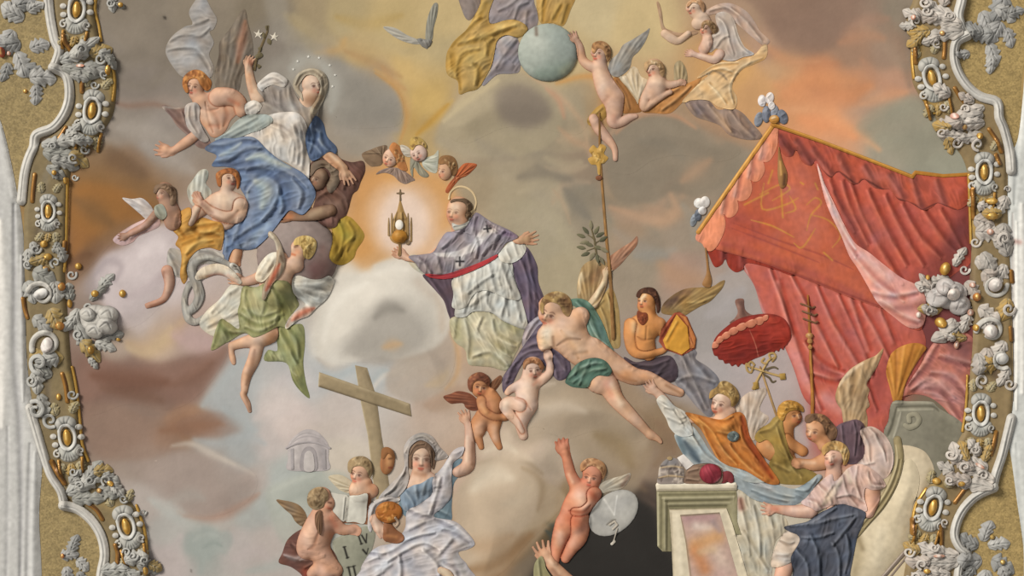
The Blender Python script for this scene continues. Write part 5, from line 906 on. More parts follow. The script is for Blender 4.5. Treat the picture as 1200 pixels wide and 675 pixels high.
t = one('tablet', 'grey green stone tablet with black numerals leaning beside the veiled woman', 'tablet', [P('382,495 395,468 430,450 500,422 560,398 600,405 622,440 605,520 575,600 560,740 425,740 405,640 390,560')], '93937e',
    [('aeae98', 8, .7, 0, '384,490 398,468 500,424 570,400'), ('b4b49e', 7, .7, 0, '386,500 408,640 424,700'), ('7f806c', 30, .4, 0, '560,430 540,600'),
     ('23211c', 5.5, 1, 0, '448,512 466,572'), ('23211c', 3, 1, 0, '441,512 457,509'), ('23211c', 3, 1, 0, '459,574 474,569'),
     ('23211c', 5, 1, 0, '528,447 544,494'), ('23211c', 3, .9, 0, '521,448 536,444'), ('23211c', 3, .9, 0, '538,496 552,491'), ('23211c', 5, 1, 0, '546,446 570,486'), ('23211c', 3.5, 1, 0, '574,438 571,486'),
     ('23211c', 5.5, 1, 0, '553,527 572,550'), ('23211c', 3.5, .8, 0, '582,520 574,550'),
     ('23211c', 5.5, 1, 0, '472,625 484,680'), ('23211c', 5.5, 1, 0, '500,620 514,680'), ('23211c', 3, .9, 0, '462,627 484,622'), ('23211c', 3, .9, 0, '490,622 510,616')], g=.5, th=3, mat='painted_plaster', edge=('7a7a66', 6, .4))
a = thing('putto', 'winged putto seen from behind sitting on dark red drapery at the stone tablet', 'putto', 300, 420)
part(a, 'red_drapery', P('80,600 100,545 130,470 200,415 260,410 330,480 390,540 420,620 430,740 200,740 215,680 150,625'), '6f4238', folds('472820', '966658', '120,570 230,600 340,570', '150,500 200,540 300,560', '230,640 320,600 400,640', w=14) + [('a89492', 14, .8, 1, '110,555 170,575 210,560'), ('b09c98', 12, .8, 1, '200,585 250,560 280,555'), ('8f3c2a', 26, .6, 0, '230,650 245,700')], th=4)
part(a, 'wing', P('66,248 110,250 165,262 205,285 235,330 240,385 210,395 175,370 150,330 115,300'), '8a6a48', feathers('5f452c', 'b0906a', '235,330 235,380', '66,250 110,295 150,335 180,375 215,395', 7), th=3)
part(a, 'body', [C('320,240,66 345,265,50'), C('320,310,46 310,400,86 270,480,84 240,520,60'), C('290,500,70 340,580,56 400,640,40'), C('370,360,44 430,410,34 480,415,24'), C('350,650,52 300,640,40 270,660,32')] + hand(478, 412, 12, 62, 8, 1, 12, 1.2), 'c8957a',
     [('8a5238', 12, .5, -1, '310,420 280,500 250,520'), ('e4b89c', 36, .6, 1, '260,400 250,470'), ('ab6c50', 26, .5, 0, '370,430 380,520'), ('a2573c', 24, .5, 0, '380,350 400,390'), ('d2a084', 22, .5, .5, '300,640 340,650')] + [('5a2e1e', 6, .7, 0, '362,258 376,262'), ('a04c3a', 6, .7, 0, '362,292 374,294'), ('d98c74', 12, .5, .5, '350,280 355,284')], g=.5, mat='painted_skin', edge=SK_EDGE, k=5)
part(a, 'hair', P('240,250 250,205 285,178 330,175 358,205 360,240 345,255 330,285 290,300 255,285'), '8f7450', curls(295, 235, 60, 22, '64492c', 'b89a70', 23), g=.5, th=4)
part(a, 'wing', P('290,320 318,300 328,340 330,400 318,440 300,410 288,370'), '7a5238', feathers('53341f', 'a07a58', '310,310 312,330', '290,330 300,410 320,440', 4), g=.5, th=2.5, lift=1)
# seated veiled woman
win(310, 506, 250 / 1197)
p = thing('person', 'seated veiled woman in blue bodice and voluminous white mantle, one bare arm raised', 'person', 860, 430)
part(p, 'blue_robe', P('760,440 770,350 830,290 950,240 1050,180 1100,150 1130,190 1090,250 1060,300 1050,420 1045,500 960,500 860,520'), '5d8096', folds('3a5a72', '8caabb', '1060,180 1070,240', '980,450 1040,480', '900,300 850,360', w=12), th=3)
part(p, 'arm', [C('1085,225,30 1140,190,38 1150,100,32 1148,20,24 1140,-40,18')] + hand(1138, -45, -105, 85, 10, 1, -10, 1.2), 'cda086', [('e4c2a6', 12, .6, .5, '1135,160 1135,30'), ('9a6a50', 10, .6, 0, '1165,180 1168,60')], g=.5, mat='painted_skin', edge=SK_EDGE)
part(p, 'body', [C('880,120,72 880,175,56'), C('885,200,48 870,270,56'), C('830,300,40 900,280,60 940,280,40')], 'd3aa90', face(878, 150, 82, 5, .12, .2) + [('b07f60', 22, .5, 0, '920,130 930,180'), ('a87456', 18, .6, 0, '850,230 900,240'), ('e6c8ae', 22, .5, .6, '860,120 880,125')], g=.5, mat='painted_skin', edge=SK_EDGE)
part(p, 'hair', P('805,150 815,90 850,55 900,50 945,85 960,150 950,210 935,190 930,130 900,90 860,95 830,130 825,200 812,200'), '7a5a44', folds('523828', 'a08066', '820,130 850,80 900,70', '940,110 945,190', w=8), g=.5, th=2.5)
part(p, 'bodice', P('765,350 830,300 880,285 940,250 955,270 945,340 930,390 860,420 795,445 770,410'), '738fae', folds('506c8c', '98b0c8', '800,330 840,380 850,410', '860,300 870,370', '920,270 900,350', w=12), th=4)
win(310, 534, 250 / 1197)
part(p, 'white_mantle', P('540,640 560,590 600,535 650,505 720,490 760,450 790,400 800,310 870,270 940,210 945,130 1000,60 1060,-30 1120,-50 1105,0 1060,40 1050,110 1050,220 1010,280 950,340 1060,365 1120,410 1180,490 1140,525 1090,540 1100,570 1140,620 1160,740 540,740'), 'bcb5bb',
     folds('837c88', 'd8d3d6', '570,545 700,550 830,470 960,440', '700,600 800,540 900,500 980,540', '800,300 860,330 940,350', '1000,120 980,210 940,330', '960,360 1050,400 1160,480', '1000,420 1080,440 1150,490', '990,560 1060,480', '770,560 780,640 770,720', '900,520 980,600 1000,700', '600,600 680,560', '820,420 900,380', '1010,600 1080,640 1100,720', '640,680 720,620', w=15, dz=1.8)
     + [('d6d2d6', 30, .6, 2, '850,500 900,520'), ('d2ced2', 30, .6, 1, '700,580 640,640'), ('968f99', 30, .5, -1, '800,570 860,640'), ('a59c98', 24, .5, -1, '960,560 1000,620'), ('cfc9c9', 16, .6, 1, '1000,100 1040,20'), ('a39a92', 18, .5, 0, '1080,560 1120,660')], th=8, edge=('857d86', 8, .4))
win(310, 506, 250 / 1197)
part(p, 'veil', P('780,130 785,80 820,30 880,5 940,25 980,80 1030,140 960,160 960,120 930,70 880,45 835,65 810,110 805,200 810,260 790,320 740,370 690,380 640,370 700,300 760,240 785,190'), 'a59b98', folds('7a706c', 'c2b9b4', '800,200 770,290 700,350', '800,120 830,60 890,35 940,70', '790,230 740,310 680,360', w=11) + [('8f7f6c', 16, .5, 0, '820,45 880,20 930,40')], th=4, g=.5)
part(p, 'veil', P('580,470 590,410 640,375 700,365 760,375 740,395 670,400 630,430 610,490 600,560 580,540'), 'b9b2b2', folds('8a8284', 'd4ced0', '600,500 630,410 720,378', w=9), th=3)
part(p, 'hand', [C('620,490,30 640,540,30')] + hand(640, 525, 42, 110, 8, -1, 8, 1.2), 'd2a890', [('e6c8b0', 12, .5, .5, '620,500 640,560')], g=.5, mat='painted_skin', edge=SK_EDGE)
win(310, 534, 250 / 1197)
part(p, 'foot', [C('990,640,20 1030,665,26 1060,720,22')], 'cbb08e', g=.5, mat='painted_skin', edge=SK_EDGE)
win(310, 506, 250 / 1197)
v = thing('vessel', 'golden brown round vessel on the lap of the seated veiled woman', 'vessel', 700, 470)
part(v, 'foot', [C('690,520,22 710,575,40 740,590,34'), C('690,590,26 760,595,24')], '8a5636', [('b47c50', 12, .6, .5, '690,580 740,588')], g=.5, mat='painted_gold')
part(v, 'bowl', [E(698, 450, 76, 62)], 'a5662e', curls(700, 440, 55, 16, '7a4418', 'c88c4c', 24) + [('c88a44', 20, .6, 1, '660,420 690,410'), ('dca860', 12, .8, 1, '704,485 708,490')], g=.5, mat='painted_gold', edge=('74401c', 8, .5))
part(v, 'handle', [C('735,480,6 750,510,6 735,530,6 725,515,5')], 'c9a688', g=.5, mat='painted_gold')
# putto with a round mirror
win(600, 506, 250 / 1197)
a = thing('putto', 'red cheeked putto lifting his arm in front of dark smoke, with a pale wing', 'putto', 400, 380)
part(a, 'wing', P('470,330 500,290 560,262 620,245 665,232 655,275 620,315 560,335 500,345'), 'b5a892', feathers('7d6a54', 'd6ccb8', '490,320 520,340', '560,262 620,245 665,234 640,300 560,335', 6) + [('7a5240', 14, .6, 0, '620,300 655,250')], th=2.5)
part(a, 'body', [C('455,225,62 450,255,54'), C('440,300,44 390,370,76 350,450,78 340,500,74'), C('370,320,40 330,240,32 310,160,27 300,120,22'), C('300,520,60 270,590,46 250,660,34 240,720,26'), [C('385,500,58 375,590,48 335,650,36 300,710,26')], [C('460,350,44 450,400,34 400,440,28 350,445,24')]] + hand(302, 125, -110, 95, 12, 1, 10, 1.2), 'c58468',
     face(440, 255, 62, 10, -.1, .3) + [('ecc4b0', 44, .7, 1.5, '380,360 400,400'), ('8f4630', 12, .6, -1, '320,440 400,445 440,410'), ('b0583c', 40, .5, 0, '330,480 350,500'), ('dcae92', 26, .6, .6, '270,570 262,620'), ('d8a488', 26, .5, .6, '360,570 340,630'), ('e0b094', 12, .6, .6, '320,240 340,280'), ('a85038', 20, .5, 0, '440,340 470,370')], g=.5, mat='painted_skin', edge=('8a3c28', 6, .5), k=5)
part(a, 'hair', P('385,220 385,180 420,150 470,150 515,175 530,220 510,270 500,230 470,195 430,190 400,215'), 'b08058', curls(455, 180, 60, 22, '7d4e2e', 'd4aa7c', 25), g=.5, th=3.5)
m = thing('mirror', 'round silvery mirror held by the putto before the dark smoke', 'mirror', 570, 460)
part(m, 'disc', [E(570, 455, 158, 108, -40, .25)], 'adaaa4', [('d6d2ca', 7, .9, .4, '575,465 520,380'), ('d6d4d0', 5, .8, .3, '575,465 590,360'), ('8c8b8b', 30, .5, 0, '480,470 520,500'), ('8f8e8e', 30, .5, 0, '610,400 650,380'), ('bdbbb8', 40, .5, 0, '540,420 600,420'), ('6a6256', 9, .7, 0, '530,520 560,500 580,490')], g=.5, mat='painted_gold', edge=('8a8784', 7, .5))
part(m, 'tassel_cord', [Ch('545,520,5 575,500,5 590,520,5 565,545,5'), Ch('590,540,3 570,610,3'), Ch('560,628,8 575,615,6')], 'b8aea0', g=.5, lift=.5)
win(600, 506)
a = thing('person', 'bare forearm with open hand rising from below the dark smoke at the bottom edge', 'person', 200, 640)
part(a, 'arm', [C('165,590,22 190,625,28 240,680,34 290,730,38')] + hand(172, 605, -118, 105, 12, 1, 12, 1.15), 'c89878', [('e4bc9c', 12, .6, .5, '175,600 220,660'), ('8a5a40', 12, .6, 0, '190,640 240,700')], g=.5, mat='painted_skin', edge=SK_EDGE)
part(a, 'sleeve', P('100,700 105,620 135,580 150,600 160,640 190,690 200,740 100,740'), '8a8458', folds('5f5a38', 'aaa478', '130,600 140,680', w=8), th=2.5)
# ================================================================== right: canopy, throne, parasol, woman in orange, pedestal
win(0, 0, 1)
b = thing('canopy', 'great red canopy with scalloped valances, gold rim, pink curtains and back cloth', 'canopy', 1000, 300)
part(b, 'curtain', P('868,306 900,300 940,315 1000,340 1040,355 1072,375 1085,400 1075,440 1055,475 1040,510 1000,520 975,498 958,482 942,466 930,432 918,404 905,385 893,365 884,335'), 'b86054',
     folds('98382a', 'de9084', '905,315 925,370 945,430 965,480', '930,322 955,370 985,430', '960,335 980,380 1010,430 1030,480', '985,345 1010,400 1025,440', '1010,355 1030,390 1045,420', '1035,365 1050,400', '945,400 965,425 990,435', '950,440 980,448 1000,440', '915,330 930,390', '1000,350 1020,410', w=4, dz=1.8)
     + [('dda09a', 2.2, .9, 1.5, '871,310 884,340 894,366 908,388'), ('d88f8a', 8, .6, 1, '915,380 935,430 950,460'), ('94403c', 12, .6, -1, '1030,440 1025,480'), ('99443f', 12, .5, -1, '1050,400 1040,440'), ('a04a46', 8, .5, -1, '990,370 1010,420'), ('d8928e', 8, .6, 1, '965,465 985,480'), ('8f3a36', 5, .6, -1, '955,425 985,445')], th=7, R=18, edge=('8a3c38', 2, .4), crumple=.02)
part(b, 'back_valance', P('829,290 832,302 838,313 846,310 850,304 854,313 862,319 870,316 876,308 905,315 930,322 935,300 880,285 840,272'), '8e3428', folds('642224', 'a85450', '850,290 850,305', '872,295 872,312', w=4), th=3)
part(b, 'back_cloth', P('833,290 832,276 850,240 868,212 890,180 905,155 915,158 940,180 957,190 968,232 984,270 998,302 1022,340 1040,362 1000,350 930,322 880,304'), 'b86048',
     [('a04a42', 6, .5, 0, '845,285 900,302 960,325 1030,358'), ('c67466', 22, .5, 1, '930,215 950,270'), ('a5483f', 22, .5, 0, '860,260 880,270'), ('8c3a34', 2, .8, -.6, '836,292 880,304 930,321 1000,348 1038,362'), ('9c4840', 1.2, .7, -.5, '860,262 915,283 960,298 1000,316'), ('9c4840', 1.2, .7, -.5, '858,268 910,288 960,308')]
     + [('c69046', 1.1, .85, 0, q) for q in ('890,228 915,216 925,222 905,235', '895,215 893,245 920,240 935,232', '915,222 917,255', '938,214 941,216', '872,240 900,226', '925,230 932,245 920,250', '945,240 955,232 962,238 950,252 945,270', '950,252 970,258 985,275 975,290', '955,268 940,290 930,285', '965,296 975,305', '880,258 905,265 930,278', '905,200 900,215', '955,215 958,222')], th=4, crumple=.012)
# main right curtain behind, then the lit sweep of pink cloth
part(b, 'curtain', P('950,180 975,192 1000,200 1030,206 1055,216 1080,225 1110,222 1134,222 1140,300 1120,320 1090,345 1080,385 1060,378 1030,345 1010,305 992,275 975,235'), 'b4584a',
     folds('7a2a20', 'd07a68', '975,210 985,235 1005,270', '1000,215 1015,255 1040,300 1060,330', '1020,222 1040,265 1065,310', '1040,228 1060,270 1085,310', '1060,238 1080,275 1105,300', '1085,245 1105,275 1125,295', '1105,245 1120,270 1130,290', '990,212 1000,245 1020,285', w=4.5, dz=1.8)
     + [('6f2e30', 16, .7, -1, '1105,310 1128,270'), ('7a3334', 10, .6, 0, '1128,245 1134,290'), ('7a3434', 12, .5, -1, '1070,340 1090,320'), ('b0605a', 12, .5, 1, '1010,250 1030,280'), ('722e2e', 5, .6, -1, '978,225 1000,270 1030,320')], th=6, R=18, crumple=.02)
part(b, 'curtain', P('957,193 961,200 966,215 978,240 990,265 1002,285 1018,296 1035,310 1055,325 1075,335 1085,350 1082,380 1065,384 1045,370 1028,355 1018,338 1005,315 995,300 985,275 975,255 966,232'), 'e29a8e',
     folds('a45a54', 'e6b6ae', '975,240 990,275 1005,300', '1005,300 1030,330 1060,350', '1020,345 1045,350 1075,345', '1030,355 1055,372 1075,380', w=4, dz=1.5) + [('ecc4be', 3, .9, 1.5, '958,196 972,235 990,272 1002,292'), ('e2aca6', 6, .7, 1.5, '1010,300 1040,325'), ('94504c', 5, .6, -1, '1050,362 1078,358'), ('e4b0aa', 5, .7, 1, '1025,350 1040,355')], th=5, R=10, crumple=.02)
part(b, 'curtain', P('1055,464 1066,446 1078,428 1092,404 1105,392 1118,386 1132,390 1142,402 1140,440 1136,480 1130,502 1120,495 1106,478 1090,466 1072,462'), 'b86e62',
     folds('7c3c3e', 'd69a94', '1066,452 1085,430 1100,405', '1070,460 1090,448 1115,470', '1090,440 1115,445 1135,470', '1100,420 1120,425 1138,430', '1085,455 1105,462 1125,490', w=4.5, dz=1.6) + [('6c3a40', 12, .6, -1, '1118,400 1132,410'), ('dba29c', 6, .6, 1, '1080,452 1100,448'), ('cf8f8a', 10, .5, 1, '1105,450 1125,470')], th=5)
# valances and rim
part(b, 'valance', P('906,150 912,160 913,174 920,183 928,183 933,176 940,190 950,194 956,188 964,200 973,208 982,201 992,212 1003,216 1012,210 1022,219 1033,222 1042,222 1052,234 1062,236 1070,240 1080,246 1090,244 1098,238 1108,242 1120,246 1130,242 1138,232 1138,205 1105,206 1075,203 1068,208 1020,188 960,166'), 'ac5240',
     folds('6e2c28', 'b86a60', '915,160 930,178', '935,165 952,190', '955,175 975,203', '985,182 1000,212', '1015,195 1030,220', '1045,205 1060,232', '1072,210 1080,242', '1100,212 1108,240', w=4) + [('722e2c', 6, .7, 0, '912,165 930,178'), ('74302c', 6, .6, 0, '940,180 952,190'), ('b2655a', 10, .4, .5, '1020,205 1050,215'), ('5c2220', 1.6, .8, 0, '957,193 973,208 983,202 1003,216 1012,211 1033,222 1052,234 1070,240 1080,246 1098,239 1120,246')], th=3)
part(b, 'valance', P('907,147 911,164 909,176 902,188 895,190 893,186 896,199 890,211 882,213 879,208 881,222 876,233 866,236 863,230 865,244 860,253 852,255 848,250 850,263 846,277 837,292 829,294 823,286 817,272 862,209'), 'd68a6c',
     folds('9a5444', 'e0a898', '896,165 894,186', '884,184 880,208', '868,206 864,230', '852,230 849,250', w=3.5) + [('dba08c', 4, .5, .6, '897,170 893,182')], th=2.5, g=.5)
part(b, 'gold_rim', [Ch('907,145,2.6 862,209,2.4 818,272,2.4')], 'b9823c', [('dcae64', 1, .8, .4, '905,146 862,207 819,270')], g=.5, mat='painted_gold')
part(b, 'gold_rim', [Ch('905,146,2.4 960,165,2.2 1020,188,2.2 1069,207,2.2 1073,202,2.2 1105,206,2 1138,204,2')], 'a8732e', [('d4a454', .9, .8, .4, '908,146 960,164 1020,187 1068,206'), ('6c3a20', 1, .8, -.3, '910,150 960,168 1020,191 1068,210')], g=.5, mat='painted_gold')
for s_ in ('912,172 914,180 917,190 922,204 920,218 914,220 911,208 911,192', '826,290 829,300 831,315 834,328 832,336 826,336 823,332 828,318'):
    part(b, 'tassel', P(s_), '94683a', [('c89c5c', 1.5, .7, .5, '914,190 915,205'), ('5c3420', 2, .7, 0, '919,205 918,216')], g=.5, th=2.5, mat='painted_gold', lift=.6)
def plume(label, q):
    t = thing('plume', label, 'plume', q[0][0], q[0][1])
    for n_, c_, e_ in q[1:]:
        x, y, rx, ry, a = e_
        part(t, n_, [E(x, y, rx, ry, a)], c_, [('f0ecec' if c_ > 'b' else '9aa2b8', 2, .5, .6, f'{x - rx * .4},{y - ry * .3} {x},{y - ry * .5}')], g=.5, crumple=.1)
plume('white and blue plume on the peak of the red canopy', [(903, 130), ('feather', '7e869c', (889, 140, 5, 9, 15)), ('feather', '6f7894', (898, 134, 5, 10, 0)), ('feather', '848ca4', (908, 132, 5, 9, 0)), ('feather', '6a7390', (917, 137, 6, 9, -20)), ('feather', 'd6ccd0', (893, 118, 5, 7, 0)), ('feather', 'e2d8da', (902, 115, 5, 7, 10)), ('feather', 'd8d0d4', (904, 124, 4, 5, 0)), ('mount', 'b07c3a', (907, 140, 6, 5, 0))])
plume('white and blue plume at the lower left corner of the red canopy', [(822, 243), ('feather', '79828e', (813, 258, 4, 8, 15)), ('feather', '5f6a82', (818, 252, 4, 7, 0)), ('feather', 'd9d4d0', (819, 238, 6, 6, 0)), ('feather', 'e4dedc', (826, 237, 6, 7, 10)), ('feather', 'cfc8c6', (823, 247, 5, 5, 0))])
# throne and stonework
s = thing('throne', 'pale stone throne with moulded back panel, scroll and a golden shell, right of the angels', 'throne', 1080, 520)
win(820, 320)
part(s, 'shell', P('885,530 870,470 876,420 895,375 935,345 985,328 1030,330 1060,350 1040,380 1000,440 960,520 945,590 935,610 905,605'), 'b67a36', [(c_, 7, .55, d_, f'915,610 {x},{y}') for k_, (x, y) in enumerate(((880, 500), (876, 450), (885, 400), (915, 362), (955, 340), (1000, 332), (1040, 342))) for c_, d_ in ((('8a5420', -.8),) if k_ % 2 else (('d29a50', .8),))], th=4, mat='painted_gold')
win(900, 338)
part(s, 'back_panel', P('540,675 560,620 580,530 660,528 765,530 800,560 915,640 920,760 900,900 700,1000 560,820'), '8a8470', [('a59f88', 8, .8, 1, '585,535 700,532 765,538'), ('5f5a48', 6, .8, -1, '600,555 760,552 800,575'), ('b0aa92', 6, .7, .8, '610,570 770,566'), ('5c5746', 7, .8, -1, '600,560 580,640 560,690'), ('b4ae98', 7, .7, 1, '620,580 605,640 585,700'), ('6a6552', 60, .5, 0, '820,640 820,800'), ('777260', 50, .4, 0, '720,620 740,700')], th=4, mat='painted_plaster')
part(s, 'scroll', [C('660,620,12 660,595,12 690,590,12 705,615,13 690,640,13 660,650,14 640,640,10')], '938c74', [('5f5a48', 7, .7, 0, '680,615 682,618')], g=.5, mat='painted_plaster')
win(860, 534, 250 / 1197)
part(s, 'side_block', P('900,-40 960,-60 1060,-30 1110,40 1122,110 1090,180 1040,240 1000,180 960,60'), 'cdb896', [('ddcaa8', 40, .5, 0, '1000,20 1060,80'), ('a8936c', 16, .5, 0, '1100,80 1060,210')], th=4, mat='painted_plaster')
part(s, 'rounded_side', P('690,440 780,360 860,270 920,160 945,50 975,15 1010,40 1035,110 1030,190 1000,300 985,420 975,520 900,600 830,690 790,760 600,760 650,560'), 'd0bd9a', [('9c8862', 40, .7, 0, '700,440 690,560 670,700'), ('e0cfae', 40, .6, 1, '820,420 800,600'), ('b8a37c', 30, .5, 0, '960,400 940,520 860,640'), ('dccaa8', 40, .5, 1, '960,120 940,240'), ('8a7450', 14, .6, 0, '690,450 720,520')], th=7, R=24, mat='painted_plaster')
part(s, 'moulding', [C('915,-90,22 925,0,24 915,80,24 880,180,25 820,280,25 750,360,24 690,435,20')], '9d8a5c', [('c9b88a', 7, .9, 1, '905,-60 912,20 895,100 850,200 790,290 700,400'), ('665634', 7, .9, -1, '925,20 912,90 880,180 820,275 720,395'), ('bba878', 6, .7, 1, '938,20 925,90 895,180 830,290 730,405')], g=.5, mat='painted_plaster', edge=('6a5a3a', 6, .5))
part(s, 'plinth_moulding', [C('820,700,12 880,630,12 960,540,12'), C('845,720,6 910,640,6 975,560,6')], '8f7a6c', [('c4b4a4', 5, .7, .6, '820,690 880,622 950,540')], g=.5, mat='painted_plaster')
# parasol with crossed keys
win(820, 320)
p = thing('parasol', 'dark red scalloped parasol on a slanting pole below the canopy corner', 'parasol', 250, 320)
part(p, 'finial', P('140,235 165,210 178,180 165,135 178,120 205,122 208,150 215,175 245,195 300,200 200,240'), '8a5a4c', [('64403a', 12, .6, 0, '200,140 205,190'), ('a87868', 9, .5, .5, '180,150 185,190')], g=.5, th=3)
part(p, 'cover', P('58,345 75,300 120,255 180,215 250,196 320,190 380,205 415,245 425,295 410,330 395,345 390,360 378,352 370,368 356,362 345,378 330,370 300,385 260,400 230,415 210,428 195,425 180,440 168,428 150,436 138,422 118,424 108,408 90,405 82,390 68,385 62,368'), '8a2c22',
     [('b05244', 30, .4, 1, '250,230 330,220'), ('6c1e1c', 40, .5, -1, '200,380 300,350'), ('6f2220', 26, .4, 0, '100,360 160,400'), ('c07a64', 2.5, .7, .3, '232,265 262,340 280,420'), ('a34238', 30, .4, .5, '340,290 390,270')], g=.5, th=4, edge=('6a2420', 5, .5))
for i_, q in enumerate(('58,350 62,325 80,320 88,335 78,350', '72,325 85,300 100,295 110,310 98,325 85,330', '98,300 115,278 135,275 142,292 130,305 112,310', '130,280 145,258 168,252 180,268 168,284 148,290', '165,258 185,238 208,232 218,250 205,266 185,270', '205,240 228,222 250,216 262,234 250,252 228,255', '248,222 268,208 290,205 298,222 288,240 268,242', '290,208 305,196 318,198 316,215 300,225')):
    part(p, 'scallop', P(q), 'c0785e', [('dc9c80', 5, .7, .5, ' '.join(q.split()[1:3]))], g=.5, th=1.5, lift=.3)
part(p, 'pole', [Ch('283,440,4.5 300,490,5 330,580,5.5 362,675,6'), Ch('362,675,6 385,740,5')], '9a7648', [('c8a470', 2, .7, .4, '290,460 350,640')], g=.5)
k = thing('keys', 'pair of crossed gilded keys with ribbons tied to the parasol pole', 'keys', 290, 460)
for q in ('250,540,7 285,470,5 320,410,5 345,395,4', '395,488,6 330,470,5 270,450,5 235,440,5'):
    part(k, 'key_shaft', [Ch(q)], 'a88850', [('d6ba80', 2, .7, .4, ' '.join(','.join(z.split(',')[:2]) for z in q.split()))], g=.5, mat='painted_gold', lift=.4)
part(k, 'key_bit', Q('248,512 272,508 278,540 255,548'), 'a0803f', g=.5, mat='painted_gold', th=2)
part(k, 'key_bit', Q('372,470 400,468 402,498 376,500'), 'a0803f', g=.5, mat='painted_gold', th=2)
part(k, 'key_bow', [C('235,440,5 218,425,5 222,455,5 240,465,5 248,440,5'), C('225,430,5 240,415,5 255,428,5')], 'a88850', g=.5, mat='painted_gold')
part(k, 'key_bow', [C('330,400,5 325,380,5 345,375,5 355,392,5 340,412,5'), C('300,400,5 290,415,5 310,425,5')], 'a88850', g=.5, mat='painted_gold')
part(k, 'ribbon', [C('300,475,5 325,490,5 340,510,5 355,505,4'), C('310,450,5 345,440,5 365,448,4')], '6a5a40', g=.5)
t = thing('staff', 'slender staff with a triple barred cross in front of the pink curtain', 'staff', 515, 400)
part(t, 'pole', [Ch('503,105,4 508,200,5 512,290,6 516,400,7 524,560,8 528,690,8')], '98622e', [('c89a5c', 3, .6, .5, '512,300 518,450 526,650')], g=.5, lift=.6)
for y, x0, x1 in ((155, 470, 535), (190, 478, 545), (225, 482, 548)):
    part(t, 'crossbar', [Ch(f'{x0},{y - 12},4 {x0 + 12},{y - 8},4 {x1 - 10},{y + 8},4 {x1},{y + 2},4')], '7d5434', g=.5, lift=.6)
part(t, 'knob', [E(510, 292, 18, 14), E(512, 318, 13, 12), E(513, 346, 11, 10)], 'a87848', [('d8b48a', 5, .7, .5, '505,288 508,290')], g=.5, lift=.6)
# angels behind, woman in orange
win(740, 420, 250 / 1197)
a = thing('angel', 'golden haired angel in olive tunic with a pale wing, holding the parasol pole', 'angel', 860, 480)
part(a, 'wing', P('575,290 610,230 650,195 700,175 745,165 755,200 735,240 720,290 770,330 740,380 700,410 690,460 650,440 620,360'), 'c7ad98', feathers('97806c', 'e0ccb8', '640,400 700,420', '600,240 660,195 745,168 735,240 720,290 765,335', 8), th=4)
part(a, 'body', [C('885,300,66 905,330,52'), C('870,370,42 840,430,70 850,500,70'), C('760,490,62 810,540,46 880,560,34 915,590,24'), [C('960,520,30 900,480,30 870,445,26')]] + hand(910, 585, 40, 62, 8, 1, 10, 1.2) + hand(872, 448, -110, 58, 8, -1, 20, 1.3), 'c08656', face(915, 320, 60, -12, .5, .15) + [('a56a3c', 22, .5, 0, '800,560 880,585'), ('dcae7c', 18, .5, .6, '770,490 840,530')], g=.5, mat='painted_skin', edge=('85502c', 6, .45), k=5)
part(a, 'tunic', P('690,440 720,395 770,365 800,330 840,325 850,400 870,480 900,550 960,600 1040,650 1060,700 820,700 770,600 800,520 760,455 710,470'), '91773a', folds('624c1c', 'b89c5c', '720,420 780,400 830,350', '820,380 850,470 890,560', '800,600 880,640', '900,600 960,660', w=12), th=4)
part(a, 'hair', P('815,310 825,265 865,238 920,240 960,270 965,300 935,290 900,290 865,310 850,345 830,340'), 'b0843f', curls(875, 280, 55, 20, '7d5824', 'd8b06c', 26), g=.5, th=3.5)
win(860, 440, 200 / 1195)
a = thing('angel', 'brown haired angel in plum dress with a large buff wing, beside the triple cross staff', 'angel', 680, 430)
win(820, 320)
part(a, 'wing', P('856,352 820,385 760,412 700,450 655,505 632,570 640,610 660,640 668,690 690,740 770,740 782,680 775,640 792,620 782,580 790,545 778,520 800,480 830,430'), 'b38f64', feathers('80603e', 'd4b48a', '680,690 760,690', '640,600 660,510 720,445 800,400 856,354 820,450 785,540 785,640', 12) + [('d8bc98', 10, .7, 1, '650,530 690,470 760,420'), ('8f6f50', 26, .5, 0, '720,560 760,600')], th=5)
win(860, 440, 200 / 1195)
part(a, 'dress', P('690,400 730,345 790,318 850,305 900,335 915,400 910,480 915,560 880,610 800,620 740,560 700,480'), '684b58', folds('42303c', '8f7280', '760,350 770,450 800,560', '840,320 860,420 850,560', '890,360 890,480', w=12), th=6)
part(a, 'rosy_sleeve', P('875,395 900,365 960,355 1020,385 1070,435 1105,510 1115,590 1100,660 1060,720 960,740 850,690 860,620 905,570 915,500'), 'cfae9f', folds('9c786c', 'e6cfc0', '900,390 950,480 960,600', '960,370 1040,460 1070,600', '890,640 980,620', '1000,420 1060,540', w=13), th=5)
part(a, 'body', [C('580,375,82 570,400,66'), C('610,440,46 640,480,60'), C('640,600,60 560,625,44 490,615,30 465,610,22')] + hand(478, 612, 182, 75, 8, 1, 12, 1.2), 'c48e68', face(550, 395, 78, 8, -.4, .2) + [('e0b890', 24, .6, .6, '510,340 530,370'), ('96603c', 22, .5, 0, '600,430 640,460'), ('e2bc9c', 16, .5, .6, '480,605 560,610')], g=.5, mat='painted_skin', edge=('85502c', 6, .45), k=5)
part(a, 'hair', P('495,320 505,280 560,265 630,275 680,320 720,380 710,440 670,450 640,400 610,340 560,310 520,330'), '765034', curls(620, 330, 70, 24, '4c3020', 'a87c54', 27), g=.5, th=4)
win(740, 420, 250 / 1197)
p = thing('person', 'woman in orange mantle with a teal rosette, pointing up with a white sleeved arm', 'person', 560, 450)
win(860, 534, 250 / 1197)
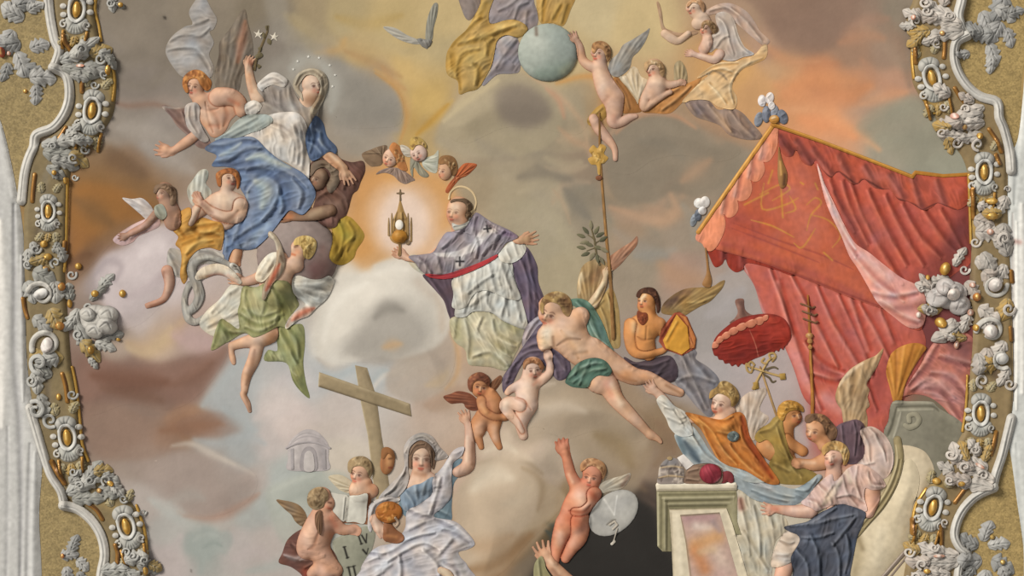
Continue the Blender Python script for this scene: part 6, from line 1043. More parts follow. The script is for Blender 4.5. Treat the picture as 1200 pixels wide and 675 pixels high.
part(p, 'ivory_skirt', P('15,170 80,220 160,265 240,300 300,370 285,430 235,480 215,560 215,640 190,760 60,760 40,640 20,480 -10,330'), 'c4b8a0', folds('8f8268', 'dbd0bc', '40,240 80,400 100,560', '120,280 150,420 160,560', '60,420 120,520 200,640', '200,320 230,400', '60,560 90,700', w=14) + [('a5977a', 40, .5, -1, '60,480 120,640'), ('8a4c40', 20, .7, -1, '35,250 40,290')], th=6)
part(p, 'blue_grey_shawl', P('-60,50 0,65 60,85 130,110 200,145 270,170 340,185 410,150 470,105 495,120 455,170 420,225 370,265 310,282 240,272 170,262 100,240 40,195 -30,160'), '8f9ea6', folds('66767e', 'b9c4c6', '20,100 120,150 240,220 340,240', '350,200 420,200 470,130', '100,200 200,240 300,265', w=12) + [('c0bcc0', 24, .6, 1, '120,135 200,180'), ('71858f', 20, .5, 0, '380,230 440,170')], th=5)
win(740, 420, 250 / 1197)
part(p, 'blue_grey_shawl', P('240,430 300,420 340,380 390,440 440,520 500,575 600,610 700,650 760,690 640,690 520,620 440,590 400,595 340,600 290,540'), 'a4b0b2', folds('74848a', 'c6cecb', '350,430 420,530 520,610', '330,400 380,470', '480,580 600,630', w=11) + [('41596e', 26, .9, -1, '300,470 340,530 380,580'), ('4a6a80', 18, .8, -1, '270,450 300,530'), ('5f7c88', 12, .6, 0, '260,440 290,520')], th=5)
part(p, 'body', [C('520,230,72 500,270,54'), C('540,300,46 520,350,60'), C('520,350,30 400,350,16 290,340,16 230,280,18 180,230,26 140,190,22 120,175,18')] + hand(138, 192, -132, 88, 9, 1, 18, 1.15), 'd5a88c', face(490, 255, 68, 14, -.4, .3) + [('eed2b8', 24, .7, .6, '460,210 490,215'), ('b88468', 16, .5, 0, '540,280 530,310')], g=.5, mat='painted_skin', edge=SK_EDGE)
part(p, 'white_sleeve', P('140,235 165,205 195,215 240,265 300,300 330,360 345,420 300,440 255,430 215,390 195,340 165,290'), 'c6c2b8', folds('8a8880', 'dedad0', '180,250 250,300 300,380', '210,340 270,370', '240,290 270,340 310,330', '190,280 230,290', w=9) + [('6a6a68', 5, .6, -.6, '280,300 310,345 270,370')], th=5)
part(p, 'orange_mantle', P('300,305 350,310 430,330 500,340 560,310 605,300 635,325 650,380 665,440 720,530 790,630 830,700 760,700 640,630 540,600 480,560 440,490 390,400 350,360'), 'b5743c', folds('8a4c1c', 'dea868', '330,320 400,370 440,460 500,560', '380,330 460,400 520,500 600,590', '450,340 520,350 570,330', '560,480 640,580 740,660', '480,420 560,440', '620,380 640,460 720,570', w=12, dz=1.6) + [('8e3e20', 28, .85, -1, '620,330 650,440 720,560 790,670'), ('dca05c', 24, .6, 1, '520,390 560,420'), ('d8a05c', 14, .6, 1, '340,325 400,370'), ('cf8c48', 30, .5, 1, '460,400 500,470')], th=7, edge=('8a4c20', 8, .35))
part(p, 'rosette', [E(568, 436, 34, 30)], '5f7070', curls(568, 436, 26, 12, '3a4a50', '9ab0ac', 28), g=.5, lift=.5)
part(p, 'hair', P('435,225 440,185 475,160 500,130 540,130 585,165 605,215 590,250 560,270 550,230 520,205 480,195 455,215'), 'a07e48', curls(535, 185, 62, 26, '6c4e28', 'd0b074', 29), g=.5, th=4)
# youth in pink and blue
win(860, 534, 250 / 1197)
p = thing('person', 'curly haired youth in pink shirt and dark blue skirt seated before the throne', 'person', 560, 260)
part(p, 'body', [C('560,10,60 552,35,48'), C('560,60,42 560,130,50'), C('430,310,42 340,312,34 260,302,24 225,298,18'), C('770,170,50 775,240,42 755,320,30'), C('300,580,52 275,660,46 255,740,40'), C('560,130,20 500,240,18 440,305,20'), C('560,120,20 680,150,18 765,175,20'), C('555,130,20 540,300,18 420,440,18 310,575,20')] + hand(235, 298, 182, 88, 12, 1, 10, 1.15), 'd6a48e', face(545, 12, 58, -16, -.35, -.35) + [('eccab4', 20, .6, .6, '530,0 545,10'), ('b5785f', 24, .5, 0, '800,190 790,270'), ('c06c58', 16, .5, 0, '240,300 215,295'), ('e8c2ac', 18, .6, .6, '330,302 410,300'), ('c08a70', 18, .5, 0, '580,110 600,140')], g=.5, mat='painted_skin', edge=SK_EDGE)
part(p, 'hair', P('498,-5 490,-45 520,-75 570,-85 620,-65 645,-20 640,30 615,55 605,10 585,-25 545,-35 515,-20'), 'b48c54', curls(575, -40, 64, 28, '7d5c34', 'dcbc86', 30), g=.5, th=4)
part(p, 'pink_shirt', P('375,265 410,230 450,180 500,130 545,100 560,140 600,110 640,70 700,45 760,65 815,110 850,160 830,185 770,190 735,180 728,230 740,310 640,290 560,275 470,310 430,290'), 'cfa79b', folds('9c7468', 'e6cabc', '480,160 540,220 560,280', '620,110 640,200 700,280', '420,240 470,260 500,300', '700,60 690,150 720,230', '560,170 520,230', '760,90 770,150 840,160', '580,240 660,230 730,270', w=12) + [('dcc4a4', 22, .7, 1, '600,130 540,220 500,270'), ('d8c0a0', 16, .6, 1, '630,90 650,140'), ('a87a6c', 20, .5, -1, '660,230 700,270')], th=6)
part(p, 'white_breeches', P('255,470 285,430 330,410 372,450 368,500 330,540 320,590 270,615 215,625 208,590 225,530'), 'cdb5a0', folds('947a66', 'e2cfbc', '260,480 310,500 340,490', '240,560 300,560', w=11), th=5)
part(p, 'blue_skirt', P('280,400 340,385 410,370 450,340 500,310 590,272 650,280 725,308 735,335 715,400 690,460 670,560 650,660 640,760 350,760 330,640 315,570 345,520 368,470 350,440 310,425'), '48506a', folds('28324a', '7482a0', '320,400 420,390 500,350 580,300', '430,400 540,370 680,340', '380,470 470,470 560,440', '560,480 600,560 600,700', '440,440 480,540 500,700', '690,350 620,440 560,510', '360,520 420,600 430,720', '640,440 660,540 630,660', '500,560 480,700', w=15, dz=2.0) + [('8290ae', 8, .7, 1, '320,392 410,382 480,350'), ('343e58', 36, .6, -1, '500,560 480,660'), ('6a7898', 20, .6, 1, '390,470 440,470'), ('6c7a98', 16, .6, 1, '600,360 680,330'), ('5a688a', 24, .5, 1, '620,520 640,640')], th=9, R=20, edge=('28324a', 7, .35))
# pedestal, tiara, rolled cap, paper
win(600, 506)
s = thing('pedestal', 'cream stone pedestal with stepped cornice and a marbled panel at the bottom right', 'pedestal', 860, 450)
part(s, 'moulded_block', Q('676,268 1048,268 1052,300 1052,420 1070,480 1040,480 1000,360 740,360 746,560 704,560 680,535'), '8f8660', [('b5ac86', 5, .9, .6, '684,285 684,530'), ('6c6444', 5, .8, -.6, '700,300 698,545'), ('aaa07a', 5, .8, .6, '714,312 716,555'), ('645c3e', 5, .8, -.6, '728,326 726,560'), ('6c6444', 5, .8, -.5, '690,296 1046,290'), ('b3aa84', 5, .8, .6, '704,310 1040,304'), ('5c5438', 5, .8, -.6, '718,324 1030,318'), ('a89e78', 5, .8, .6, '730,338 1020,332'), ('5f573a', 5, .7, -.5, '738,350 1004,346'), ('a59c76', 12, .5, .5, '1030,320 1040,430')], g=.5, th=3.5, blur=.4, mat='painted_plaster')
part(s, 'shaft', Q('736,362 1002,356 1030,430 1105,690 1110,740 756,740 748,560'), 'd2c2a4', [('b09e7c', 6, .6, 0, '742,380 756,700'), ('e0d2b6', 12, .5, 0, '770,390 790,660'), ('a8956f', 4, .7, -.4, '740,364 1000,358')], g=.5, th=3, blur=.4, mat='painted_plaster', lift=.3)
part(s, 'marble_panel', Q('786,388 970,376 1000,480 1060,690 1070,740 838,740 812,520'), 'c09a8c', [('a87a80', 36, .7, 0, '820,400 930,390'), ('ddc8bc', 22, .7, 0, '860,440 920,450'), ('cf9c66', 40, .7, 0, '860,530 960,490'), ('b8784c', 36, .7, 0, '860,560 900,640'), ('d8bca8', 30, .6, 0, '960,560 1000,640'), ('d8b48a', 20, .6, 0, '880,560 940,550'), ('9c8488', 16, .6, 0, '940,420 970,460'), ('c89a94', 30, .5, 0, '990,660 960,700'), ('7a6a50', 6, .8, 0, '788,390 972,378'), ('8a7656', 5, .7, 0, '788,392 814,520 840,700')], g=.5, th=1, blur=.3, mat='painted_plaster', lift=-.2)
part(s, 'top_slab', Q('672,248 678,238 1046,236 1052,250 1050,272 676,276'), 'd6c8ae', [('efe4d0', 4, .8, .4, '680,244 1046,242'), ('9c8c6c', 4, .7, -.4, '678,272 1048,268')], g=.5, th=3, blur=.4, mat='painted_plaster', lift=.5)
t = thing('tiara', 'jewelled papal tiara lying on the left of the pedestal top', 'tiara', 745, 190)
part(t, 'crown', P('682,240 684,205 690,165 712,135 745,122 780,130 800,155 806,200 802,238 745,242'), '8f7f78', curls(745, 185, 60, 26, '5c4c48', 'c6b4a4', 31) + [('c8a878', 5, .8, .6, '686,215 740,205 804,212'), ('c8a878', 5, .8, .6, '690,170 745,160 800,168'), ('6a7080', 20, .5, 0, '720,145 760,140'), ('dccbb8', 8, .6, .5, '690,200 690,170')], g=.5, th=5, mat='painted_gold')
part(t, 'knob', [E(738, 124, 13, 9)], 'a08458', g=.5, mat='painted_gold')
c = thing('cap', 'rolled crimson lined cap lying on the right of the pedestal top', 'cap', 910, 195)
part(c, 'brim', [C('985,215,26 1010,205,22 1022,222,16')], '7c2a32', g=.5)
part(c, 'body_roll', P('805,238 812,200 830,165 870,150 930,148 975,165 985,210 970,242 880,242'), '8a6a54', folds('5c4032', 'b09078', '830,190 870,180', '820,225 870,235', w=8), g=.5, th=4)
part(c, 'lining', [E(928, 195, 52, 47)], '8f2a38', [('b8505c', 18, .6, .5, '905,180 920,170'), ('6a1826', 20, .6, -.5, '940,215 955,200'), ('d8a8a4', 7, .7, .3, '950,240 976,215')], g=.5, edge=('5c1420', 5, .4))
one('paper', 'white folded paper slip standing between the tiara and the crimson cap', 'paper', [Q('772,122 802,104 850,152 815,178')], 'd6cdc8', [('a89c98', 8, .5, 0, '815,178 800,150')], g=.5, th=1.5)
# ================================================================== stucco frame, gilded fields, mouldings
win(0, 0, 1)
material('stucco', 0.6, 0.06, 0.15)
material('gilding', 0.38, 0.06, 0.1, metallic=0.35)
def mosaic():
    m = material('gold_mosaic', 0.5, 0.10, 0.2, scale=8)
    nt = m.node_tree; n = nt.nodes; b = n['Principled BSDF']
    ge = n.new('ShaderNodeNewGeometry'); v = n.new('ShaderNodeTexVoronoi'); v.inputs['Scale'].default_value = 55
    nt.links.new(ge.outputs['Position'], v.inputs['Vector'])
    hs = n.new('ShaderNodeHueSaturation'); mr = n.new('ShaderNodeMapRange'); mr.inputs['To Min'].default_value = .78; mr.inputs['To Max'].default_value = 1.22
    sx = n.new('ShaderNodeSeparateColor'); nt.links.new(v.outputs['Color'], sx.inputs[0]); nt.links.new(sx.outputs[0], mr.inputs['Value']); nt.links.new(mr.outputs['Result'], hs.inputs['Value'])
    src = b.inputs['Base Color'].links[0].from_socket
    nt.links.new(src, hs.inputs['Color']); nt.links.new(hs.outputs['Color'], b.inputs['Base Color'])
mosaic()
GOLD, PALE, GREY = '9a8352', 'c3beb6', 'aba69f'
def struct(name, label, comps, c, strokes=(), **kw):
    kw.setdefault('mat', 'stucco'); kw.setdefault('rz', 1.0); kw.setdefault('crumple', 0)
    return one(name, label, 'trim', comps, c, strokes, kind='structure', **kw)
# gilded fields in the corners, then the band the ornaments sit on, then mouldings
struct('trim_1', 'gilded mosaic field, upper left', [P('-38,-38 40,-38 60,-30 62,20 68,60 70,90 84,105 80,130 60,155 42,168 34,190 28,215 22,235 18,215 10,180 2,150 -10,120 -38,100')], GOLD, th=.5, R=5, g=2, mat='gold_mosaic')
struct('trim_2', 'gilded mosaic field, lower left', [P('46,535 60,560 72,585 92,605 110,618 122,640 120,665 118,712 40,712 42,640 44,580')], GOLD, th=.5, R=5, g=2, mat='gold_mosaic')
struct('trim_3', 'gilded mosaic field, upper right', [P('1122,-38 1238,-38 1238,20 1200,80 1197,130 1192,170 1185,200 1176,165 1165,130 1140,110 1122,80 1118,40')], 'a48a54', th=.5, R=5, g=2, mat='gold_mosaic')
struct('trim_4', 'gilded mosaic field, lower right', [P('1184,520 1190,560 1196,610 1204,712 1120,712 1124,670 1128,640 1120,625 1124,600 1150,580 1164,565 1172,540')], 'a48a54', th=.5, R=5, g=2, mat='gold_mosaic')
struct('wall_left', 'pale plaster cornice at the left edge of the ceiling', [P('-38,90 -8,125 4,152 12,185 20,225 26,260 30,310 32,380 34,440 44,500 50,535 46,600 42,712 -38,712')], 'c2c1c0',
       [('d8d6d4', 6, .8, 1.5, '2,150 10,190 16,230'), ('a09fa4', 4, .6, -2, '17,240 18,330 18,420 24,500 26,600 24,700'), ('e8e4df', 8, .9, 2, '2,260 4,340 4,420 4,500'), ('d2d0d0', 3, .7, 1.5, '26,300 27,400 28,470'), ('a8a7aa', 3, .6, -1.5, '36,520 34,600 32,700'), ('cfcfd0', 4, .6, 1.5, '42,530 40,620 38,700'), ('b4b3b6', 3, .5, -1, '10,500 10,600 8,700')], th=4, R=10)  # near-white stroke down the outer edge paints in the glare on the plaster
struct('wall_right', 'pale plaster cornice at the right edge of the ceiling', [P('1238,-38 1206,-38 1202,60 1198,120 1192,165 1180,190 1178,250 1180,330 1182,420 1180,500 1186,545 1192,590 1199,640 1204,712 1238,712')], 'c6c9c8',
       [('e9e6e2', 6, .9, 2, '1196,240 1196,340 1197,460'), ('f0ede8', 3, .9, 1.5, '1190,260 1190,380 1190,480'), ('b7aaa6', 2, .6, -1.5, '1186,250 1186,360 1187,470'), ('a9aeae', 3, .5, -1.5, '1194,150 1190,200 1188,240'), ('dcdcda', 3, .6, 1, '1198,120 1194,170'), ('b2b6b6', 3, .6, -1, '1190,520 1196,600 1202,690'), ('c08a80', 3, .7, 0, '1188,283 1194,284')], th=4, R=10)
BANDL = '70,-38 118,-38 114,0 112,20 118,48 128,66 136,84 136,112 132,135 120,155 108,170 90,186 82,206 80,240 78,280 76,320 80,380 84,430 90,460 94,498 98,525 106,545 124,558 140,572 155,590 168,610 174,640 176,675 182,712 118,712 126,665 126,635 112,608 96,594 72,580 58,560 48,520 38,470 32,420 30,340 28,260 32,205 40,175 58,160 80,140 88,118 84,92 72,72 66,40 62,0'
BANDR = '1132,-38 1076,-38 1070,0 1062,20 1067,50 1068,90 1076,110 1094,134 1104,158 1122,176 1132,196 1136,225 1138,290 1136,340 1140,390 1136,440 1132,480 1128,505 1114,530 1104,553 1086,570 1072,590 1066,622 1064,645 1060,712 1120,712 1126,665 1132,648 1120,628 1122,606 1140,584 1162,572 1172,545 1180,506 1186,470 1186,400 1184,330 1180,250 1180,190 1176,150 1168,125 1145,114 1126,92 1118,60 1130,30'
struct('trim_5', 'ornamented stucco band along the left of the picture', [P(BANDL)], '857048', [('b0935a', 5, .6, 0, '95,40 110,60'), ('8a7f6c', 6, .5, 0, '60,190 50,230 50,280'), ('b5974e', 4, .7, 0, '130,90 134,112'), ('6a5a48', 5, .6, -1, '46,270 44,300'), ('6a5a48', 4, .6, -1, '54,430 58,470'), ('b08f4e', 5, .6, 0, '80,440 88,480'), ('ab8f58', 5, .5, 0, '120,590 150,600')], th=5, R=6, g=1)  # dark brown strokes paint the shade of the hollows between ornaments
struct('trim_6', 'ornamented stucco band along the right of the picture', [P(BANDR)], '8d744a', [('b5934e', 5, .6, 0, '1076,50 1074,75'), ('b5934e', 5, .6, 0, '1090,120 1104,128'), ('5c4436', 6, .7, -1, '1132,305 1134,330'), ('5c4436', 5, .6, -1, '1160,410 1166,440'), ('b08e48', 5, .6, 0, '1140,215 1140,270'), ('a88c4c', 5, .6, 0, '1090,560 1100,570'), ('a88c4c', 5, .6, 0, '1072,610 1070,640')], th=5, R=6, g=1)  # darkest strokes put the shade of the deep hollows into the colour
MO = 'c4bfb8'
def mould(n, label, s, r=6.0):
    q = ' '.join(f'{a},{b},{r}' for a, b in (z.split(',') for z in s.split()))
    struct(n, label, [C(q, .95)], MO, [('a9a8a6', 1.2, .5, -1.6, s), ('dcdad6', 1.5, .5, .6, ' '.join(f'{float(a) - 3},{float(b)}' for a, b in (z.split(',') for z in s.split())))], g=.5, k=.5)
mould('trim_7', 'white moulding round the upper left gilded field', '55,-30 57,0 60,25 65,48 70,60 63,80')
mould('trim_8', 'white moulding round the upper left gilded field, lower sweep', '63,80 76,86 81,98 81,118 74,136 62,150 43,158 40,172 34,186 29,205 26,235')
mould('trim_9', 'white moulding round the lower left gilded field', '36,478 44,505 52,532 60,556 72,575 75,592', 5.5)
mould('trim_10', 'white moulding round the lower left gilded field, lower sweep', '75,592 92,597 108,610 119,628 123,650 119,672 116,705')
mould('trim_11', 'white moulding round the upper right gilded field', '1130,-30 1126,0 1122,22 1133,40')
mould('trim_12', 'white moulding round the upper right gilded field, lower sweep', '1133,42 1120,50 1118,70 1124,88 1136,104 1150,114 1168,120 1170,138 1176,152 1182,175 1184,200')
mould('trim_13', 'white moulding round the lower right gilded field', '1184,490 1180,508 1174,532 1166,556 1163,571')
mould('trim_14', 'white moulding round the lower right gilded field, lower sweep', '1163,571 1142,582 1126,600 1118,624 1124,640 1133,649 1124,662 1120,705')
for n, s in (('trim_15', '116,-20 112,10 116,30 119,48'), ('trim_16', '128,70 134,86 135,102 133,118'), ('trim_17', '80,210 79,250 78,290 76,318'), ('trim_18', '85,430 90,455 94,490 97,520 104,540'), ('trim_19', '160,592 170,620 173,650'), ('trim_20', '1069,42 1068,70 1070,92'), ('trim_21', '1078,112 1094,133'), ('trim_22', '1134,205 1136,250 1137,285'), ('trim_23', '1133,440 1131,478 1127,505'), ('trim_24', '1084,572 1072,592 1067,622')):
    q = ' '.join(z + ',1.5' for z in s.split())
    struct(n, 'thin gilded rim at the edge of the painting', [C(q, 1.0)], 'b3893c', [('dcb868', .7, .7, .3, s)], g=.5, mat='gilding')
# ---- ornaments
def xf(s, x, y, sc_, a, fl=1):
    out = []
    for q in s.split():
        v = [float(t) for t in q.split(',')]
        u, w = rot(v[0] * fl * sc_, v[1] * sc_, a)
        out.append(','.join([f'{x + u:.2f}', f'{y + w:.2f}'] + [f'{t * sc_:.2f}' for t in v[2:]]))
    return ' '.join(out)
OR = dict(mat='stucco', rz=1.0, g=.5, crumple=0, noise=.03)
OG = dict(mat='gilding', rz=1.0, g=.5, crumple=0, noise=.03)
def leaf(root, x, y, ln, a, w=.34, bend=0.0, c=PALE, name='leaf', th=4.5, lift=.3, seed=0):
    """an acanthus leaf: lobed margin, rib and side veins"""
    r_ = random.Random(seed + int(x * 7 + y * 3)); L, Rr = [], []
    ln *= 1.1; w *= 1.1; n = 4; mid = []
    for i in range(n + 1):
        t = i / n; mid.append((ln * t, ln * bend * t * t))
    for i in range(1, n + 1):
        t = i / n; m = mid[i]; m0 = mid[i - 1]; ww = w * ln * (math.sin(math.pi * min(t * .8 + .12, 1)) ** .8) * r_.uniform(.85, 1.15)
        hx, hy = (m[0] + m0[0]) / 2, (m[1] + m0[1]) / 2
        if i < n:
            L += [(hx, hy - ww * .72), (m[0] + ln * .02, m[1] - ww)]; Rr += [(hx, hy + ww * .72), (m[0] + ln * .02, m[1] + ww)]
    tip = (mid[-1][0] + ln * .06, mid[-1][1])
    poly = [(0, -w * ln * .3)] + L + [tip] + Rr[::-1] + [(0, w * ln * .3)]
    q = xf(' '.join(f'{u:.2f},{v:.2f}' for u, v in poly), x, y, 1, a)
    st = [('7f7e7b', .9, .5, -1.4, xf(' '.join(f'{u:.2f},{v:.2f}' for u, v in mid), x, y, 1, a))]
    for i in range(1, n):
        for sg in (-1, 1):
            st.append(('9a9690', .7, .35, -.9, xf(f'{mid[i - 1][0]:.1f},{mid[i - 1][1]:.1f} {mid[i][0] + ln * .02:.1f},{mid[i][1] + sg * w * ln * .55:.1f}', x, y, 1, a)))
    return part(root, name, [P(q)], c, st, th=th, R=max(w * ln * .8, 2), lift=lift, edge=('8d867c', 1.0, .35), **OR)
def scroll(root, x, y, r, a, turns=1.1, w=.22, c=PALE, fl=1, name='scroll'):
    p = []
    for i in range(15):
        t = i / 14; an = t * turns * 2 * math.pi; rr = r * (1 - .72 * t)
        p.append(f'{rr * math.cos(an):.2f},{rr * math.sin(an):.2f},{r * w * (1 - .35 * t):.2f}')
    return part(root, name, [C(xf(' '.join(p), x, y, 1, a, fl), .9)], c, [('8d8a86', .5, .3, -.4, xf(' '.join(','.join(z.split(',')[:2]) for z in p), x, y, 1, a, fl))], lift=.4, **OR)
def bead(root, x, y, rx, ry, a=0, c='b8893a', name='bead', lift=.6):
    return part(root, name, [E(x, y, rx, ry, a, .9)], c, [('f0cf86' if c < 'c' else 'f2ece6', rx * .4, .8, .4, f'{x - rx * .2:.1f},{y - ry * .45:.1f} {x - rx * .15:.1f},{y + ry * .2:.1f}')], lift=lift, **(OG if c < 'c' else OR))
def bar(root, s, r=2.6, c='9a6e34'):
    return part(root, 'gilded_bar', [C(' '.join(z + f',{r}' for z in s.split()), .8)], c, [('5a3420', r * .5, .7, -.3, ' '.join(f"{float(z.split(',')[0]) + r * .7},{z.split(',')[1]}" for z in s.split()))], **OG)
def cartouche(x, y, a, label, s=1.0, fl=1, bars=True):
    t = thing('cartouche', label, 'ornament', x, y, 'gilded bead cartouches of the stucco frame')
    X = lambda q: xf(q, x, y, s, a, fl)
    part(t, 'shell', [P(X('-13,12 -8,9 0,13 8,9 14,12 13,20 8,27 0,29 -8,27 -13,20'))], 'b4b2aa', [('868a88', 1, .5, -1.2, X(f'0,12 {u},28')) for u in (-9, -4, 0, 4, 9)] + [('c8cac6', 1.2, .4, .6, X('-10,24 0,27 10,24'))], th=5, R=8, lift=.2, edge=('7f807c', 1, .5), **OR)
    part(t, 'shell', [P(X('-12,-12 -7,-9 0,-13 7,-9 12,-12 12,-19 6,-24 0,-25 -7,-24 -12,-19'))], 'b0ada6', [('868a88', 1, .5, -1.2, X(f'0,-12 {u},-24')) for u in (-7, 0, 7)], th=4.5, R=7, lift=.2, edge=('7f807c', 1, .5), **OR)
    part(t, 'collar', [C(X('-8,-8,2 -9,0,2 -7,9,2.2 0,14,2.2 7,9,2.2 9,0,2 8,-8,2'), .95), C(X('-8,-8,1.8 -4,-13,2 0,-14,2 4,-13,2 8,-8,1.8'), .95)], 'c9c8c4', [], lift=.6, **OR)
    bead(t, x, y, 4.6 * s, 9.6 * s, a)
    for u, v in ((-16, -3), (-15, 7), (16, 2), (15, -10)):
        q = X(f'{u},{v}').split(',')
        part(t, 'knob', [E(float(q[0]), float(q[1]), 4 * s, 3.4 * s, 0, .9)], PALE, [], lift=.3, **OR)
    for u, v, l_, an in ((-9, 30, 13, 110), (9, 30, 13, 70), (0, 31, 12, 90), (-9, -27, 13, 250), (9, -27, 13, 290)):
        q = X(f'{u},{v}').split(',')
        leaf(t, float(q[0]), float(q[1]), l_ * s, a + an, .42, .25, ('ad9a66', 'b2b0aa', 'a58a4c')[int(abs(u) + v) % 3] if u else 'b08c46', th=4)
    for u in (-14, 14) if bars else ():
        p0, p1, p2 = (X(f'{u * k_},{v}') for k_, v in ((1, 26), (.95, 36), (.9, 46)))
        bar(t, f'{p0} {p1} {p2}', 1.8, 'a87c38')
    for fl2 in (-1, 1):
        q = X(f'{fl2 * 14},18').split(',')
        scroll(t, float(q[0]), float(q[1]), 4.6 * s, a + 90, 1.0, .3, fl=fl2)
    return t
cartouche(91, 12, 4, 'gilded bead cartouche on the left frame, at the very top')
cartouche(109, 130, 8, 'gilded bead cartouche on the left frame, second from the top')
cartouche(58, 248, 0, 'gilded bead cartouche on the left frame beside the brown cloud', .82, bars=False)
cartouche(80, 512, -8, 'gilded bead cartouche on the left frame, below the big rose')
cartouche(149, 616, -16, 'gilded bead cartouche on the left frame, lowest of all')
cartouche(1091, 92, -14, 'gilded bead cartouche on the right frame, topmost')
cartouche(1152, 202, 2, 'gilded bead cartouche on the right frame beside the canopy', .95)
cartouche(1148, 484, 2, 'gilded bead cartouche on the right frame beside the throne', .95, bars=False)
cartouche(1092, 594, 14, 'gilded bead cartouche on the right frame, lowest')
def cluster(x, y, a, label, leaves, bars=(), beads=(), scrolls=()):
    t = thing('acanthus_ornament', label, 'ornament', x, y, 'acanthus ornaments of the stucco frame')
    for s_ in bars: bar(t, s_)
    for i, l in enumerate(leaves):
        leaf(t, l[0], l[1], l[2], l[3], l[4] if len(l) > 4 else .3, l[5] if len(l) > 5 else .15, (('a9a9a5', '96968f', 'b4b2ac', '9c9b96', 'a88c52') if x < 600 else ('c6bab0', 'b3aaa2', 'cabfb6', 'b9a99e', 'b08f50'))[i % 5], seed=i)
    for s_ in scrolls: scroll(t, *(s_ if len(s_) > 4 else (*s_, 1.1, .24, 'b3b2ae' if x < 600 else 'cbc0b7')))
    for b_ in beads: bead(t, *b_)
    return t
cluster(105, 68, 0, 'spray of stucco acanthus at the upper left cusp of the frame', [(72, 72, 34, -14, .22, -.1), (74, 80, 40, 6, .2, .1), (84, 66, 34, -22, .24, -.2), (100, 78, 26, 8, .3, .1), (108, 66, 22, -30, .34), (118, 62, 18, 20, .4, .3), (126, 66, 16, 40, .3, .3), (98, 52, 16, 100, .34), (84, 88, 20, 10, .3)], ['76,42 79,52 84,60', '97,92 97,108'], [(96, 78, 5, 2, 0, 'c98a70'), (128, 83, 3, 6, 0)], [(119, 70, 6, 30), (100, 60, 6, 200), (124, 88, 5, 90), (112, 100, 5, 0)])
cluster(75, 178, 0, 'spray of stucco acanthus at the left cusp above the brown cloud', [(50, 170, 30, -6, .26, .1), (52, 178, 34, 14, .24, -.1), (70, 168, 28, -20, .28), (62, 188, 28, 8, .26), (84, 180, 22, 30, .34), (92, 166, 16, -10, .4), (56, 196, 22, 24, .3), (80, 160, 18, -50, .34), (66, 200, 10, 70, .3)], ['78,150 72,160 66,168', '42,205 40,222 39,236'], [(66, 203, 3, 3), (78, 212, 2.5, 4)], [(88, 186, 6, 60), (64, 172, 5, 180), (100, 176, 5, 0), (88, 208, 4, 0)])
cluster(52, 290, 0, 'small stucco leaves and gilt beads on the left frame under the brown cloud', [(38, 284, 14, 60, .4), (70, 284, 12, 110, .4), (34, 292, 20, 80, .34), (70, 290, 16, 60, .4), (58, 300, 20, 150, .34)], ['77,284 76,296'], [(53, 286, 4.5, 4), (58, 301, 4.5, 4), (54, 316, 5, 4, 0, 'b98a5a'), (92, 312, 4, 4)], [(44, 292, 6, 0), (66, 308, 6, 120), (34, 310, 5, 60), (84, 322, 6, -20)])
r = cluster(100, 372, 0, 'large stucco rose spray bursting over the left frame onto the painting', [(118, 338, 20, -58, .3, .2), (106, 352, 22, -50, .26), (92, 362, 26, 110, .3, .2), (90, 380, 34, 55, .28, .2), (96, 400, 28, 40, .3), (104, 420, 14, 40, .3), (84, 352, 18, 250, .34), (112, 402, 22, 10, .3), (120, 396, 22, -20, .3)], (), [(112, 344, 4.5, 4), (144, 344, 4, 4.5), (108, 410, 3.5, 5), (139, 398, 2.5, 2)], [(104, 360, 7, 0), (92, 392, 6, 90)])
for x, y, rr in ((116, 375, 22), (128, 368, 12), (104, 368, 10), (112, 388, 11), (127, 382, 12)):
    part(r, 'petal', [E(x, y, rr, rr * .8, 20, .55)], PALE, [('8f8d8b', 1.2, .5, -1.2, xf('-8,4 0,-6 8,2', x, y, rr / 16, 20)), ('d8d6d4', 2, .5, .6, xf('-6,-6 2,-9 8,-4', x, y, rr / 16, 20))], lift=.4, edge=('83807e', 1.4, .55), **OR)
t = cluster(52, 385, 0, 'big stucco volutes with pearly bosses on the left frame beside the rose', [(32, 330, 24, 60, .36), (40, 318, 26, 20, .36), (66, 330, 22, 80, .4), (40, 372, 24, 30, .36), (36, 420, 34, -10, .34), (70, 418, 24, 160, .4), (62, 440, 22, 200, .34), (44, 432, 26, 80, .3), (48, 462, 24, 70, .34), (60, 362, 22, 60, .4)], ['74,438 78,452 80,470', '28,350 30,362 33,372'], [(50, 344, 9, 6, -20, 'c8c6c4'), (57, 404, 7, 9, 10, 'd2c6c2'), (72, 382, 5, 5, 0, 'b3783a'), (74, 336, 4, 5, 0, 'b3783a'), (82, 356, 3, 5), (70, 465, 3, 4)], [(50, 346, 16, 200, .9, .2), (56, 404, 18, 160, 1.0, .2), (48, 425, 12, 90), (44, 480, 11, 240), (60, 492, 9, 60), (86, 462, 6, 0), (38, 446, 7, 0)])
cluster(110, 568, 0, 'spray of stucco acanthus at the left cusp below the dark clouds', [(80, 578, 30, -30, .26, .1), (86, 585, 34, -8, .22, .1), (92, 572, 30, -38, .28), (104, 560, 22, -60, .34), (112, 552, 18, -10, .4), (122, 556, 18, 20, .34), (116, 572, 22, 14, .32), (132, 566, 18, 40, .3), (84, 566, 18, -60, .3)], ['62,540 68,552 77,566', '104,590 114,597 121,608', '136,638 139,648 138,660'], [(131, 566, 4, 3, 30), (118, 574, 3, 3, 0, 'b98a5a')], [(108, 562, 6, 0), (126, 562, 6, 120), (96, 568, 5, 200), (146, 584, 5, 40), (88, 552, 5, 0)])
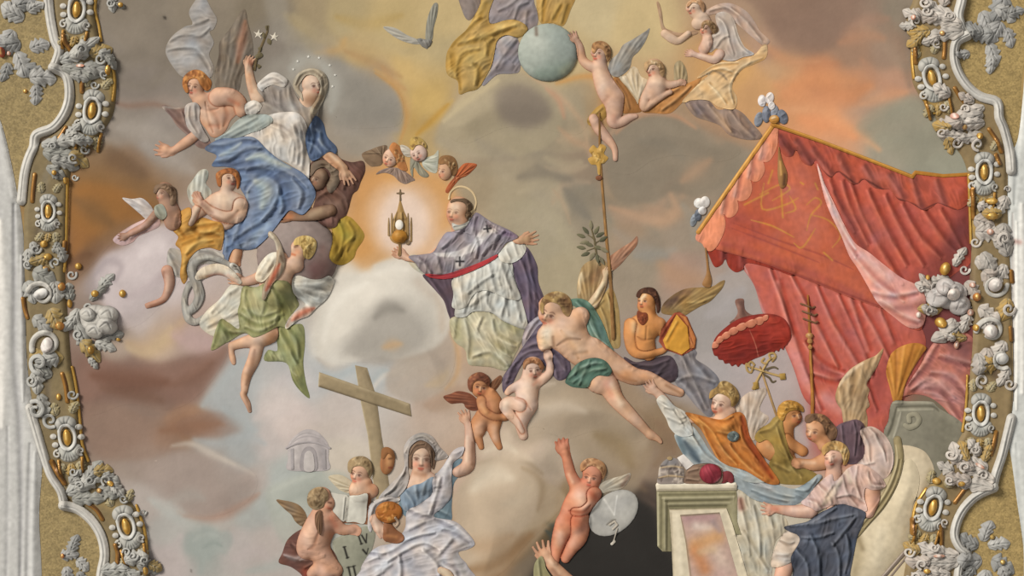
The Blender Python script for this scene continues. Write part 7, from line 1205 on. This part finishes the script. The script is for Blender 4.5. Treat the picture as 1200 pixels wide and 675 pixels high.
cluster(160, 662, 0, 'spray of stucco acanthus at the bottom of the left frame', [(120, 668, 30, -10, .28), (130, 676, 30, 6, .28), (148, 656, 24, -20, .36), (162, 660, 24, 10, .36), (176, 660, 14, 20, .4), (150, 668, 24, 30, .3)], (), [(172, 668, 3, 5)], [(158, 650, 6, 0), (172, 655, 5, 100), (150, 646, 5, 180), (168, 600, 4, 0), (128, 684, 6, 0)])
cluster(104, 0, 0, 'stucco sprig hanging at the top edge by the left frame', [(128, -10, 22, 70, .3), (136, 4, 10, 20, .3)], (), [(142, 6, 3, 3)], [(130, 4, 5, 0)])
# right side
cluster(1095, 25, 0, 'spray of stucco acanthus at the upper right cusp of the frame', [(1124, 30, 34, 190, .24, .1), (1126, 38, 38, 176, .22, -.1), (1116, 22, 32, 200, .26), (1096, 22, 26, 186, .3), (1088, 36, 22, 166, .34), (1076, 22, 18, 200, .36), (1070, 30, 14, 170, .4), (1090, 10, 18, 240, .34), (1104, 8, 18, 280, .34), (1080, 40, 20, 130, .3), (1098, 44, 18, 150, .3)], ['1106,46 1106,58 1105,68', '1071,52 1071,62 1072,74', '1112,-6 1110,6'], [(1102, 40, 3, 3, 0, 'b98a5a'), (1068, 22, 2.5, 3, 0, 'c98a70')], [(1072, 26, 6, 100), (1084, 14, 6, 0), (1096, 52, 5, 60), (1110, 20, 5, 180), (1082, 4, 6, 40)])
cluster(1130, 145, 0, 'spray of stucco acanthus on the right frame above the canopy end', [(1152, 126, 34, 164, .2, -.1), (1150, 134, 36, 158, .22, .1), (1152, 144, 34, 168, .24), (1124, 142, 24, 160, .34), (1112, 152, 18, 190, .36), (1130, 160, 26, 174, .3), (1150, 158, 24, 160, .3), (1112, 112, 20, 200, .36), (1140, 120, 18, 200, .3), (1108, 162, 18, 60, .3)], ['1118,104 1124,114 1129,120', '1158,152 1166,164 1172,178', '1135,142 1146,136'], [(1116, 137, 5, 4, 0, 'cf9280'), (1128, 150, 3, 3, 0, 'b98a5a'), (1146, 160, 4, 4)], [(1104, 126, 5, 0), (1130, 128, 5, 180), (1102, 156, 5, 60), (1120, 168, 6, 0), (1144, 170, 7, 90)])
cluster(1158, 250, 0, 'gilt beads and curled stucco leaves on the right frame beside the red curtain', [(1178, 230, 22, 110, .36), (1176, 262, 26, 100, .34), (1144, 240, 18, 20, .36), (1140, 258, 22, 10, .4), (1172, 250, 20, 170, .36), (1142, 272, 26, 0, .4), (1180, 300, 26, 250, .34)], ['1138,222 1139,240 1140,256', '1166,182 1170,192'], [(1160, 236, 7, 4), (1160, 254, 7, 4), (1158, 272, 4, 3.5, 0, 'c99078')], [(1174, 280, 8, 120), (1142, 284, 6, 0), (1180, 222, 4, 180)])
t = cluster(1112, 345, 0, 'large stucco blossom spray over the right frame in front of the pink curtain', [(1118, 312, 22, -70, .26, .2), (1112, 326, 20, 160, .34), (1100, 342, 26, 190, .28), (1092, 338, 20, 220, .24), (1104, 360, 26, 168, .28), (1118, 374, 30, 120, .28, .2), (1126, 380, 34, 140, .26, .2), (1124, 352, 24, 60, .34), (1132, 330, 22, 50, .34), (1132, 396, 18, 180, .3), (1118, 398, 14, 200, .3), (1098, 366, 18, 190, .3), (1134, 368, 20, 100, .34)], (), [(1107, 315, 6, 8, 20), (1102, 378, 7, 6, 30), (1075, 369, 3, 3.5, 0, 'd6b8a8'), (1086, 325, 2.5, 3), (1120, 404, 3, 5, 0, 'c99078')], [(1096, 336, 8, 0), (1088, 364, 5, 100), (1130, 316, 6, 0), (1078, 338, 4, 30)])
for x, y, rr in ((1114, 346, 19), (1098, 348, 14), (1106, 336, 12), (1124, 358, 13), (1118, 340, 9)):
    part(t, 'petal', [E(x, y, rr, rr * .85, -20, .55)], 'c4bcba', [('948d8b', 1.2, .5, -1.2, xf('-8,4 0,-6 8,2', x, y, rr / 16, -20)), ('e0dad8', 2, .5, .6, xf('-6,-6 2,-9 8,-4', x, y, rr / 16, -20))], lift=.4, edge=('857f7c', 1.4, .55), **OR)
bead(t, 1114, 345, 8, 7, 0, 'e0d0c6')
t = cluster(1164, 350, 0, 'big stucco volutes with pearly bosses at the middle of the right frame', [(1142, 304, 26, 20, .4), (1150, 296, 26, 60, .36), (1176, 310, 24, 110, .36), (1150, 318, 22, 40, .4), (1180, 350, 24, 100, .36), (1146, 360, 26, 30, .34), (1152, 376, 20, 60, .34), (1176, 400, 24, 120, .36), (1156, 408, 28, 100, .34), (1168, 424, 22, 160, .4), (1180, 430, 22, 110, .3), (1144, 414, 22, 80, .34)], ['1184,318 1185,330', '1183,384 1184,398'], [(1164, 334, 8, 8, 0, 'dccfca'), (1159, 388, 8, 8, 0, 'dccfca'), (1143, 348, 5, 5, 0, 'b3703a'), (1136, 366, 4, 4, 0, 'c99078'), (1172, 420, 8, 7, 0, 'c8c6c4'), (1142, 384, 3.5, 4), (1138, 334, 3.5, 3, 0, 'c99078')], [(1164, 334, 15, 0, 1.0, .18), (1160, 388, 17, 180, 1.0, .18), (1172, 420, 12, 60, 1.0, .2), (1180, 362, 8, 0), (1182, 450, 7, 0), (1150, 446, 8, 100)])
cluster(1140, 545, 0, 'spray of stucco acanthus at the right cusp beside the throne', [(1162, 562, 34, 200, .24, .1), (1160, 570, 36, 192, .22, -.1), (1156, 548, 32, 196, .28), (1138, 548, 28, 206, .3), (1132, 538, 20, 240, .34), (1120, 540, 20, 250, .3), (1116, 552, 18, 200, .36), (1148, 532, 20, 220, .34), (1136, 562, 26, 180, .3), (1152, 540, 18, 280, .3)], ['1166,506 1164,518 1160,532', '1130,572 1124,580 1118,588'], [(1146, 545, 6, 2, 30, 'c99078'), (1124, 566, 4, 3), (1096, 563, 5, 4)], [(1112, 532, 6, 0), (1128, 546, 6, 100), (1150, 556, 6, 200), (1140, 526, 5, 0), (1110, 562, 5, 60)])
cluster(1092, 660, 0, 'spray of stucco acanthus at the bottom of the right frame', [(1122, 650, 34, 180, .24), (1120, 658, 38, 172, .22), (1104, 648, 28, 190, .3), (1088, 656, 24, 170, .34), (1076, 646, 18, 200, .36), (1100, 668, 26, 160, .34), (1084, 672, 24, 150, .3), (1112, 672, 20, 180, .3)], ['1101,616 1102,628 1102,640', '1110,660 1110,672 1110,684', '1068,608 1068,624'], [(1098, 650, 7, 2, 0, 'c99078'), (1084, 668, 4, 3)], [(1064, 646, 6, 0), (1078, 660, 6, 100), (1092, 640, 5, 0), (1106, 612, 5, 90), (1072, 674, 6, 60)])
# foliage on the gilded fields
def foliage(label, x, y, q, beads=()):
    t = thing('stucco_spray', label, 'ornament', x, y, 'stucco foliage on the gilded fields')
    for i, l in enumerate(q): leaf(t, l[0], l[1], l[2], l[3], .38, .2, ('a3a2a2', '8f9090', 'aeadab')[i % 3], th=4, seed=40 + i)
    for b_ in beads: bead(t, *b_)
foliage('grey stucco foliage on the upper left gilded field', 30, 60, [(8, 20, 26, -60), (20, 8, 22, -20), (28, 22, 26, 200), (16, 36, 24, 120), (24, 50, 26, 160), (20, 62, 26, 60), (36, 58, 20, -30), (30, 78, 26, 30), (36, 92, 26, -10), (42, 100, 20, 80), (10, 74, 20, 100), (34, 14, 18, -40)], [(30, 107, 2.5, 2.5, 0, 'b8823c'), (11, 63, 2.5, 2.5, 0, 'c98a70'), (3, 62, 4, 6, 0, 'a04a34')])
foliage('grey stucco foliage on the lower left gilded field', 84, 660, [(72, 652, 18, -20), (84, 646, 18, -80), (90, 656, 16, 30), (78, 664, 20, 80), (92, 670, 16, 60)], [(74, 651, 2.5, 3, 0, 'a8683c')])
foliage('grey stucco foliage on the upper right gilded field', 1160, 40, [(1150, 14, 26, 60), (1176, -6, 30, 100), (1166, 10, 24, 20), (1172, 26, 26, 110), (1162, 40, 24, 170), (1158, 52, 24, 60), (1178, 34, 20, 60), (1150, 40, 20, 200), (1160, 66, 18, 80), (1136, 62, 16, 160), (1180, 18, 18, -30)])
foliage('grey stucco foliage on the lower right gilded field', 1158, 650, [(1152, 634, 22, -80), (1146, 640, 22, 200), (1158, 640, 22, -20), (1150, 656, 26, 170), (1162, 656, 26, 20), (1156, 668, 26, 100), (1172, 664, 20, 60), (1140, 664, 20, 120), (1178, 680, 20, 20)], [(1162, 629, 3, 3, 0, 'a8884a'), (1174, 658, 3, 3, 0, 'a8884a')])
# ------------------------------------------------------------------ sub-parts: pieces that belong to a part of their thing
def nest(things, child, parent):
    for t in bpy.data.objects:
        if t.parent is None and t.name.split('.')[0] in things:
            kids = [c for c in t.children]
            ps = [c for c in kids if c.name.split('.')[0] == parent]
            if not ps: continue
            for c in kids:
                if c.name.split('.')[0] == child: c.parent = ps[0]
nest(('parasol',), 'scallop', 'cover'); nest(('cartouche',), 'bead', 'collar'); nest(('canopy',), 'tassel', 'valance'); nest(('monstrance',), 'glass', 'tower'); nest(('monstrance',), 'pinnacle', 'tower')
nest(('throne',), 'scroll', 'back_panel'); nest(('rotunda',), 'doorway', 'door_surround'); nest(('vessel',), 'handle', 'bowl'); nest(('book',), 'page', 'cover'); nest(('pedestal',), 'marble_panel', 'shaft'); nest(('staff',), 'knob', 'pole')
# ------------------------------------------------------------------ light and camera
w = bpy.data.worlds.new('nave_light'); sc.world = w; w.use_nodes = True
w.node_tree.nodes['Background'].inputs['Color'].default_value = (1.0, 0.965, 0.89, 1)
w.node_tree.nodes['Background'].inputs['Strength'].default_value = 0.31
from mathutils import Vector
def sun(name, d, e, ang, c=(1, 1, 1)):
    l = bpy.data.lights.new(name, 'SUN'); l.energy = e; l.angle = math.radians(ang); l.color = c
    o = bpy.data.objects.new(name, l); col.objects.link(o)
    o.rotation_euler = Vector(d).to_track_quat('-Z', 'Y').to_euler(); o.location = (-8, -6, 10)
sun('window_daylight', (0.62, 0.45, 0.64), 3.5, 20, (1, .95, .85))
cam = bpy.data.cameras.new('camera'); co = bpy.data.objects.new('camera', cam); col.objects.link(co)
co.location = (0, 0, ZC - D); co.rotation_euler = (math.pi, 0, 0)
cam.sensor_width = 36; cam.lens = 36 * D / (1200 * S); cam.clip_end = 100
sc.camera = co
sc.view_settings.view_transform = 'Standard'; sc.view_settings.look = 'None'; sc.view_settings.gamma = 1; sc.view_settings.exposure = 0
sc.view_settings.use_curve_mapping = False
